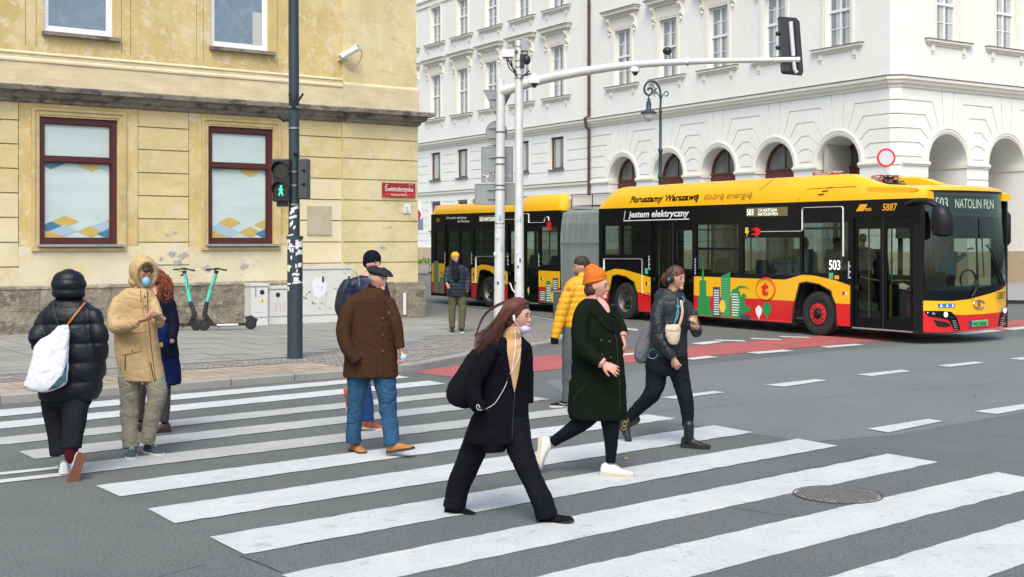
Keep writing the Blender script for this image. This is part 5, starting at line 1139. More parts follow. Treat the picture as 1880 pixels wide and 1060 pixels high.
MB().tube([PX(1451.5, 40, YG+.02), PX(1456.5, 103, YG+.02)], .045, 10).build('white_bar', m_grp, gh); MB().tube([PX(1457, 112, YG), PX(1459, 128, YG), PX(1463, 134, YG)], .04, 8).build('lower_bracket', m_grp, gh)
MB().tube([PX(1420, 110.6, YG), PX(1468, 109.5, YG)], .055, 12).build('mount', m_grp, gh)
for y in (62, 88): MB().ell(PX(1428, y, YG+.1), (.05, .06, .05)).build('hinge', m_sig, gh)
# --- sign backs on the gantry pole
m_sb_ = mat('sign_back', (.25, .275, .28), .5, .2, vary=[(2, .08)]); m_se = mat('sign_edge', (.28, .29, .29), .5)
def signback(name, lb, L, Y, edge=True):
    cx = sum(p[0] for p in L)/len(L); cy = sum(p[1] for p in L)/len(L); t = thing(name, lb, 'road sign', PX(cx, cy, Y), group='signs seen from behind on the gantry pole')
    P = [PX(x, y, Y) for x, y in L]; n = len(P); q = [PX(cx+(x-cx)*.96, cy+(y-cy)*.96, Y-.012) for x, y in L]
    MB().rings([[p+Vector((0, .02, 0)) for p in P], P, q, [PX(cx+(x-cx)*.94, cy+(y-cy)*.94, Y) for x, y in L]]).build('panel', m_sb_, t)
    rl = MB()
    for k in (.3, .7): y = min(p[1] for p in L)+(max(p[1] for p in L)-min(p[1] for p in L))*k; a, b = PX(cx-14, y, Y-.02), PX(cx+14, y, Y-.02); rl.box((a+b)/2, (b.x-a.x, .03, .03))
    rl.build('rail', m_se, t); return t
YS = YA+.16
signback('give_way_sign', 'upside down grey triangle sign back, topmost on the gantry pole', [(887, 165), (942, 167), (914, 220)], YS)
signback('round_sign', 'round grey sign back just below the triangle on the gantry pole', [(911.5+20*math.cos(a), 244+22.5*math.sin(a)) for a in [2*math.pi*i/32 for i in range(32)]], YS)
t_ = signback('direction_sign', 'tall grey rectangular sign back with graffiti on the gantry pole', [(883.5, 269), (942, 269), (942, 335), (883.5, 335)], YS)
gf = MB()
for i in range(11):
    x, y = rnd.choice([(rnd.uniform(888, 906), rnd.uniform(314, 332)), (rnd.uniform(928, 938), rnd.uniform(322, 331))]); P = [tuple(PX(x+rnd.uniform(-4, 4), y+rnd.uniform(-3.5, 3.5), YS-.02)) for _ in range(4)]; gf.tube(smoothpath(P, 3), .008, 5)
gf.build('graffiti', m_stk, t_)
t_ = signback('plate_sign', 'wide plain grey plate, lowest of the sign backs on the gantry pole', [(872, 338), (946, 336), (946, 377), (872, 376)], YS)
# --- street lamp
YL = 50.0
lm = thing('street_lamp', 'ornate dark green street lamp with scrolled neck in front of the arcade', 'street lamp', PX(1212.5, 0, YL)*1.0)
m_lg = mat('lamp_green', (.022, .045, .055), .45); xl = PX(1212.5, 0, YL).x; PZ = lambda y: H+(HZ-y)*YL/F
prof = [(.16, .12), (.16, .9), (.12, 1.0), (.11, 1.6), (.09, 1.7), (.075, PZ(330)), (.11, PZ(327)), (.11, PZ(322)), (.075, PZ(318)), (.065, PZ(280)), (.095, PZ(278)), (.095, PZ(274)), (.06, PZ(272)), (.05, PZ(206)), (.07, PZ(204)), (.05, PZ(202)), (.045, PZ(195))]
MB().lathe(prof, (xl, YL, 0), 16).build('post', m_lg, lm, smooth=50)
def sc_(L, r, nm='scroll'): return MB().tube(smoothpath([tuple(PX(x, y, YL)) for x, y in L], 5), r, 8).build(nm, m_lg, lm)
sc_([(1212.5, 196), (1213, 180), (1211, 163), (1204, 152), (1195, 148.5), (1187, 153), (1183, 162), (1185, 171), (1191, 175), (1197, 171), (1197, 164), (1192, 162), (1189, 166)], .045, 'neck')
sc_([(1212.5, 188), (1211, 178), (1206, 172), (1201, 172), (1202, 165), (1207, 162)], .022); sc_([(1213, 184), (1217, 175), (1223, 168), (1227, 172), (1224, 177), (1220, 175)], .022); sc_([(1208, 172), (1204, 168), (1199, 158), (1194, 156)], .018); sc_([(1203, 178), (1200, 173), (1204, 168)], .015)
xq = PX(1191, 0, YL).x; lz = lambda y: PZ(y)
MB().lathe([(.03, lz(174)), (.035, lz(180)), (.07, lz(183)), (.04, lz(186)), (.10, lz(187)), (.105, lz(200)), (.14, lz(202)), (.33, lz(207)), (.33, lz(209)), (.001, lz(209))], (xq, YL, 0), 18).build('hood', m_lg, lm, smooth=45)
MB().lathe([(.24, lz(209)), (.24, lz(214)), (.17, lz(219)), (.05, lz(224)), (.001, lz(224.5))], (xq, YL, 0), 18).build('lantern_glass', mat('lantern_glass', (.62, .62, .57), .25, coat=.5), lm, smooth=50)
# --- round no-entry-for-vehicles sign
YR = 41.0; c = PX(1627, 290, YR); rs = thing('no_vehicles_sign', 'round white sign with red ring on a post behind the bus', 'road sign', (c.x, YR, 0))
rM = Matrix.Rotation(math.pi/2, 3, 'X'); R0 = 17.3*YR/F
MB().lathe([(.001, .0), (R0, .0), (R0, -.01), (.001, -.01)], c, 32, rM).build('ring', mat('sign_red', (.62, .02, .04), .45), rs)
MB().lathe([(.001, .004), (R0*.78, .004)], c, 32, rM).build('face', mat('sign_face', (.55, .56, .56), .5), rs)
MB().tube([(c.x, YR+.05, 0), (c.x, YR+.05, c.z)], .04, 10).build('post', m_grp, rs)
# --- sign half hidden by the yellow corner
YQ = 52.0; c = PX(768, 392, YQ)
qs = thing('speed_zone_sign', 'white square sign with red ring above a blue grey plate past the ochre corner', 'road sign', (c.x, YQ, 0))
a, b = PX(756, 372, YQ), PX(775, 414, YQ); MB().box(((a.x+b.x)/2, YQ, (a.z+b.z)/2), (b.x-a.x, .03, a.z-b.z)).build('panel', m_wp, qs)
rg = MB(); cc = PX(763.5, 394, YQ-.03); rr_ = 7.5*YQ/F; rg.tube([cc+Vector((rr_*math.cos(t), 0, rr_*math.sin(t))) for t in [2*math.pi*i/24 for i in range(25)]], .045, 6); rg.build('ring', mat('sign_red', (0, 0, 0)), qs)
text_mb('30', .26, lambda a_, b_, w: cc+Vector((a_-.14, -.02, b_-.09))).build('lettering', m_sig, qs)
a, b = PX(766, 402, YQ), PX(777, 423, YQ); MB().box(((a.x+b.x)/2, YQ-.04, (a.z+b.z)/2), (b.x-a.x, .03, a.z-b.z)).build('blue_plate', mat('blue_grey_plate', (.17, .20, .27), .5), qs)
MB().tube([(c.x-.3, YQ+.05, 0), (c.x-.3, YQ+.05, c.z)], .04, 10).build('post', m_grp, qs)
# --- planter
YW = G(776, 501.5, .12).y; a, b = PX(760, 484, YW), PX(788.5, 501, YW)
pt_ = thing('planter', 'concrete street planter with green and yellow flowers by the far building', 'planter', ((a.x+b.x)/2, YW, .12))
MB().rings([[Vector((x, y, z)) for x, y in ((a.x+e, YW+e), (b.x-e, YW+e), (b.x-e, YW+1.0-e), (a.x+e, YW+1.0-e))] for z, e in ((.12, .08), (a.z-.08, 0), (a.z, -.03), (a.z, .1), (a.z-.08, .1))]).build('tub', mat('planter_stone', (.35, .32, .28), .9, vary=[(2, .15)]), pt_)
lf = MB(); fl_ = MB()
for i in range(240):
    x, y, z = rnd.uniform(a.x, b.x), YW+rnd.uniform(.05, .95), a.z+abs(rnd.gauss(.08, .1)); d1 = Vector((rnd.gauss(0, 1), rnd.gauss(0, 1), rnd.gauss(0, 1))).normalized()*.08; d2 = d1.orthogonal().normalized()*.04
    (fl_ if i % 7 == 0 else lf).add([Vector((x, y, z))+q for q in (-d1, -d2, d1, d2)], [(0, 1, 2, 3)])
lf.build('foliage', mat('planter_leaf', (.07, .16, .03), .7, vary=[(20, .4)]), pt_); fl_.build('flowers', mat('planter_flower', (.6, .5, .08), .6), pt_)
# --- litter bin behind the man in yellow
a, b = PX(1016, 536, 22.5), PX(1040, 600, 22.5); Yb = G(1024, 614, .11).y
a, b = PX(1016.5, 537, Yb), PX(1042, 612, Yb)
bn = thing('litter_bin', 'dark grey street cabinet standing behind the man in the yellow jacket', 'bin', ((a.x+b.x)/2, Yb, .11))
MB().box(((a.x+b.x)/2, Yb+.15, (a.z+.11)/2+.0), (b.x-a.x, .35, a.z-.11), bev=.015).build('body', mat('bin_grey', (.045, .05, .055), .5), bn)
MB().box(((a.x+b.x)/2, Yb+.15, a.z+.01), (b.x-a.x+.03, .38, .03), bev=.008).build('lid', mat('bin_lid', (.12, .125, .13), .5), bn)
# --- utility cabinets against the wall
m_cab = mat('cabinet_white', (.56, .57, .54), .6, vary=[(2, .06)], spots=[(6, .62, .68, (.42, .36, .28), .5), (11, .64, .67, (.10, .10, .10), .7), (3, .6, .7, (.5, .5, .46), .5)])
m_cab2 = mat('cabinet_pale', (.55, .55, .51), .7, vary=[(3, .08)], spots=[(5, .62, .72, (.34, .30, .24), .5)])
def cabinet(lb, x0, x1, yt, yb, dep, m, doors_=1, ventp=None, extra=None):
    w = dep; u0, zt = YB.uv(x0, yt, w); u1, _ = YB.uv(x1, yt, w)
    t = thing('utility_cabinet', lb, 'cabinet', YB.at((u0+u1)/2, .11, w/2), group='utility cabinets along the ochre wall')
    f = lambda a, b, c: YB.at(a, b, c)
    MB().prism(rect(u0, u1, .11, zt-.06), f, .05, w).build('body', m, t)
    MB().prism(rect(u0-.02, u1+.02, zt-.06, zt), f, .05, w+.03).build('cap', m_cab2, t)
    n = doors_
    for k in range(n):
        a, b = u0+(u1-u0)*k/n, u0+(u1-u0)*(k+1)/n; d = MB().prism(rect(a+.02, b-.02, .30, zt-.10), f, w, w+.018).build('door', m, t)
        q = YB.at(b-.09 if n > 1 else (a+b)/2, zt-.30, w+.02)
        if n > 1: MB().prism(rect(b-.11, b-.07, zt-.36, zt-.24), f, w+.018, w+.04).build('handle', m_sig, d)
    if ventp:
        q = YB.at(u0+(u1-u0)*ventp[0], zt-ventp[1], w+.02); vv = MB(); e1, e2 = YB.d, Vector((0, 0, 1))
        vv.add([q+e1*.055*math.cos(a)+e2*.055*math.sin(a)+YB.n*.004 for a in [2*math.pi*i/16 for i in range(16)]], [tuple(range(16))]); vv.build('lock', m_sig, t)
    return t, u0, u1, zt, w
t, u0, u1, zt, w_ = cabinet('narrow white utility cabinet with a yellow warning triangle', 461.5, 492, 521, 598, .42, mat('cabinet_clean', (.58, .60, .60), .5, vary=[(2, .04)]), 1, (.62, .2))
f = lambda a, b, c: YB.at(a, b, c)
c_x = u0+(u1-u0)*.62; MB().prism([(c_x-.065, .62), (c_x+.065, .62), (c_x, .74)], f, w_+.018, w_+.022).build('warning_triangle', mat('warning_yellow', (.75, .60, .03), .5), t)
MB().prism([(c_x-.012, .645), (c_x+.012, .645), (c_x+.005, .70), (c_x-.005, .70)], f, w_+.022, w_+.024).build('warning_mark', m_sig, t)
MB().prism(rect(u0+.02, u1-.02, .40, .41), f, w_+.018, w_+.022).build('seam', m_cab2, t)
MB().prism([(p, q) for p, q in rect(u0+.08, u0+.11, .75, .98)], f, w_+.018, w_+.022).build('vertical_print', mat('grey_print', (.25, .27, .3), .6), t)
t, u0, u1, zt, w_ = cabinet('low weathered pale cabinet between the narrow white one and the navy pole', 492.8, 548, 526, 597, .34, m_cab2, 1, (.3, .2))
for k in (.22, .36, .5, .68): MB().prism(rect(u0+(u1-u0)*k, u0+(u1-u0)*k+.02, .4, zt-.35), f, w_+.018, w_+.024).build('drip_stain', mat('stain', (.42, .42, .38), .8), t)
t, u0, u1, zt, w_ = cabinet('tall double door cabinet with torn poster behind the navy pole', 549, 646, 490, 592, .40, m_cab, 2)
zp = zt-.48; P = [(u0+.52+.22*math.cos(a)*rnd.uniform(.75, 1.1), zp+.26*math.sin(a)*rnd.uniform(.75, 1.1)) for a in [2*math.pi*i/18 for i in range(18)]]
MB().prism(P, f, w_+.018, w_+.021).build('torn_poster', mat('poster_remnant', (.66, .70, .72), .7), t)
gm = MB()
for i in range(14):
    a0, b0 = rnd.uniform(u0+.08, u1-.08), rnd.uniform(.35, zt-.15)
    P = [tuple(YB.at(a0+rnd.uniform(-.07, .07), b0+rnd.uniform(-.06, .06), w_+.021)) for _ in range(4)]; gm.tube(smoothpath(P, 3), rnd.choice([.002, .003, .005]), 5)
gm.build('graffiti', mat('graffiti_ink', (.05, .05, .055), .7), t)
# --- e-scooters
m_teal = mat('scooter_teal', (.05, .55, .42), .4, coat=.4); m_scb = mat('scooter_black', (.018, .019, .021), .5)
def scooter(lb, hx, hy, sx, sy, wx, wy, rx, ry, Y, flip):
    t = thing('electric_scooter', lb, 'scooter', (PX(wx, 0, Y).x, Y, .11), group='electric scooters parked by the ochre wall')
    R = .125; Wf = Vector((PX(wx, 0, Y).x, Y, .11+R)); Wr = Vector((PX(rx, 0, Y+.0).x, Y+(.35 if flip > 0 else .3), .11+R)); top = PX(hx, hy, Y); mid = PX(sx, sy, Y)
    RY = Matrix.Rotation(math.pi/2, 3, 'X') @ Matrix.Identity(3)
    ang = math.atan2(Wr.y-Wf.y, Wr.x-Wf.x); RW = Matrix.Rotation(ang, 3, 'Z') @ RY
    for wv in (Wf, Wr):
        wo = MB().lathe([(.07, .028), (.105, .03), (.125, .012), (.125, -.012), (.105, -.03), (.07, -.028)], wv, 24, RW).build('wheel', m_tyre, t)
        MB().lathe([(.001, .022), (.04, .022), (.072, .018), (.072, -.018), (.04, -.022), (.001, -.022)], wv, 18, RW).build('rim', m_scb, wo)
    d = (Wr-Wf).normalized()
    low = Wf+Vector((0, 0, .12))+(mid-Wf).normalized()*.12
    MB().tube([mid, low, low-Vector((0, 0, .1))+d*.0], [.045, .05, .05], 12).build('lower_stem', m_scb, t)
    MB().tube([top-(top-mid)*.09, mid], [.034, .04], 14).build('stem', m_teal, t)
    MB().tube([top, top-(top-mid)*.09], [.05, .042], 12).build('head', m_scb, t)
    sd = Vector((.93, -.37, 0)) if flip < 0 else Vector((.6, .8, 0)); bar_ = MB(); bar_.tube([top-sd*.27+Vector((0, 0, .02)), top-sd*.08+Vector((0, 0, .03)), top+sd*.08+Vector((0, 0, .03)), top+sd*.27], [.019, .015, .015, .019], 10); bar_.build('handlebar', m_scb, t)
    br_ = MB().tube([top-sd*.2+Vector((0, 0, .01)), top-sd*.12-d*.06-Vector((0, 0, .03))], .006, 6); br_.box(top+Vector((0, 0, .045)), (.10, .08, .03)); br_.build('display', m_scb, t)
    if flip < 0: MB().tube([top-Vector((.07, 0, .10)), top-Vector((0, 0, .09))], .022, 8).build('phone_holder', m_scb, t)
    MB().tube(smoothpath([tuple(top-Vector((0, .03, .03))), tuple(top.lerp(mid, .25)+Vector((.05, -.04, 0))), tuple(top.lerp(mid, .6)+Vector((.01, -.045, 0)))], 5), .006, 6).build('cable', m_scb, t)
    a_, b_ = Wf+d*.17, Wr-d*.13; sdn = Vector((-d.y, d.x, 0)); z0 = .20
    dk = MB(); dk.rings([[Vector((p.x, p.y, 0))+sdn*q*hw+Vector((0, 0, z)) for q, z in ((-1, z0), (1, z0), (1, z0+.055), (-1, z0+.055))] for p, hw in ((a_, .05), (a_+d*.1, .08), (b_-d*.08, .08), (b_, .05))]); dk.tube([low-Vector((0, 0, .02)), Vector((a_.x, a_.y, z0+.03))], [.05, .05], 8); dk.build('deck', m_scb, t)
    if flip > 0: q = a_.lerp(b_, .12)-sdn*.083; MB().box((0, 0, 0), (.45, .004, .035), Matrix.Translation(a_.lerp(b_, .45)-sdn*.083*(1 if sdn.y > 0 else -1)+Vector((0, 0, z0+.03-.235+.0))) @ Matrix.Rotation(ang, 4, 'Z')).build('white_label', m_wd, t)
    MB().tube([Wr+d*.14+Vector((0, 0, .06)), Wr+Vector((0, 0, .15)), Wr-d*.12+Vector((0, 0, .12))], .022, 8, flat=1.6).build('mudguard', m_scb, t)
    MB().tube([a_+d*.15+Vector((0, -.02, .08-.235+.11)), Vector((a_.x+d.x*.15-.02, a_.y-.12, .115))], .012, 6).build('kickstand', m_steel, t)
YSc = G(400, 608, .11).y+.15
scooter('teal stemmed electric scooter with its deck pointing left behind the curly haired woman', 338, 497, 349, 554, 360, 593, 292, 598, YSc, -1)
scooter('teal stemmed electric scooter with white label on its deck pointing right', 398, 497, 380, 554, 375, 593, 454, 595, YSc-.02, 1)
# ================================================================ PEOPLE: tools
from mathutils.bvhtree import BVHTree
def fuse(mb, voxel, name, m, parent, it=5, disp=None, keep=None):
    """weld overlapping closed shapes into one continuous skin"""
    me = mb.mesh('tmp'); o = bpy.data.objects.new('tmp', me); link(o)
    r = o.modifiers.new('r', 'REMESH'); r.mode = 'VOXEL'; r.voxel_size = voxel; r.use_smooth_shade = True
    if it: s = o.modifiers.new('s', 'SMOOTH'); s.factor = .5; s.iterations = it
    dg = bpy.context.evaluated_depsgraph_get(); ev = o.evaluated_get(dg); nm = bpy.data.meshes.new_from_object(ev)
    bpy.data.objects.remove(o); bpy.data.meshes.remove(me)
    nm.name = name; vs = [v.co.copy() for v in nm.vertices]
    if disp:
        ns = [v.normal.copy() for v in nm.vertices]; vs = [p+n*disp(p, n) for p, n in zip(vs, ns)]
    fs = [tuple(p.vertices) for p in nm.polygons]
    inv = rootinv(parent) if parent else Matrix.Identity(4)
    for v, p in zip(nm.vertices, vs): v.co = inv @ p
    nm.materials.clear(); nm.materials.append(m); nm.shade_smooth(); nm.update()
    ob = bpy.data.objects.new(name, nm); link(ob)
    if parent: ob.parent = parent
    BV[ob] = BVHTree.FromPolygons(vs, fs); return ob
BV = {}
def folds(amp, sx=6., sz=6., seed=0, ridge=True, quilt=None, fine=0.):
    def f(p, n):
        q = Vector((p.x*sx+seed, p.y*sx, p.z*sz)); a = noise.noise(q); b = noise.noise(q*2.3+Vector((5, 3, 1)))
        d = amp*(a+.4*b)
        if ridge:
            m = max(0., min(1., .5+2*noise.noise(Vector((p.x*4+seed, p.y*4, p.z*4)))))
            c = noise.noise(Vector((p.x*sx*1.3-seed, p.y*sx*1.3, p.z*sz*2.0+p.x*3))); d -= amp*.9*m*max(0., 1-abs(c)/.16)**1.5
            c = noise.noise(Vector((p.x*sx*2.2+seed, p.y*sx*2.2+4, p.z*sz*2.6-p.x*6))); d -= amp*.4*(1-m)*max(0., 1-abs(c)/.18)**1.5
        if quilt:
            ph = (p.z+.012*noise.noise(Vector((p.x*5, p.y*5, seed))))/quilt[0]; g = abs(math.sin(math.pi*ph)); d += quilt[1]*(g**.38-.8)
        if fine: d += fine*noise.noise(q*6)
        return d
    return f
def cloth(name, col, rough=.9, kind='wool'):
    if kind == 'wool': return mat(name, col, rough, vary=[(60, .10), (4, .07)], bump=[(500, .3, .002), (14, .25, .008)], spec=.06)
    if kind == 'nylon': return mat(name, col, .45, vary=[(5, .06)], bump=[(12, .5, .012, (1, 1, 1.5)), (60, .25, .003)], spec=.3)
    if kind == 'denim': return mat(name, col, .85, vary=[(7, .28, (1, 1, .5)), (120, .15)], bump=[(14, .4, .01, (1, 1, 2)), (300, .2, .002)], spec=.2)
    if kind == 'leather': return mat(name, col, .4, vary=[(8, .12)], bump=[(40, .25, .004)], spec=.5)
    return mat(name, col, rough, vary=[(8, .08)], bump=[(12, .35, .01), (200, .15, .002)], spec=.10)
SKIN = lambda k=0: mat('skin_%s' % ('fair', 'warm', 'pink')[k], [(.50, .28, .20), (.47, .25, .17), (.55, .28, .21)][k], .5, vary=[(18, .06)], spec=.4, bump=[(120, .1, .001)])
m_eyew = mat('eye_white', (.22, .17, .14), .5); m_iris = mat('iris_dark', (.03, .02, .015), .2)
class Fig:
    def __init__(s, label, Y, foot, skin=0, z=0.0, vox=.0065, hide_face=False, name='person', cat='person'):
        s.Y = Y; s.root = thing(name, label, cat, (PX(foot, 0, Y).x, Y, z)); s.g = {}; s.body = MB(); s.skin = SKIN(skin); s.vox = vox; s.obs = {}; s.k = Y/F; s.hf = hide_face
    def P(s, x, y, d=0.0): return PX(x, y, s.Y+d)
    def G(s, g): return s.g.setdefault(g, MB())
    def limb(s, g, path, body=.6, n=14, sm=4):
        """path of (px, py, depth offset in m, radius in px)"""
        P = [(tuple(s.P(x, y, d))+(r*s.k,)) for x, y, d, r in path]
        if sm and len(P) > 2: P = smoothpath(P, sm)
        if g: s.G(g).tube([p[:3] for p in P], [p[3] for p in P], n, round_end='start')
        if body:
            if g in ('trousers', 'jeans', 'leggings', 'boots'): P = P[:-2]
            s.body.tube([p[:3] for p in P], [p[3]*body for p in P], 10, round_end=True)
    def torso(s, g, rings, body=.78, n=28, sm=3, sq=2.3, yaw=0.0):
        """rings of (left px, right px, row, thickness in m, depth offset)"""
        R = smoothpath([tuple(r)+((0,) if len(r) < 5 else ()) for r in rings], sm)
        def mk(k):
            out = []
            for xl, xr, y, th, d in R:
                c = s.P((xl+xr)/2, y, d); hw = (xr-xl)/2*s.k*k; ht = th*.44*k; o = []
                for j in range(n):
                    a = 2*math.pi*j/n; ca, sa = math.cos(a), math.sin(a)
                    e = (abs(ca)**sq+abs(sa)**sq)**(-1/sq); o.append(c+Vector((ca*e*hw, sa*e*ht, 0)))
                out.append(o)
            return out
        if g: s.G(g).rings(mk(1))
        if body: s.body.rings(mk(body))
    def head(s, x, y, fdir, d=0., k=1.0, up=(0, 0, 1), neck=None, chin=None, face=True, hairm=None):
        c = s.P(x, y, d); f = Vector(fdir).normalized(); u = Vector(up); l = u.cross(f).normalized(); u = f.cross(l).normalized()
        M = Matrix((f*k, l*k, u*k)).transposed(); s.hc, s.hM = c, M; s.hk = k
        W = lambda p: c+M @ Vector(p)
        s.W = W; hd = MB(); nu, nv = 30, 20; rr = []
        for i in range(1, nv):
            ph = math.pi*i/nv; row = []
            for j in range(nu):
                a = 2*math.pi*j/nu; F_, L_, U_ = math.sin(ph)*math.cos(a), math.sin(ph)*math.sin(a), -math.cos(ph)
                rf, rl, ru = .094, .075, .117
                if U_ < 0:
                    t = -U_; rl *= 1-.34*t**1.2
                    if F_ < 0: rf *= 1-.5*t
                    else: rf *= 1-.05*t
                if F_ < 0: rf *= 1.06
                px_, py_, pz_ = F_*rf, L_*rl, U_*ru
                if F_ > 0:
                    e = math.exp(-((abs(L_)-.42)**2/.02+(U_-.03)**2/.012)); px_ -= .009*e
                row.append(W((px_, py_, pz_)))
            rr.append(row)
        hd.rings(rr)
        if face:
            hd.tube([W((.080, 0, .022)), W((.091, 0, -.005)), W((.1015, 0, -.028)), W((.096, 0, -.038))], [.007*k, .008*k, .0105*k, .008*k], 8, round_end=True)
            for q in (-1, 1):
                hd.ell(W((.091, q*.010, -.035)), (.007*k,)*3, nu=8, nv=6)
                hd.ell(W((.084, q*.028, .026)), (.010*k,)*3, nu=8, nv=6)
            hd.ell(W((.088, 0, -.062)), (.009*k, .016*k, .009*k), nu=10, nv=6); hd.ell(W((.088, 0, -.073)), (.009*k, .014*k, .008*k), nu=10, nv=6); hd.ell(W((.074, 0, -.100)), (.02*k, .02*k, .018*k), nu=10, nv=8)
        for q in (-1, 1): hd.ell((0, 0, 0), (.020, .008, .032), None, 10, 8); hd.v[-(10*7+2):] = [W((v.x-.004-.15*v.z, q*(.077+.3*max(0, -v.x)), v.z-.006)) for v in hd.v[-(10*7+2):]]
        s.body.merge(hd)
        if neck:
            nb = s.P(*neck); s.body.tube([W((-.020, 0, -.045)), W((-.022, 0, -.09)), nb, nb-Vector((0, 0, .06))], [.054*k, .052*k, .060*k, .08*k], 14, round_end=True)
        if face and not s.hf:
            for q in (-1, 1):
                e = MB().ell(W((.0815, q*.031, .001)), (.0105*k, .0105*k, .0060*k), nu=10, nv=8).build('eye', m_eyew, s.root)
                MB().ell(W((.0905, q*.031, .001)), (.0048*k, .0048*k, .0052*k), nu=8, nv=6).build('iris', m_iris, e)
                MB().tube([W((.090, q*.014, .020)), W((.092, q*.030, .026)), W((.082, q*.046, .020))], [.0025*k, .0035*k, .002*k], 6, round_end=True).build('eyebrow', mat('brow_brown', (.06, .03, .02), .8), s.root)
            lp = MB().tube([W((.0875, -.015, -.068)), W((.094, -.007, -.066)), W((.0955, 0, -.067)), W((.094, .007, -.066)), W((.0875, .015, -.068))], [.0012*k, .003*k, .0034*k, .003*k, .0012*k], 8).tube([W((.0875, -.014, -.070)), W((.0945, 0, -.0735)), W((.0875, .014, -.070))], [.0012*k, .0042*k, .0012*k], 8); lp.build('lips', mat('lips', (.36, .15, .115), .5), s.root)
        return W
    def shell(s, g, c, r, tilt=0.):
        """ellipsoid in head space"""
        M = s.hM; o = MB().ell((0, 0, 0), r, Matrix.Rotation(tilt, 3, 'Y'), 24, 16); s.G(g).add([s.hc+M @ (Vector(c)+v) for v in o.v], o.f)
    def hand(s, wrist, d, n, side=1, curl=.35, spread=.12, k=1.0, curls=None):
        d = Vector(d).normalized(); n = Vector(n); n = (n-d*n.dot(d)).normalized(); l = d.cross(n).normalized()*side; w = Vector(wrist); b = s.body
        def ring(t, hw, ht, o=0.): return [w+d*t*k+l*(math.cos(a)*hw*k+o*k)+n*math.sin(a)*ht*k for a in [2*math.pi*i/12 for i in range(12)]]
        b.rings([ring(-.03, .026, .021), ring(.0, .026, .019), ring(.03, .035, .018), ring(.06, .041, .016), ring(.088, .040, .014), ring(.098, .034, .010)])
        for i, (o, L) in enumerate(((.031, .066), (.0105, .076), (-.0105, .071), (-.031, .056))):
            c = curls[i] if curls else curl*(1+.12*i); p = w+d*.088*k+l*o*k; q = (d+l*(o/.03)*spread*.8).normalized(); P = [p-d*.015*k, p]; R = [.0092*k, .0092*k]; a = 0
            for j, f in enumerate((.45, .32, .23)):
                a += c*(.8, 1.1, .8)[j]; v = q*math.cos(a)+n*math.sin(a); p = p+v*L*k*f; P.append(p); R.append((.0088, .0080, .0070)[j]*k)
            b.tube(P, R, 9, round_end=True)
        p = w+d*.022*k+l*.026*k; v1 = (d*.62+l*.68+n*.30).normalized(); v2 = (d*.85+l*.28+n*.42).normalized()
        b.tube([p-v1*.012*k, p+v1*.030*k, p+v1*.034*k+v2*.026*k, p+v1*.034*k+v2*.050*k], [.015*k, .0125*k, .0105*k, .009*k], 9, round_end=True)
    def shoe(s, ankle, d, up=(0, 0, 1), L=.285, W=.047, low=.0, m=None, ms=None, shaft=0., shr=.05, sole=.024, z0=None, heel=0., name='shoe', shaft_to=None):
        """ankle = point above the heel third of the sole; d towards the toe"""
        d = Vector(d).normalized(); up = Vector(up); l = up.cross(d).normalized(); u = d.cross(l).normalized(); a = Vector(ankle)-u*.085
        sec = [(-.26, .55, .075), (-.24, .72, .095), (-.12, .80, .115), (.06, .80, .112), (.20, .86, .084), (.40, .98, .060), (.55, 1.0, .050), (.66, .86, .042), (.725, .5, .032), (.74, .2, .022)]
        def ring(t, w, h, b0, ex=0.):
            c = a+d*t*L; w = w*W+ex; o = []
            for x, z in ((-1, b0), (-1.0, b0+(h-b0)*.35), (-.80, b0+(h-b0)*.75), (-.4, b0+(h-b0)*.97), (0, h), (.4, b0+(h-b0)*.97), (.80, b0+(h-b0)*.75), (1.0, b0+(h-b0)*.35), (1, b0)): o.append(c+l*x*w+u*z)
            return o
        mb = MB().rings([ring(t, w, h, sole*.6) for t, w, h in sec])
        if shaft: mb.tube([a+u*.05+d*.0, a+u*.10, (Vector(shaft_to) if shaft_to else a+u*(.10+shaft))], [shr*.9, shr, shr*1.02], 14, round_end=True)
        o = fuse(mb, .005, name, m, s.root, 3, folds(.0015, 30, 30, 3)); so = MB()
        hl = lambda t: heel if t < .12 else 0
        so.rings([[a+d*t*L+l*x*(w*W+.004)+u*z for x, z in ((-1, -hl(t)), (1, -hl(t)), (1, sole), (-1, sole))] for t, w, h in [(-.275, .55, 0), (-.25, .75, 0), (-.12, .84, 0), (.06, .82, 0), (.119, .82, 0), (.121, .82, 0), (.22, .86, 0), (.40, 1.0, 0), (.56, 1.02, 0), (.67, .88, 0), (.735, .55, 0), (.752, .2, 0)]])
        so.build('sole', ms or m_rub, o); return o, (a, d, l, u)
    def lace(s, o, fr, m, L=.285, n=4):
        a, d, l, u = fr; mb = MB()
        for i in range(n): t = .18+.07*i; h = .088-.010*i-.016*(i > 1)+.004; mb.tube([a+d*t*L-l*.024+u*(h-.006), a+d*(t+.02)*L+u*(h+.004), a+d*(t+.03)*L+l*.024+u*(h-.006)], .0032, 6)
        mb.build('laces', m, o)
    def make(s, g, m, vox=.010, it=4, disp=None, name=None):
        o = fuse(s.g[g], vox, name or g, m, s.root, it, disp); s.obs[g] = o; return o
    def finish(s):
        o = fuse(s.body, s.vox, 'body', s.skin, s.root, 2); s.obs['body'] = o
    def cast(s, g, x, y, off=.004):
        o = Vector((0, 0, H)); dr = (PX(x, y, 10)-o).normalized(); best = None
        for q in (g if isinstance(g, (tuple, list)) else (g,)):
            h = BV[s.obs[q]].ray_cast(o, dr)
            if h[0] is not None and (best is None or h[3] < best[3]): best = h
        return best[0]-dr*off if best else None
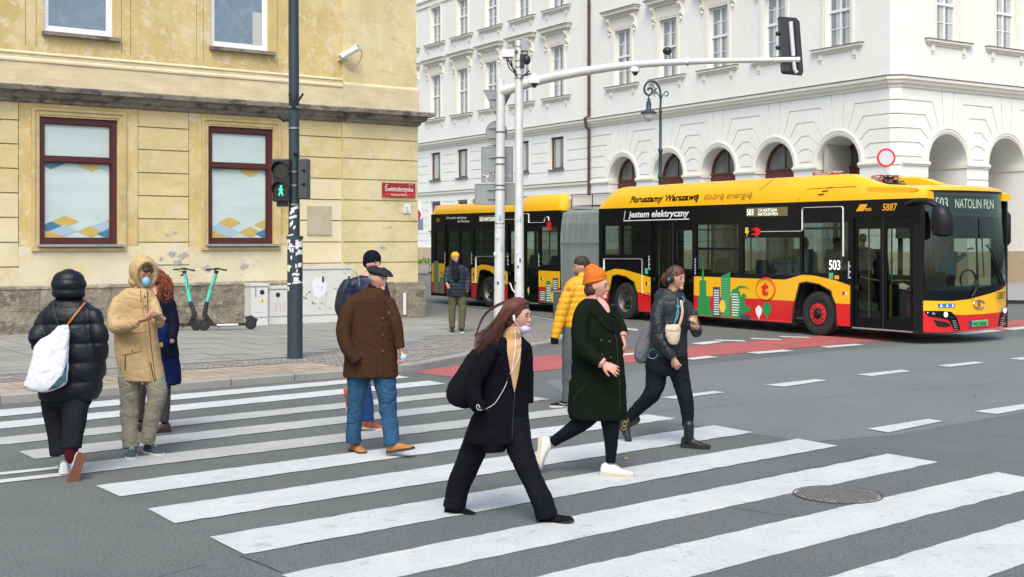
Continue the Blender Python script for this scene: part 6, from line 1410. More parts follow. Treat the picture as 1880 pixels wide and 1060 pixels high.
    def line(s, g, pts, r, m, name='seam', off=.002, k=3, parent=None):
        P = [s.cast(g, x, y, off) for x, y in (smoothpath(pts, k) if len(pts) > 2 else [(pts[0][0]+(pts[1][0]-pts[0][0])*t, pts[0][1]+(pts[1][1]-pts[0][1])*t) for t in [i/8 for i in range(9)]])]
        P = [p for p in P if p is not None]
        if len(P) > 1: return MB().tube(P, r, 6).build(name, m, parent or s.root, smooth=True)
    def drape(s, g, poly, m, name, off=.006, step=3.0, parent=None, disp=None):
        """a patch of cloth lying on a garment, outlined in the photograph, given its own thickness"""
        xs = [p[0] for p in poly]; ys = [p[1] for p in poly]; E_ = []
        for i in range(len(poly)):
            a, b = poly[i-1], poly[i]; n = max(1, int(math.hypot(b[0]-a[0], b[1]-a[1])/step))
            E_ += [(a[0]+(b[0]-a[0])*t/n, a[1]+(b[1]-a[1])*t/n) for t in range(n)]
        inn_ = []; y = min(ys)+step/2
        while y < max(ys):
            x = min(xs)+step/2
            while x < max(xs):
                if inside((x, y), poly) and min((x-e[0])**2+(y-e[1])**2 for e in E_) > (step*.45)**2: inn_.append((x, y))
                x += step
            y += step
        V, _, T, *_r = delaunay_2d_cdt([Vector(p) for p in E_+inn_], [], [list(range(len(E_)))][::1] if sum(E_[i-1][0]*E_[i][1]-E_[i][0]*E_[i-1][1] for i in range(len(E_))) > 0 else [list(range(len(E_)))[::-1]], 1, 1e-4)
        pts = [s.cast(g, v.x, v.y, off) for v in V]
        good = [p for p in pts if p is not None]
        if not good: return None
        for i, p in enumerate(pts):
            if p is None:
                q = min((j for j in range(len(pts)) if pts[j] is not None), key=lambda j: (V[j]-V[i]).length); pts[i] = PX(V[i].x, V[i].y, pts[q].y)
        n = len(pts); cnt = {}
        for t in T:
            for a, b in zip(t, t[1:]+t[:1] if isinstance(t, list) else tuple(t[1:])+tuple(t[:1])): cnt[(min(a, b), max(a, b))] = cnt.get((min(a, b), max(a, b)), 0)+1
        bk = [p+(p-Vector((0, 0, H))).normalized()*(off+.004) for p in pts]
        fs = [tuple(t) for t in T]+[tuple(i+n for i in t[::-1]) for t in T]+[(a, b, b+n, a+n) for (a, b), c in cnt.items() if c == 1]
        return MB().add(pts+bk, fs).build(name, m, parent or s.root, smooth=50)
def strands(n, fn, r, name, m, parent, sides=5):
    """fn(i, t) -> point; a lock of hair as many thin tapering tubes in one mesh"""
    mb = MB()
    for i in range(n):
        P = [fn(i, t/9) for t in range(10)]; mb.tube(P, [r*(1-.75*(t/9)**2) for t in range(10)], sides)
    return mb.build(name, m, parent, smooth=True)
# ================================================================ PEOPLE
R = random.Random(11)
V = Vector
m_blk = cloth('black_wool', (.0045, .005, .008)); m_blkt = cloth('black_trousers', (.005, .006, .009), .85, 'cotton')
m_white_sole = mat('white_sole', (.55, .55, .52), .6, vary=[(20, .1)]); m_gum = mat('gum_sole', (.16, .06, .03), .6, vary=[(20, .1)])
m_lace = mat('lace', (.5, .5, .48), .8); m_thr = mat('dark_seam', (.01, .01, .012), .7)
# ---------------- woman striding in the foreground
f = Fig('woman in long black coat striding nearest the camera with her hair blown back', 9.15, 930, 0, vox=.006)
W = f.head(951, 579, (.90, -.42, -.06), -.02, .98, neck=(937, 618, 0))
f.torso('coat', [(916, 950, 614, .13, .05), (904, 962, 621, .20, .02), (893, 969, 633, .26, 0), (886, 972, 655, .29, 0), (882, 971, 690, .28, 0), (878, 970, 725, .28, 0), (868, 972, 765, .30, .0), (856, 975, 792, .32, 0), (849, 976, 806, .33, 0), (848, 974, 812, .33, 0)], sq=2.2)
f.limb('coat', [(904, 645, -.10, 15), (886, 672, -.13, 17), (868, 705, -.14, 17), (872, 735, -.17, 16), (886, 752, -.18, 13)], 0)
f.limb('coat', [(962, 640, .10, 14), (968, 690, .10, 13), (968, 740, .06, 12)])
f.torso('coat', [(880, 932, 790, .30, -.02), (884, 930, 815, .28, -.03), (886, 927, 829, .27, -.03)], body=0)
f.limb('trousers', [(890, 775, .05, 27), (876, 812, .08, 25), (856, 858, .12, 23), (841, 895, .15, 22), (833, 934, .15, 22)], .5)
f.limb('trousers', [(942, 775, 0, 31), (953, 820, -.04, 25), (968, 860, -.08, 22), (985, 898, -.12, 20.5), (998, 928, -.15, 21), (1004, 949, -.15, 21)], .5)
for q in ((905, 745), (938, 745)): f.body.ell(f.P(*q), (.10, .09, .12))
f.make('coat', m_blk, .009, 4, folds(.009, 5, 3.5, 1)); f.make('trousers', m_blkt, .009, 4, folds(.008, 7, 5, 2))
f.shoe(f.P(832, 926, .16), (.93, -.36, 0), L=.25, W=.038, m=cloth('black_suede', (.007, .007, .009)), heel=.025, sole=.015, name='shoe')
f.shoe(f.P(1003, 944, -.14), (.86, -.33, .22), (-.2, .05, 1), L=.26, W=.038, m=cloth('black_suede', (0, 0, 0)), heel=.03, sole=.015, name='shoe')
f.finish()
m_tan_k = cloth('tan_knit', (.43, .27, .14)); 
f.G('turtleneck').tube([W((-.02, 0, -.085)), W((-.018, 0, -.11)), f.P(938, 622), f.P(938, 632)], [.060, .066, .075, .085], 18); f.make('turtleneck', m_tan_k, .007, 2, folds(.004, 4, 26, 3))
f.drape(('coat', 'turtleneck'), [(931, 621), (955, 619), (957, 640), (955, 668), (950, 700), (944.5, 722), (940, 700), (935, 670), (931, 645)], m_tan_k, 'sweater', .010)
f.drape('coat', [(931, 616), (926, 632), (932, 668), (941, 712), (931, 700), (915, 662), (921, 650), (911, 646), (914, 626)], m_blk, 'lapel', .016); f.drape('coat', [(957, 620), (966, 626), (970, 640), (961, 650), (966, 656), (955, 690), (945, 722), (956, 668)], m_blk, 'lapel', .016)
f.line('coat', [(945, 722), (943, 750), (941, 780), (940, 818)], .004, m_thr, 'coat_edge')
f.line('coat', [(878, 744), (890, 752), (900, 754)], .006, m_thr, 'pocket')
m_hr = mat('auburn_hair', (.060, .017, .011), .42, vary=[(30, .45, (1, 1, .2)), (4, .3)], spec=.6); m_hr2 = mat('light_auburn_hair', (.15, .045, .022), .42, vary=[(30, .35)], spec=.6)
f.shell('hair', (-.022, 0, .022), (.098, .086, .108)); f.shell('hair', (-.010, 0, .054), (.092, .084, .080)); f.shell('hair', (-.012, 0, .030), (.092, .085, .100)); f.shell('hair', (-.055, 0, -.03), (.06, .075, .09)); f.make('hair', m_hr, .006, 2, folds(.004, 30, 8, 5))
f.limb('hair_mass', [(936, 580, .02, 13), (919, 603, .03, 16), (900, 622, .02, 14), (886, 636, .02, 8)], 0); f.make('hair_mass', m_hr, .008, 2, folds(.012, 22, 9, 5), name='hair')
def bez(P, t): 
    q = [V(p) for p in P]
    while len(q) > 1: q = [a_.lerp(b_, t) for a_, b_ in zip(q, q[1:])]
    return q[0]
def hs_(i, t):
    r = random.Random(i*7+1); s_ = -1 if i % 3 else 1; f0 = r.uniform(-.07, .080)
    a0 = W((f0, s_*.006, .026+.108*math.sqrt(max(.05, 1-(f0/.115)**2)))); a1 = W((f0*.9-.005, s_*.112, .105+r.uniform(-.02, .03))); a2 = W((-.06-.05*r.random(), s_*(.118+.01*r.random()), -.02+r.uniform(-.05, .04)))
    e = f.P(r.uniform(868, 918), r.uniform(612, 655), r.uniform(-.14, .12)); a3 = f.P(r.uniform(898, 926), r.uniform(588, 620), s_*-.0+r.uniform(-.12, .10))
    w_ = .005*math.sin(8*t+i)*t; return bez((a0, a1, a2, a3, e), t)+V((w_, 0, w_))
strands(950, hs_, .0022, 'hair_locks', m_hr, f.root, 4); strands(260, lambda i, t: hs_(i+1000, t)+V((-.002, -.008, .002)), .0018, 'hair_highlights', m_hr2, f.root, 4)
def loop(i, t):
    r = random.Random(i); P = [(948, 549), (930, 552), (905, 563), (888, 578), (879, 598), (873, 618)]; k_ = t*(len(P)-1); j = min(int(k_), len(P)-2); x = P[j][0]+(P[j+1][0]-P[j][0])*(k_-j); y = P[j][1]+(P[j+1][1]-P[j][1])*(k_-j); o = r.uniform(-2.6, 2.6)*(1-.4*t); return f.P(x+o*.5, y+o+1.5, r.uniform(-.05, .03))
strands(60, loop, .0022, 'hair_lock_blown', m_hr, f.root)
mk_ = MB().ell(W((.062, 0, -.098)), (.042, .040, .030)); fuse(mk_, .005, 'face_mask', mat('lilac_mask', (.42, .42, .62), .7, bump=[(40, .3, .004)]), f.root, 1); MB().tube([W((.05, -.05, -.09)), W((.02, -.078, -.05)), W((.0, -.082, -.01)), W((.01, -.08, .02))], .003, 6).build('mask_loop', m_lace, f.root)
ea = thing('earphones', 'thin white earphone cable looping from the ear to the black coat pocket', 'earphones', W((0, -.08, 0)))
MB().tube([W((.004, -.083, -.002)), W((.010, -.087, -.035))], [.009, .004], 8, round_end=True).build('earbud', m_wp, ea)
cp = [(949, 600), (955, 616), (957, 635), (953, 655), (945, 672), (940, 682)]; c2 = [(940, 682), (934, 690), (930, 704), (922, 720), (909, 740), (896, 749), (885, 753), (877, 752), (875, 745), (879, 744), (881, 750)]
for L_ in (cp, c2, [(945, 604), (946, 622), (946, 640), (942, 665), (940, 682)]):
    P = [f.cast(('coat', 'turtleneck', 'body'), x, y, .014) or f.P(x, y, -.16) for x, y in smoothpath(L_, 4)]; MB().tube(P, .0019, 6).build('cable', m_wd, ea)
bg = thing('backpack', 'black rounded backpack on the back of the woman in the long black coat', 'backpack', f.P(845, 720, .12))
bm_ = MB(); f2 = Fig.__new__(Fig); f2.Y = f.Y; f2.k = f.k; f2.g = {}; f2.body = MB()
f2.torso('b', [(868, 890, 640, .12, .05), (852, 888, 660, .22, .05), (836, 884, 685, .28, .05), (823, 880, 705, .31, .05), (819, 876, 725, .31, .05), (826, 872, 741, .27, .05), (846, 868, 749, .18, .05)], body=0)
fuse(f2.g['b'], .010, 'bag', m_blkt, bg, 5, folds(.006, 9, 9, 4)); 
f.line('coat', [(897, 632), (889, 655), (884, 680)], .008, m_blkt, 'strap', .004, parent=bg)
def soft_thing(lb, nm, cat, Y, rings, m, disp, at, vox=.01, it=5, **kw):
    t = thing(nm, lb, cat, PX(at[0], at[1], Y)); q = Fig.__new__(Fig); q.Y = Y; q.k = Y/F; q.g = {}; q.body = MB(); q.torso('b', rings, body=0, **kw); o = fuse(q.g['b'], vox, 'bag', m, t, it, disp); return t, o
# ---------------- black hooded puffer, seen from behind
f = Fig('person in black hooded puffer coat walking away with a white tote bag, leftmost', 10.8, 125, 0, vox=.008, hide_face=True)
f.head(128, 524, (.5, .86, -.2), 0, .95, neck=(126, 553, 0), face=False)
f.torso('puffer_coat', [(104, 150, 549, .20, 0), (92, 164, 556, .30, 0), (82, 174, 566, .36, 0), (75, 182, 585, .41, 0), (72, 188, 620, .44, 0), (72, 191, 650, .45, 0), (72, 190, 680, .45, 0), (72, 186, 710, .44, 0), (74, 180, 728, .42, 0), (75, 178, 735, .41, 0)], sq=2.4)
f.limb('puffer_coat', [(88, 580, -.05, 15), (76, 605, -.08, 18), (72, 626, -.10, 18), (88, 645, .12, 17), (100, 650, .26, 14)], 0)
f.limb('puffer_coat', [(172, 580, -.06, 15), (180, 608, -.08, 17), (182, 638, -.06, 17), (180, 668, .04, 15), (180, 690, .2, 14)], 0)
f.limb('trousers', [(106, 730, .05, 31), (108, 770, .05, 27), (115, 805, .05, 26), (119, 834, .04, 26)], .5); f.limb('trousers', [(138, 735, -.05, 27), (136, 775, -.12, 22), (133, 805, -.16, 18), (132, 824, -.18, 17)], .5)
f.torso('trousers', [(84, 168, 712, .34, 0), (83, 167, 738, .33, 0), (88, 160, 748, .28, 0)], body=0); f.limb('sock', [(131, 815, -.18, 12), (129, 838, -.20, 10), (135, 846, -.20, 9)], .7)
m_puf = cloth('black_nylon', (.004, .006, .011), .45, 'nylon')
f.make('puffer_coat', m_puf, .011, 4, folds(.005, 8, 8, 1, quilt=(.165, .022))); f.make('trousers', cloth('black_wide_trousers', (.012, .014, .017), .9, 'cotton'), .010, 4, folds(.008, 8, 5, 4)); f.make('sock', cloth('maroon_sock', (.05, .008, .012)), .007, 2)
f.shell('hood', (-.01, 0, .0), (.150, .160, .150)); f.shell('hood', (.0, 0, -.07), (.14, .155, .10)); f.make('hood', m_puf, .009, 3, folds(.005, 9, 9, 2, quilt=(.085, .012)))
f.line('hood', [(92, 530), (104, 533), (126, 534), (150, 531), (160, 528)], .004, m_thr, 'hood_seam', .001)
m_can = mat('white_canvas', (.56, .57, .58), .8, vary=[(30, .06)], bump=[(200, .2, .002)])
f.finish()
o, fr = f.shoe(f.P(140, 846, -.20), (-.26, -.20, -.94), (-.62, .76, -.1), L=.285, W=.043, m=m_can, ms=m_gum, sole=.020, name='shoe'); 
o, fr = f.shoe(f.P(118, 850, .04), (-.28, .93, 0), L=.27, m=m_can, ms=m_white_sole, name='shoe')
t, o = soft_thing('large white paper-like tote bag with blue print, hanging from the black puffer coat', 'tote_bag', 'bag', 10.8, [(108, 127, 598, .05, -.30), (88, 127, 614, .09, -.30), (67, 126, 632, .12, -.30), (60, 125, 655, .14, -.30), (51, 124, 685, .16, -.30), (45, 122, 704, .17, -.30), (48, 112, 713, .15, -.30), (58, 98, 718, .12, -.30)], mat('tote_white', (.60, .62, .66), .55, vary=[(3, .05)], bump=[(7, .35, .02)]), folds(.012, 9, 6, 6), (90, 660), it=2)
f.obs['tote'] = o; f.root_ = f.root
f.drape('tote', [(124, 655), (121, 700), (104, 713), (88, 717), (100, 704), (114, 688), (121, 668)], mat('tote_print', (.03, .09, .12), .6, vary=[(30, .8)]), 'print', .003, parent=t)
f.line('tote', [(123, 640), (118, 668), (110, 690), (98, 706)], .002, mat('tote_fold', (.35, .37, .40), .7), 'crease', .001, parent=t)
def strap_(figs, L_, r, m, par, off=.012, name='strap'):
    P = [figs.cast([k for k in figs.obs if k not in ('tote',)], x, y, off) for x, y in smoothpath(L_, 4)]; P = [p for p in P if p]
    return MB().tube(P, r, 8, flat=.4).build(name, m, par)
strap_(f, [(156, 556), (146, 568), (134, 583), (123, 598)], .011, mat('tan_leather', (.30, .11, .03), .5), t); strap_(f, [(98, 556), (101, 575), (105, 590), (108, 600)], .010, m_thr, t)
# ---------------- beige parka, looking at a phone
f = Fig('young man in beige hooded parka and blue face mask looking down at his phone', 11.8, 260, 1)
W = f.head(265, 503, (.52, -.80, -.30), -.02, .95, neck=(255, 533, 0))
m_par = cloth('beige_parka', (.43, .305, .155), .85, 'cotton')
f.torso('parka', [(234, 276, 529, .18, 0), (224, 281, 535, .24, 0), (213, 287, 545, .28, 0), (208, 289, 560, .29, 0), (209, 288, 605, .29, 0), (211, 293, 640, .30, 0), (216, 298, 670, .31, 0), (221, 302, 692, .31, 0), (222, 303, 699, .31, 0)], sq=2.4)
f.limb('parka', [(217, 555, -.04, 12.5), (210, 580, -.08, 13), (213, 600, -.15, 13), (234, 598, -.24, 11.5), (251, 592, -.28, 9.5)]); f.limb('parka', [(281, 555, -.03, 10), (287, 575, -.07, 10.5), (291, 592, -.13, 10), (293, 588, -.22, 9), (291, 585, -.26, 8)])
f.hand(f.P(254, 590, -.28), (1, -.25, .22), (.0, .25, .95), -1, curls=[.5, .6, .6, .6], k=.95); f.hand(f.P(298, 585, -.27), (-.55, -.45, .35), (-.3, .6, .8), 1, curls=[.5, .6, .7, .7], k=.95)
f.limb('trousers', [(240, 690, .0, 23), (238, 730, 0, 18), (238, 770, 0, 16), (241, 822, -.04, 15)], .6); f.limb('trousers', [(280, 690, 0, 22), (288, 722, -.03, 18), (280, 760, -.02, 15), (269, 812, .02, 14.5)], .6)
f.make('parka', m_par, .0085, 3, folds(.007, 6, 7, 3)); f.make('trousers', cloth('khaki_trousers', (.225, .215, .165), .9, 'cotton'), .008, 2, folds(.010, 7, 9, 5))
m_gs = cloth('green_suede', (.055, .085, .085)); 
for a_, d_ in (((243, 816, -.06), (.22, -.97, 0)), ((270, 811, .0), (.72, -.69, 0))):
    q = G(a_[0], a_[1]+22); o, fr = f.shoe((f.P(*a_).x, q.y-.0, .085), d_, L=.285, m=m_gs, ms=m_white_sole); f.lace(o, fr, m_lace)
f.shell('hood', (-.062, 0, .016), (.138, .136, .156)); f.shell('hood', (-.07, 0, -.10), (.11, .135, .08))
rm = [W((.055+.02*math.cos(a)*0, .098*math.sin(a), .012+.137*math.cos(a))) for a in [2*math.pi*i/28 for i in range(29)]]; f.G('hood').tube(rm, .022, 10)
f.make('hood', m_par, .007, 3, folds(.004, 12, 12, 7)); f.finish()
MB().ell(W((-.0, 0, .045)), (.09, .074, .07)).ell(W((.062, .0, .062)), (.035, .06, .028)).build('hair', mat('brown_hair', (.06, .028, .014), .6, vary=[(60, .4)]), f.root, smooth=True)
mk_ = MB().ell(W((.080, 0, -.052)), (.040, .050, .052)); fuse(mk_, .005, 'face_mask', mat('blue_mask', (.20, .45, .58), .7, bump=[(60, .2, .003, (1, 1, 4))]), f.root, 1)
f.line('parka', [(265, 536), (262, 560), (266, 600), (270, 640), (277, 698)], .0035, m_par, 'placket_edge', .006); f.line('parka', [(272, 536), (271, 560), (274, 600), (278, 640), (286, 699)], .0035, mat('brown_zip', (.12, .06, .03), .6), 'zipper', .004); f.line('parka', [(276, 665), (281, 690), (284, 700)], .005, m_thr, 'open_zip', .004)
for L_ in ([(222, 641), (240, 637), (258, 634), (259, 644), (240, 649), (223, 652)], [(284, 632), (298, 628), (300, 636), (287, 641)]): f.drape('parka', L_, m_par, 'pocket_flap', .012)
f.line('parka', [(230, 652), (230, 668), (229, 680)], .005, m_thr, 'pocket_zip', .003); f.line('parka', [(222, 652), (222, 690)], .0025, mat('beige_seam', (.30, .18, .07), .8), 'pocket_seam', .001); f.line('parka', [(210, 610), (240, 612), (265, 610), (294, 606)], .003, mat('beige_seam', (0, 0, 0)), 'waist_seam', .001)
for x, y in ((243, 645), (266, 545), (267, 562), (240, 700)): 
    p = f.cast('parka', x, y, .012)
    if p: MB().ell(p, (.009, .006, .009)).build('button', mat('brown_zip', (0, 0, 0)), f.root)
for x in (258, 270): MB().tube([f.cast(('parka', 'hood'), x, 533, .01) or f.P(x, 533, -.15), f.cast('parka', x+1, 552, .012) or f.P(x, 552, -.15)], .004, 6).build('drawstring', mat('brown_zip', (0, 0, 0)), f.root)
ph = thing('phone', 'dark phone held in the hands of the man in the beige parka', 'phone', f.P(283, 583, -.36)); MB().box((0, 0, 0), (.075, .15, .009), Matrix.Translation(f.P(281, 582, -.40)) @ Matrix.Rotation(math.radians(-62), 4, 'Z') @ Matrix.Rotation(math.radians(18), 4, 'X'), bev=.003).build('phone_case', mat('phone_black', (.012, .012, .014), .25, coat=.8), ph)
# ---------------- curly red hair, behind the parka
f = Fig('woman with curly red hair in navy coat half hidden behind the beige parka', 13.2, 285, 2, vox=.008)
W = f.head(281, 513, (-.75, -.62, -.05), 0, .97, neck=(288, 545, 0))
m_nv = cloth('navy_coat', (.006, .008, .018), .7); m_nb = cloth('blue_skirt', (.006, .012, .055), .85)
f.torso('coat', [(275, 305, 540, .16, 0), (268, 316, 552, .25, 0), (266, 320, 575, .28, 0), (268, 322, 605, .28, 0), (270, 326, 635, .30, 0), (272, 328, 655, .30, 0), (276, 322, 664, .28, 0)])
f.limb('coat', [(312, 560, -.05, 12), (318, 595, -.06, 11), (315, 625, -.14, 10)]); f.limb('coat', [(276, 560, 0, 12), (272, 595, 0, 11), (274, 625, -.1, 9)])
f.torso('skirt', [(274, 324, 640, .27, 0), (266, 330, 670, .29, 0), (264, 332, 695, .30, 0), (265, 331, 706, .30, 0)], body=.5)
f.limb('boots', [(303, 696, 0, 11), (303, 740, 0, 10), (301, 775, 0, 8.5)], .6); f.limb('boots', [(262, 696, .08, 11), (257, 740, .08, 9.5), (257, 772, .08, 8)], .6)
f.limb(None, [(290, 650, 0, 14), (303, 700, 0, 8), (303, 730, 0, 6)], 1); f.limb(None, [(282, 650, 0, 14), (262, 700, .06, 8), (258, 730, .08, 6)], 1)
m_bl = cloth('dark_brown_leather', (.035, .015, .012), .4, 'leather')
f.make('coat', m_nv, .011, 4, folds(.007, 7, 5, 1)); f.make('skirt', m_nb, .011, 3, folds(.008, 12, 2, 1)); f.make('boots', cloth('boot_leather', (.03, .026, .03), .4, 'leather'), .008, 3, folds(.003, 16, 16, 3))
f.finish(); q = G(298, 794); f.shoe((f.P(301, 780).x, 13.2, .085), (-.86, -.5, 0), L=.26, W=.04, m=m_bl, heel=.0); f.shoe((f.P(257, 780, .08).x, 13.28, .085), (-.8, -.6, 0), L=.26, W=.04, m=m_bl)
m_rh = mat('red_curly_hair', (.20, .045, .016), .5, vary=[(30, .5)], spec=.5); f.shell('hair', (-.03, 0, .02), (.10, .095, .11)); f.shell('hair', (-.006, 0, .046), (.0965, .083, .086)); f.make('hair', m_rh, .009, 2, folds(.008, 25, 25, 2))
def curl(i, t):
    r = random.Random(i); s_ = f.W((-.04+r.uniform(-.05, .03), r.uniform(-.07, .08), .06+r.uniform(-.05, .04))); e = f.P(r.uniform(284, 317), r.uniform(528, 562), r.uniform(-.16, .12)); p = s_.lerp(e, t)+V((.05*math.sin(math.pi*t), 0, .035*math.sin(math.pi*t))); a = i+t*(16+r.random()*8); q = .013*(.4+t); return p+V((math.cos(a)*q, math.sin(a)*q, math.sin(a*1.1)*q*.6))
def curlL(i, t): return curl(i, t)
mb = MB()
for i in range(230): mb.tube([curl(i, t/16) for t in range(17)], [.0048*(1-.5*(t/16)) for t in range(17)], 5)
mb.build('hair_curls', m_rh, f.root, smooth=True)
t, o = soft_thing('navy cloth shoulder bag at the side of the red haired woman', 'shoulder_bag', 'bag', 13.0, [(290, 308, 594, .08, -.14), (286, 311, 606, .14, -.14), (284, 312, 622, .16, -.14), (288, 309, 637, .12, -.14)], m_nb, folds(.008, 12, 12, 2), (299, 617)); f.line('coat', [(275, 542), (280, 560), (288, 580), (293, 596)], .012, m_nb, 'strap', .01, parent=t)
# ---------------- brown coat and flat cap
f = Fig('older man in brown wool coat, dark flat cap and blue jeans, hand in pocket', 11.9, 690, 2)
W = f.head(695, 510, (.80, -.60, -.10), -.02, .98, neck=(686, 538, 0))
m_bc = cloth('brown_wool', (.046, .023, .012))
f.torso('coat', [(672, 706, 528, .17, 0), (660, 712, 534, .23, 0), (648, 717, 543, .28, 0), (639, 722, 556, .31, 0), (636, 724, 590, .33, 0), (634, 727, 625, .34, 0), (632, 730, 655, .35, 0), (630, 731, 684, .35, 0), (631, 731, 692, .35, 0)], sq=2.5)
f.limb('coat', [(645, 557, -.07, 13), (635, 585, -.11, 14.5), (631, 613, -.14, 14), (639, 642, -.18, 12.5), (655, 664, -.17, 11)], 0); f.limb('coat', [(715, 556, -.05, 11), (724, 585, -.07, 12), (730, 612, -.08, 11), (735, 640, -.10, 9)])
f.hand(f.P(737, 645, -.09), (.15, -.1, -1), (-.8, -.3, 0), 1, curl=.7, k=.95)
f.limb('jeans', [(658, 685, .02, 24), (656, 715, .02, 19), (653, 750, .03, 16), (650, 785, .05, 15), (649, 813, .06, 15)], .6); f.limb('jeans', [(704, 685, 0, 24), (710, 720, -.03, 19), (713, 755, -.07, 16.5), (717, 785, -.12, 15), (720, 818, -.16, 15.5)], .6)
f.make('coat', m_bc, .0085, 3, folds(.006, 5, 6, 9)); f.make('jeans', cloth('blue_denim', (.020, .068, .135), .85, 'denim'), .0075, 2, folds(.011, 8, 10, 5))
m_ts = cloth('tan_suede', (.36, .17, .055)); q = G(655, 828)
o, fr = f.shoe((f.P(650, 0, .05).x, q.y-.02, .085), (.50, -.86, 0), L=.285, m=m_ts, ms=mat('brown_sole', (.05, .025, .015), .6)); f.lace(o, fr, m_ts); o, fr = f.shoe(f.P(722, 814, -.17), (.84, -.45, .20), (-.2, .1, 1), L=.29, m=m_ts, ms=mat('brown_sole', (0, 0, 0))); f.lace(o, fr, m_ts)
f.G('collar').tube([W((-.02, 0, -.085)), f.P(687, 533), f.P(688, 541)], [.068, .080, .10], 18); f.make('collar', cloth('dark_collar', (.022, .012, .009)), .008, 2, folds(.004, 10, 10, 1))
f.shell('flat_cap', (-.012, 0, .062), (.125, .098, .052), .12); f.shell('flat_cap', (.045, 0, .058), (.10, .088, .040), .16); f.shell('flat_cap', (.115, 0, .040), (.052, .070, .014), .22); f.make('flat_cap', cloth('charcoal_cap', (.022, .024, .028)), .006, 2, folds(.002, 20, 20, 1))
f.finish(); MB().ell(W((-.03, 0, .005)), (.080, .0775, .065)).build('hair', mat('grey_hair', (.34, .32, .29), .7, vary=[(60, .3)]), f.root, smooth=True)
f.line('coat', [(699, 541), (701, 570), (702, 610), (703, 650), (703, 694)], .004, m_thr, 'placket', .002); f.line('coat', [(690, 542), (692, 580), (693, 640), (693, 694)], .003, mat('brown_seam', (.025, .010, .005), .9), 'placket_seam', .001); f.line('coat', [(714, 573), (716, 586), (717, 599)], .006, m_thr, 'chest_zip', .003); f.line('coat', [(714, 572), (714.5, 577)], .004, m_steel, 'zip_pull', .008)
f.line('coat', [(657, 663), (656, 675), (656, 684)], .005, m_thr, 'pocket', .003); f.line('coat', [(637, 552), (660, 556), (690, 557)], .0025, mat('brown_seam', (0, 0, 0)), 'yoke_seam', .001); f.line('coat', [(702, 556), (712, 556), (725, 554)], .0025, mat('brown_seam', (0, 0, 0)), 'yoke_seam', .001)
for y in (585, 615, 645): 
    p = f.cast('coat', 703, y, .01); MB().ell(p, (.010, .006, .010)).build('button', mat('brown_zip', (0, 0, 0)), f.root)
mt = thing('face_mask', 'crumpled light blue face mask held at the side of the brown coat', 'mask', f.P(741, 656, -.12)); mb = MB(); mb.ell(f.P(741, 656, -.12), (.030, .018, .034)); fuse(mb, .006, 'mask_cloth', mat('pale_blue_cloth', (.36, .58, .68), .7), mt, 1, folds(.008, 22, 22, 3))
# ---------------- navy jacket and beanie, behind the brown coat
f = Fig('person in navy jacket and black beanie hidden behind the man in the flat cap', 13.25, 665, 2, vox=.009)
W = f.head(684, 483, (.72, -.69, -.05), 0, 1.0, neck=(676, 508, 0)); m_nj = cloth('navy_jacket', (.005, .009, .036), .6, 'nylon')
f.torso('jacket', [(662, 694, 506, .18, 0), (648, 704, 512, .25, 0), (640, 708, 530, .30, 0), (638, 710, 560, .31, 0), (640, 710, 600, .31, 0), (642, 710, 640, .31, 0), (645, 708, 660, .29, 0)]); f.limb('jacket', [(650, 522, -.05, 13), (640, 555, -.05, 12), (644, 590, -.1, 10)]); f.limb('jacket', [(700, 522, 0, 12), (708, 560, 0, 11), (706, 595, -.1, 9)])
f.limb('jeans', [(664, 655, 0, 20), (666, 700, -.02, 15), (672, 735, -.03, 13), (676, 773, -.02, 12)], .6); f.limb('jeans', [(690, 655, .05, 19), (674, 690, .15, 13), (648, 712, .35, 9)], .6)
f.make('jacket', m_nj, .012, 3, folds(.008, 9, 9, 1)); f.make('jeans', cloth('bright_denim', (.012, .045, .15), .85, 'denim'), .010, 3, folds(.008, 9, 10, 5)); f.shell('beanie', (-.01, 0, .045), (.108, .090, .095)); f.shell('beanie', (-.035, 0, .0), (.085, .086, .07)); f.make('beanie', cloth('black_knit', (.008, .010, .016)), .008, 2, folds(.002, 40, 6, 1)); f.finish()
m_or = cloth('orange_leather', (.40, .085, .022), .45, 'leather'); q = G(676, 789); o, fr = f.shoe((f.P(671, 0).x, q.y+.05, .085), (.80, -.60, 0), L=.30, m=m_or, ms=m_white_sole, shaft=.05, shr=.052); f.lace(o, fr, mat('brown_lace', (.12, .03, .01), .7)); f.shoe(f.P(636, 722, .45), (.15, -.25, -.95), (-.25, -.93, .2), L=.28, m=m_or, ms=m_white_sole)
t, o = soft_thing('dark navy backpack with grey strap on the back of the hidden person in navy', 'backpack', 'backpack', 13.35, [(632, 652, 513, .14, -.02), (622, 655, 528, .24, -.02), (616, 655, 548, .27, -.02), (615, 652, 570, .27, -.02), (622, 650, 586, .20, -.02)], cloth('backpack_navy', (.012, .018, .03), .6, 'nylon'), folds(.006, 12, 12, 2), (632, 550)); MB().tube(smoothpath([tuple(PX(x, y, 13.05)) for x, y in ((650, 498), (655, 503), (659, 512), (660, 525))], 4), .014, 8, flat=.4).build('strap', mat('grey_strap', (.22, .25, .28), .7), t)
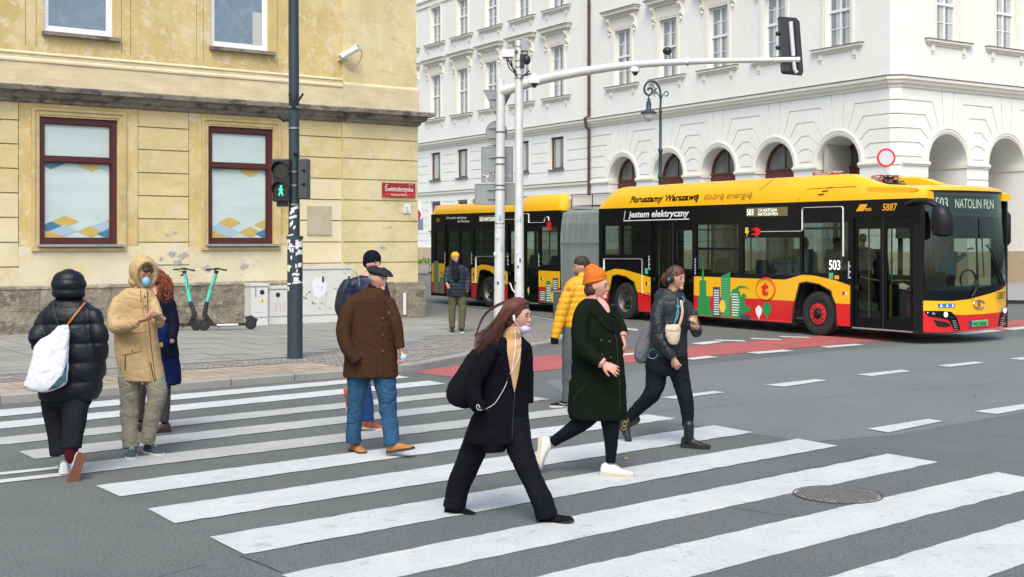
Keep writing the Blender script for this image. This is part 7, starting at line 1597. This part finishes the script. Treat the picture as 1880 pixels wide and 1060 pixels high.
# ---------------- yellow puffer, seen from behind
f = Fig('man in yellow puffer jacket and grey trousers walking away behind the orange beanie', 15.1, 1045, 1, vox=.0085)
W = f.head(1067, 489, (-.96, -.15, -.10), 0, .98, neck=(1070, 512, 0)); m_ye = cloth('yellow_nylon', (.62, .31, .012), .5, 'nylon')
f.torso('puffer_jacket', [(1056, 1085, 508, .18, 0), (1044, 1094, 514, .26, 0), (1034, 1100, 530, .32, 0), (1032, 1102, 560, .34, 0), (1032, 1102, 590, .34, 0), (1036, 1098, 610, .30, 0)]); f.limb('puffer_jacket', [(1050, 526, -.08, 11), (1038, 552, -.11, 11.5), (1029, 582, -.11, 11), (1021, 610, -.12, 9), (1018.5, 621, -.12, 8)]); f.limb('puffer_jacket', [(1092, 526, 0, 12), (1100, 560, 0, 11), (1100, 600, 0, 9)])
f.limb('cuff', [(1018.5, 620, -.12, 7.5), (1018, 632, -.12, 7)], 0, sm=0); f.hand(f.P(1018, 626, -.12), (-.1, 0, -1), (1, 0, 0), 1, curl=1.2, k=.7)
f.limb('trousers', [(1050, 605, -.02, 17), (1045, 640, -.04, 14), (1044, 680, -.02, 12.5), (1043, 715, 0, 11.5), (1043, 738, 0, 11.5)], .6); f.limb('trousers', [(1076, 605, .05, 17), (1080, 650, .1, 13), (1084, 700, .14, 11), (1086, 722, .15, 10)], .6)
f.make('puffer_jacket', m_ye, .011, 3, folds(.004, 12, 12, 2, quilt=(.075, .011))); f.make('cuff', m_blkt, .007, 1); f.make('trousers', cloth('grey_trousers', (.085, .098, .105), .9, 'cotton'), .010, 3, folds(.008, 9, 8, 5)); f.finish()
f.shell('hair', (-.025, 0, .028), (.092, .082, .100)); f.shell('hair', (-.006, 0, .046), (.0965, .083, .086)); f.make('hair', mat('dark_brown_hair', (.022, .013, .010), .7, vary=[(60, .4)]), .008, 2, folds(.003, 40, 40, 1)); MB().ell(W((.062, 0, -.07)), (.035, .048, .042)).build('beard', mat('stubble', (.14, .075, .05), .8), f.root, smooth=True)
f.G('collar').tube([W((-.02, 0, -.09)), f.P(1070, 510), f.P(1070, 516)], [.072, .085, .10], 16); f.make('collar', m_ye, .009, 2)
q = G(1035, 748); o, fr = f.shoe((f.P(1042, 0).x, q.y+.0, .085), (-.98, .12, 0), L=.29, m=cloth('black_mesh', (.012, .013, .015)), ms=m_white_sole); sw = MB(); a_, d_, l_, u_ = fr; sg_ = 1 if l_.y < 0 else -1
sw.tube([a_+d_*x+l_*sg_*(.045)+u_*z for x, z in ((-.03, .062), (.0, .046), (.04, .040), (.10, .058))], [.004, .008, .007, .002], 6); sw.build('swoosh', m_wd, o); f.shoe(f.P(1086, 726, .15), (-.97, .2, 0), L=.29, m=cloth('black_mesh', (0, 0, 0)), ms=m_white_sole)
p = f.cast('puffer_jacket', 1044, 530, .006); 
if p: MB().ell(p, (.03, .01, .03)).build('arm_badge', mat('badge_ochre', (.5, .2, .02), .6), f.root)
# ---------------- orange beanie, dark green coat
f = Fig('woman in orange beanie and long dark green coat striding right with an open hand', 10.8, 1105, 2)
W = f.head(1097, 524, (.92, -.38, -.06), -.02, 1.0, neck=(1086, 553, 0)); m_gc = cloth('dark_green_wool', (.006, .010, .006))
f.torso('coat', [(1075, 1110, 548, .16, 0), (1066, 1116, 553, .22, 0), (1058, 1125, 563, .28, 0), (1051, 1133, 585, .33, 0), (1049, 1140, 620, .35, 0), (1050, 1144, 650, .35, 0), (1050, 1148, 685, .36, 0), (1048, 1150, 715, .37, 0), (1045, 1151, 745, .38, 0), (1044, 1151, 764, .38, 0), (1048, 1151, 769, .38, 0)], sq=2.4)
f.torso('coat', [(1046, 1080, 700, .3, .02), (1042, 1082, 745, .32, .02), (1041, 1075, 758, .30, .02)], body=0)
f.limb('coat', [(1069, 575, -.12, 15), (1063, 605, -.16, 16), (1068, 635, -.19, 15.5), (1085, 653, -.22, 14), (1104, 666, -.25, 11.5)]); f.limb('coat', [(1120, 578, .1, 12), (1138, 600, .08, 12), (1143, 614, .04, 10)])
f.hand(f.P(1107, 668, -.25), (.85, -.18, -.40), (-.25, .85, -.35), -1, curls=[.10, .18, .25, .32], spread=.30, k=1.0); f.hand(f.P(1143, 618, .02), (.25, -.3, -.95), (-.9, .2, 0), 1, curl=.45, k=.95)
f.limb('leggings', [(1092, 745, .02, 24), (1068, 775, .03, 18), (1040, 795, .06, 13), (1014, 812, .10, 9.5)], .7); f.limb('leggings', [(1118, 745, -.02, 22), (1121, 780, -.04, 17), (1122, 815, -.04, 12.5), (1121, 850, -.04, 9)], .7)
f.make('coat', m_gc, .0095, 4, folds(.009, 5, 4, 2)); f.make('leggings', cloth('black_leggings', (.005, .006, .011), .8, 'cotton'), .008, 3, folds(.0035, 14, 14, 5))
m_ws2 = mat('white_sneaker', (.58, .58, .56), .6, vary=[(12, .05)], bump=[(30, .2, .003)]); q = G(1130, 876)
o, fr = f.shoe((f.P(1119, 0, -.03).x, q.y+.04, .09), (.93, -.36, 0), L=.295, m=m_ws2, ms=mat('cream_sole', (.50, .43, .32), .6), sole=.03); f.lace(o, fr, m_wd)
o, fr = f.shoe(f.P(1007, 818, .10), (-.06, -.12, -.99), (.94, -.32, 0), L=.29, m=m_ws2, ms=mat('cream_sole', (0, 0, 0)), sole=.03)
f.shell('beanie', (-.028, 0, .072), (.104, .094, .090), -.2); f.shell('beanie', (-.03, 0, .045), (.106, .097, .060), -.25); f.shell('beanie', (-.062, 0, .128), (.066, .060, .052), -.3); f.make('beanie', cloth('orange_knit', (.52, .135, .022)), .0065, 3, folds(.003, 45, 5, 1)); f.finish()
f.shell('brim', (-.025, 0, .033), (.114, .103, .030), -.30); f.make('brim', cloth('orange_knit', (0, 0, 0)), .006, 2, folds(.002, 45, 5, 1)); MB().ell(W((-.065, .0, -.045)), (.055, .070, .065)).ell(W((-.03, -.05, -.035)), (.045, .028, .05)).build('hair', mat('chestnut_hair', (.055, .022, .012), .6, vary=[(40, .5)]), f.root, smooth=True)
m_pk = cloth('pink_scarf', (.52, .27, .24)); f.drape(('coat', 'body'), [(1096, 542), (1112, 553), (1118, 562), (1120, 573), (1116, 575), (1106, 562), (1097, 551)], m_pk, 'scarf', .018); f.G('scarf_roll').tube([W((-.02, 0, -.09)), f.P(1090, 549), f.P(1091, 556)], [.060, .064, .070], 16); f.make('scarf_roll', m_pk, .007, 2, folds(.005, 12, 30, 2), name='scarf')
f.drape('coat', [(1088, 551), (1096, 562), (1110, 584), (1126, 612), (1117, 606), (1100, 592), (1094, 578), (1087, 577)], m_gc, 'lapel', .015); f.drape('coat', [(1120, 566), (1128, 574), (1136, 592), (1136, 612), (1129, 612), (1124, 594)], m_gc, 'lapel', .015)
f.line('coat', [(1130, 612), (1134, 650), (1137, 700), (1139, 766)], .004, m_thr, 'coat_edge', .002); f.line('coat', [(1052, 735), (1062, 720), (1078, 706)], .003, m_thr, 'coat_fold', .001)
for x, y in ((1119, 628), (1121, 657), (1104, 626), (1106, 652), (1128, 690)): 
    p = f.cast('coat', x, y, .008); MB().ell(p, (.013, .006, .013)).build('button', mat('button_black', (.01, .012, .012), .3), f.root)
f.G('cuff').tube([f.P(1101, 664, -.245), f.P(1108, 668.5, -.252)], [.050, .046], 14); f.make('cuff', m_pk, .006, 2); f.G('far_cuff').tube([f.P(1142, 613, .04), f.P(1143.5, 619, .02)], [.045, .04], 12); f.make('far_cuff', m_pk, .007, 1, name='cuff')
# ---------------- headphones, black jacket, coffee
f = Fig('woman in headphones and black jacket carrying a paper coffee cup, rightmost pedestrian', 12.4, 1240, 1)
W = f.head(1241, 511, (.72, -.69, -.02), -.02, .97, neck=(1232, 540, 0)); m_bj = cloth('black_jacket', (.014, .018, .023), .4, 'nylon')
f.torso('jacket', [(1216, 1252, 538, .18, 0), (1206, 1258, 546, .24, 0), (1200, 1263, 560, .27, 0), (1198, 1264, 585, .28, 0), (1197, 1262, 615, .28, 0), (1194, 1262, 640, .29, 0), (1194, 1260, 654, .28, 0)]); f.limb('jacket', [(1211, 562, -.06, 14), (1207, 590, -.10, 14), (1213, 620, -.14, 13.5), (1225, 640, -.18, 12), (1236, 657, -.20, 9)]); f.limb('jacket', [(1260, 562, .02, 12), (1270, 588, -.02, 11.5), (1279, 608, -.10, 11), (1276, 605, -.2, 10), (1273, 601, -.24, 8.5)])
f.torso('hood', [(1212, 1250, 530, .16, .03), (1202, 1256, 540, .24, .03), (1201, 1258, 549, .27, .02), (1210, 1254, 557, .25, 0)], body=0); f.hand(f.P(1236, 658, -.20), (.45, -.15, -.88), (.5, .8, -.1), -1, curls=[.5, .7, .8, .9], k=.9)
f.torso('trousers', [(1192, 1262, 645, .27, 0), (1186, 1263, 662, .28, 0), (1186, 1263, 680, .27, 0), (1196, 1256, 690, .22, 0)], body=.7); f.limb('trousers', [(1206, 672, .02, 22), (1204, 700, .02, 18.5), (1196, 724, .02, 16), (1174, 748, .12, 12.5), (1155, 768, .2, 10)], .65); f.limb('trousers', [(1243, 672, -.02, 20), (1252, 705, -.05, 16.5), (1259, 735, -.08, 14), (1262, 760, -.08, 12), (1263, 783, -.08, 10.5)], .65)
f.make('jacket', m_bj, .009, 3, folds(.008, 11, 9, 8, quilt=(.16, .006))); f.make('hood', m_bj, .009, 3, folds(.008, 12, 12, 3)); f.make('trousers', cloth('black_cargo', (.008, .010, .013), .85, 'cotton'), .009, 4, folds(.008, 9, 10, 5))
m_bt = cloth('black_boot', (.005, .006, .007), .5, 'leather'); q = G(1270, 823); f.shoe((f.P(1262, 0, -.08).x, q.y+.02, .09), (.90, -.43, 0), L=.29, W=.044, m=m_bt, shaft=.12, shr=.05, sole=.035, name='boot'); o, fr = f.shoe(f.P(1152, 778, .22), (.42, -.30, -.86), (.75, -.2, .6), L=.28, W=.044, m=m_bt, shaft=.08, shr=.05, sole=.035, name='boot')
bk2 = MB()
for y in (771, 779, 786): c = f.P(1150+(y-771)*-.3, y, .14); bk2.tube([c+V((.022*math.cos(a), -.0, .018*math.sin(a))) for a in [2*math.pi*i/12 for i in range(13)]], .004, 6)
bk2.build('buckles', mat('brass_buckle', (.55, .42, .15), .3, .9), o)
cup_c = f.P(1273.5, 584, -.32); f.hand(cup_c+V((.035, .02, -.085)), (-.28, -.62, .72), (-.9, .38, .1), 1, curls=[.55, .6, .65, .7], k=.95); f.body.tube([f.P(1274, 602, -.22), cup_c+V((.035, .02, -.09))], [.028, .026], 10, round_end=True); f.finish()
m_ch = mat('dark_auburn_hair', (.075, .022, .013), .5, vary=[(40, .5)]); f.shell('hair', (-.028, 0, .020), (.094, .083, .102)); f.shell('hair', (-.006, 0, .046), (.0965, .083, .086)); f.shell('hair', (-.125, .0, -.01), (.055, .055, .065)); f.shell('hair', (-.13, .01, -.05), (.035, .04, .05)); f.make('hair', m_ch, .007, 2, folds(.006, 30, 30, 5))
hp = thing('headphones', 'black over ear headphones on the woman with the coffee cup', 'headphones', W((0, 0, .1))); MB().tube([W((-.01, .092*math.cos(a), .01+.12*math.sin(a))) for a in [math.pi*i/14 for i in range(15)]], .010, 8).build('headband', m_sig, hp)
for q_ in (-1, 1): MB().tube([W((-.004, q_*.078, -.004)), W((-.004, q_*.092, -.004)), W((-.004, q_*.112, -.004))], [.042, .045, .034], 16, round_end=False).build('ear_cup', m_sig, hp)
MB().tube([W((-.004, -.113, -.004)), W((-.004, -.116, -.004))], .018, 12).build('cup_disc', mat('teal_disc', (.05, .22, .26), .4), hp)
cu2 = thing('coffee_cup', 'paper coffee cup with black lid in the raised hand of the rightmost woman', 'cup', cup_c); MB().lathe([(.001, -.075), (.030, -.075), (.040, .035), (.001, .035)], cup_c, 20).build('cup', mat('kraft_paper', (.33, .20, .09), .7), cu2); MB().lathe([(.043, .03), (.045, .042), (.038, .05), (.036, .068), (.030, .072), (.001, .072)], cup_c, 20).build('lid', m_sig, cu2)
wb_, o = soft_thing('cream patterned waist bag worn across the chest over the black jacket', 'waist_bag', 'bag', 12.2, [(1223, 1247, 596, .05, -.06), (1221, 1250, 604, .08, -.06), (1222, 1249, 616, .09, -.06), (1226, 1246, 628, .07, -.06), (1231, 1242, 633, .05, -.06)], mat('cream_canvas', (.50, .42, .30), .8, vary=[(40, .12)], spots=[(14, .62, .68, (.35, .08, .05), .7)]), folds(.004, 14, 14, 2), (1236, 614), vox=.007, it=3)
strap_(f, [(1250, 552), (1253, 570), (1251, 585), (1246, 600)], .014, mat('pink_strap', (.60, .33, .26), .7), wb_, .014); f.obs['wb'] = o; f.line('wb', [(1223, 606), (1236, 608), (1249, 605)], .003, mat('ochre_trim_s', (.35, .15, .05), .7), 'zip', .002, parent=wb_)
lk = thing('lanyard', 'teal cord hanging down the front of the black jacket', 'lanyard', f.P(1245, 570, -.2))
for L_ in ([(1243, 548), (1245, 562), (1242, 578), (1238, 595)], [(1252, 544), (1256, 552), (1250, 560), (1244, 566)], [(1242, 560), (1246, 572), (1243, 585), (1237, 597)]):
    P = [f.cast(('jacket', 'hood'), x, y, .014) for x, y in smoothpath(L_, 4)]; P = [p for p in P if p]; MB().tube(P, .005, 6).build('cord', mat('teal_cord', (.05, .33, .38), .6), lk)
P = [f.cast(('trousers', 'jacket'), 1198+9*math.cos(a), 650+9*math.sin(a), .012) for a in [2*math.pi*i/16 for i in range(14)]]; MB().tube([p for p in P if p], .004, 6).build('loop', mat('teal_cord', (0, 0, 0)), lk)
t, o = soft_thing('grey soft backpack on the hip of the woman with headphones', 'backpack', 'backpack', 12.5, [(1184, 1198, 596, .10, .03), (1176, 1198, 610, .18, .03), (1169, 1197, 630, .22, .03), (1164, 1195, 650, .22, .03), (1167, 1192, 662, .18, .03), (1172, 1188, 667, .12, .03)], cloth('grey_backpack', (.13, .135, .15), .8, 'cotton'), folds(.007, 12, 9, 2), (1180, 630))
f.line('jacket', [(1245, 552), (1247, 580), (1246, 620), (1244, 652)], .004, m_thr, 'zipper', .002)
# ---------------- yellow beanie on the far corner
gj = G(840, 609, .11); f = Fig('person in yellow beanie and dark puffer walking on the far pavement corner', gj.y, 840, 0, z=.11, vox=.012)
W = f.head(836, 474, (.35, -.93, -.05), -.02, .95, neck=(834, 487, 0)); f.torso('puffer_jacket', [(828, 845, 486, .20, 0), (822, 853, 490, .28, 0), (819, 857, 502, .31, 0), (819, 857, 525, .32, 0), (820, 858, 540, .30, 0), (823, 856, 545, .28, 0)]); f.limb('puffer_jacket', [(822, 496, -.03, 6), (819, 510, -.06, 6), (820, 520, -.12, 5)]); f.limb('puffer_jacket', [(855, 496, 0, 6), (860, 515, 0, 6), (858, 534, -.06, 5)])
f.hand(f.P(821, 523, -.15), (.2, -.7, -.6), (.5, 0, -.2), 1, curl=.9, k=1.0); f.limb('trousers', [(831, 543, 0, 8.5), (830, 570, 0, 7), (830, 603, -.05, 5.5)], .6); f.limb('trousers', [(848, 543, 0, 8.5), (849, 572, -.05, 7), (847, 606, -.12, 5.8)], .6)
f.make('puffer_jacket', cloth('slate_nylon', (.012, .018, .030), .45, 'nylon'), .014, 3, folds(.004, 9, 9, 1, quilt=(.075, .010))); f.make('trousers', cloth('olive_trousers', (.085, .085, .045), .9, 'cotton'), .013, 3, folds(.008, 10, 8, 1))
f.shell('beanie', (-.012, 0, .055), (.110, .095, .085)); f.shell('beanie', (-.03, 0, .02), (.095, .09, .06)); f.make('beanie', cloth('yellow_knit', (.62, .34, .03)), .010, 2); f.finish(); f.G('scarf').tube([f.P(835, 483, -.02), f.P(836, 489, -.04), f.P(837, 500, -.10), f.P(838, 512, -.14)], [.08, .10, .10, .07], 14, round_end=True); f.make('scarf', cloth('navy_scarf', (.010, .014, .024)), .012, 2, folds(.008, 14, 14, 1))
MB().tube(smoothpath([tuple(f.P(x, y, -.08)) for x, y in ((829, 476), (827, 482), (826, 490))], 3), [.02, .018, .014, .012, .010, .008, .006], 8).build('hair', m_ch, f.root); f.shoe(f.P(830, 600, -.05), (.05, -1, 0), L=.27, m=m_bt); f.shoe(f.P(847, 603, -.15), (.1, -1, .0), L=.28, m=m_bt, ms=m_white_sole)
# ---------------- in the bus
def rider(lb, x, y, Y, fdir, m, msk=None, hairc=(.02, .015, .012), arm=None, k=1.0, cat='person', skin=0):
    f = Fig(lb, Y, x, skin, z=.4, vox=.011); W = f.head(x, y, fdir, 0, k, neck=(x-1, y+12, 0)); s_ = 1/f.k*.01
    q = lambda a: a*s_
    f.torso('jacket', [(x-q(9), x+q(8), y+q(16), .18, 0), (x-q(19), x+q(18), y+q(20), .24, 0), (x-q(23), x+q(22), y+q(32), .27, 0), (x-q(22), x+q(21), y+q(55), .27, 0), (x-q(22), x+q(21), y+q(75), .30, 0)])
    f.limb('jacket', [(x-q(20), y+q(26), 0, q(7)), (x-q(24), y+q(45), 0, q(6.5)), (x-q(18), y+q(62), -.2, q(5))])
    if arm: f.limb('jacket', [(x+q(18), y+q(26), 0, q(7))]+[(a, b, c, q(5)) for a, b, c in arm[:-1]]); a, b, c = arm[-1]; f.hand(f.P(a, b, c), (1, 0, .3), (0, .3, -1), 1, curl=.9)
    else: f.limb('jacket', [(x+q(19), y+q(26), 0, q(7)), (x+q(23), y+q(45), 0, q(6.5)), (x+q(16), y+q(62), -.2, q(5))])
    f.limb('trousers', [(x-q(8), y+q(78), 0, q(10)), (x-q(6), y+q(80), -.42, q(8)), (x-q(6), y+q(118), -.45, q(6))], .6); f.limb('trousers', [(x+q(9), y+q(78), 0, q(10)), (x+q(10), y+q(80), -.42, q(8)), (x+q(10), y+q(118), -.45, q(6))], .6)
    f.make('jacket', m, .014, 3, folds(.006, 8, 8, 1)); f.make('trousers', m_blkt, .014, 3); f.shell('hair', (-.02, 0, .03), (.097, .085, .100)); f.make('hair', mat('rider_hair', hairc, .7), .011, 2); f.finish()
    if msk: fuse(MB().ell(W((.08, 0, -.055)), (.04, .052, .05)), .008, 'face_mask', msk, f.root, 1)
    return f
rider('bus driver in pale blue shirt holding the steering wheel', 1737, 444, 25.75, (.75, -.65, -.05), cloth('pale_blue_shirt', (.13, .24, .30), .8, 'cotton'), arm=[(1757, 478, -.05), (1772, 466, -.1), (1778, 458, -.12)])
rider('bus passenger wearing a light blue mask by the window ahead of the front wheel', 1538, 446, 26.9, (.8, -.6, -.1), cloth('rider_dark', (.03, .035, .045)), mat('blue_mask', (0, 0, 0)))
rider('bus passenger in dark coat behind the left pane of the front door', 1584, 440, 26.6, (.3, .9, 0), cloth('rider_black', (.012, .012, .014))); rider('bus passenger with dark hair behind the long middle window', 1478, 446, 27.9, (.7, -.7, -.1), cloth('rider_brown', (.05, .035, .03)))
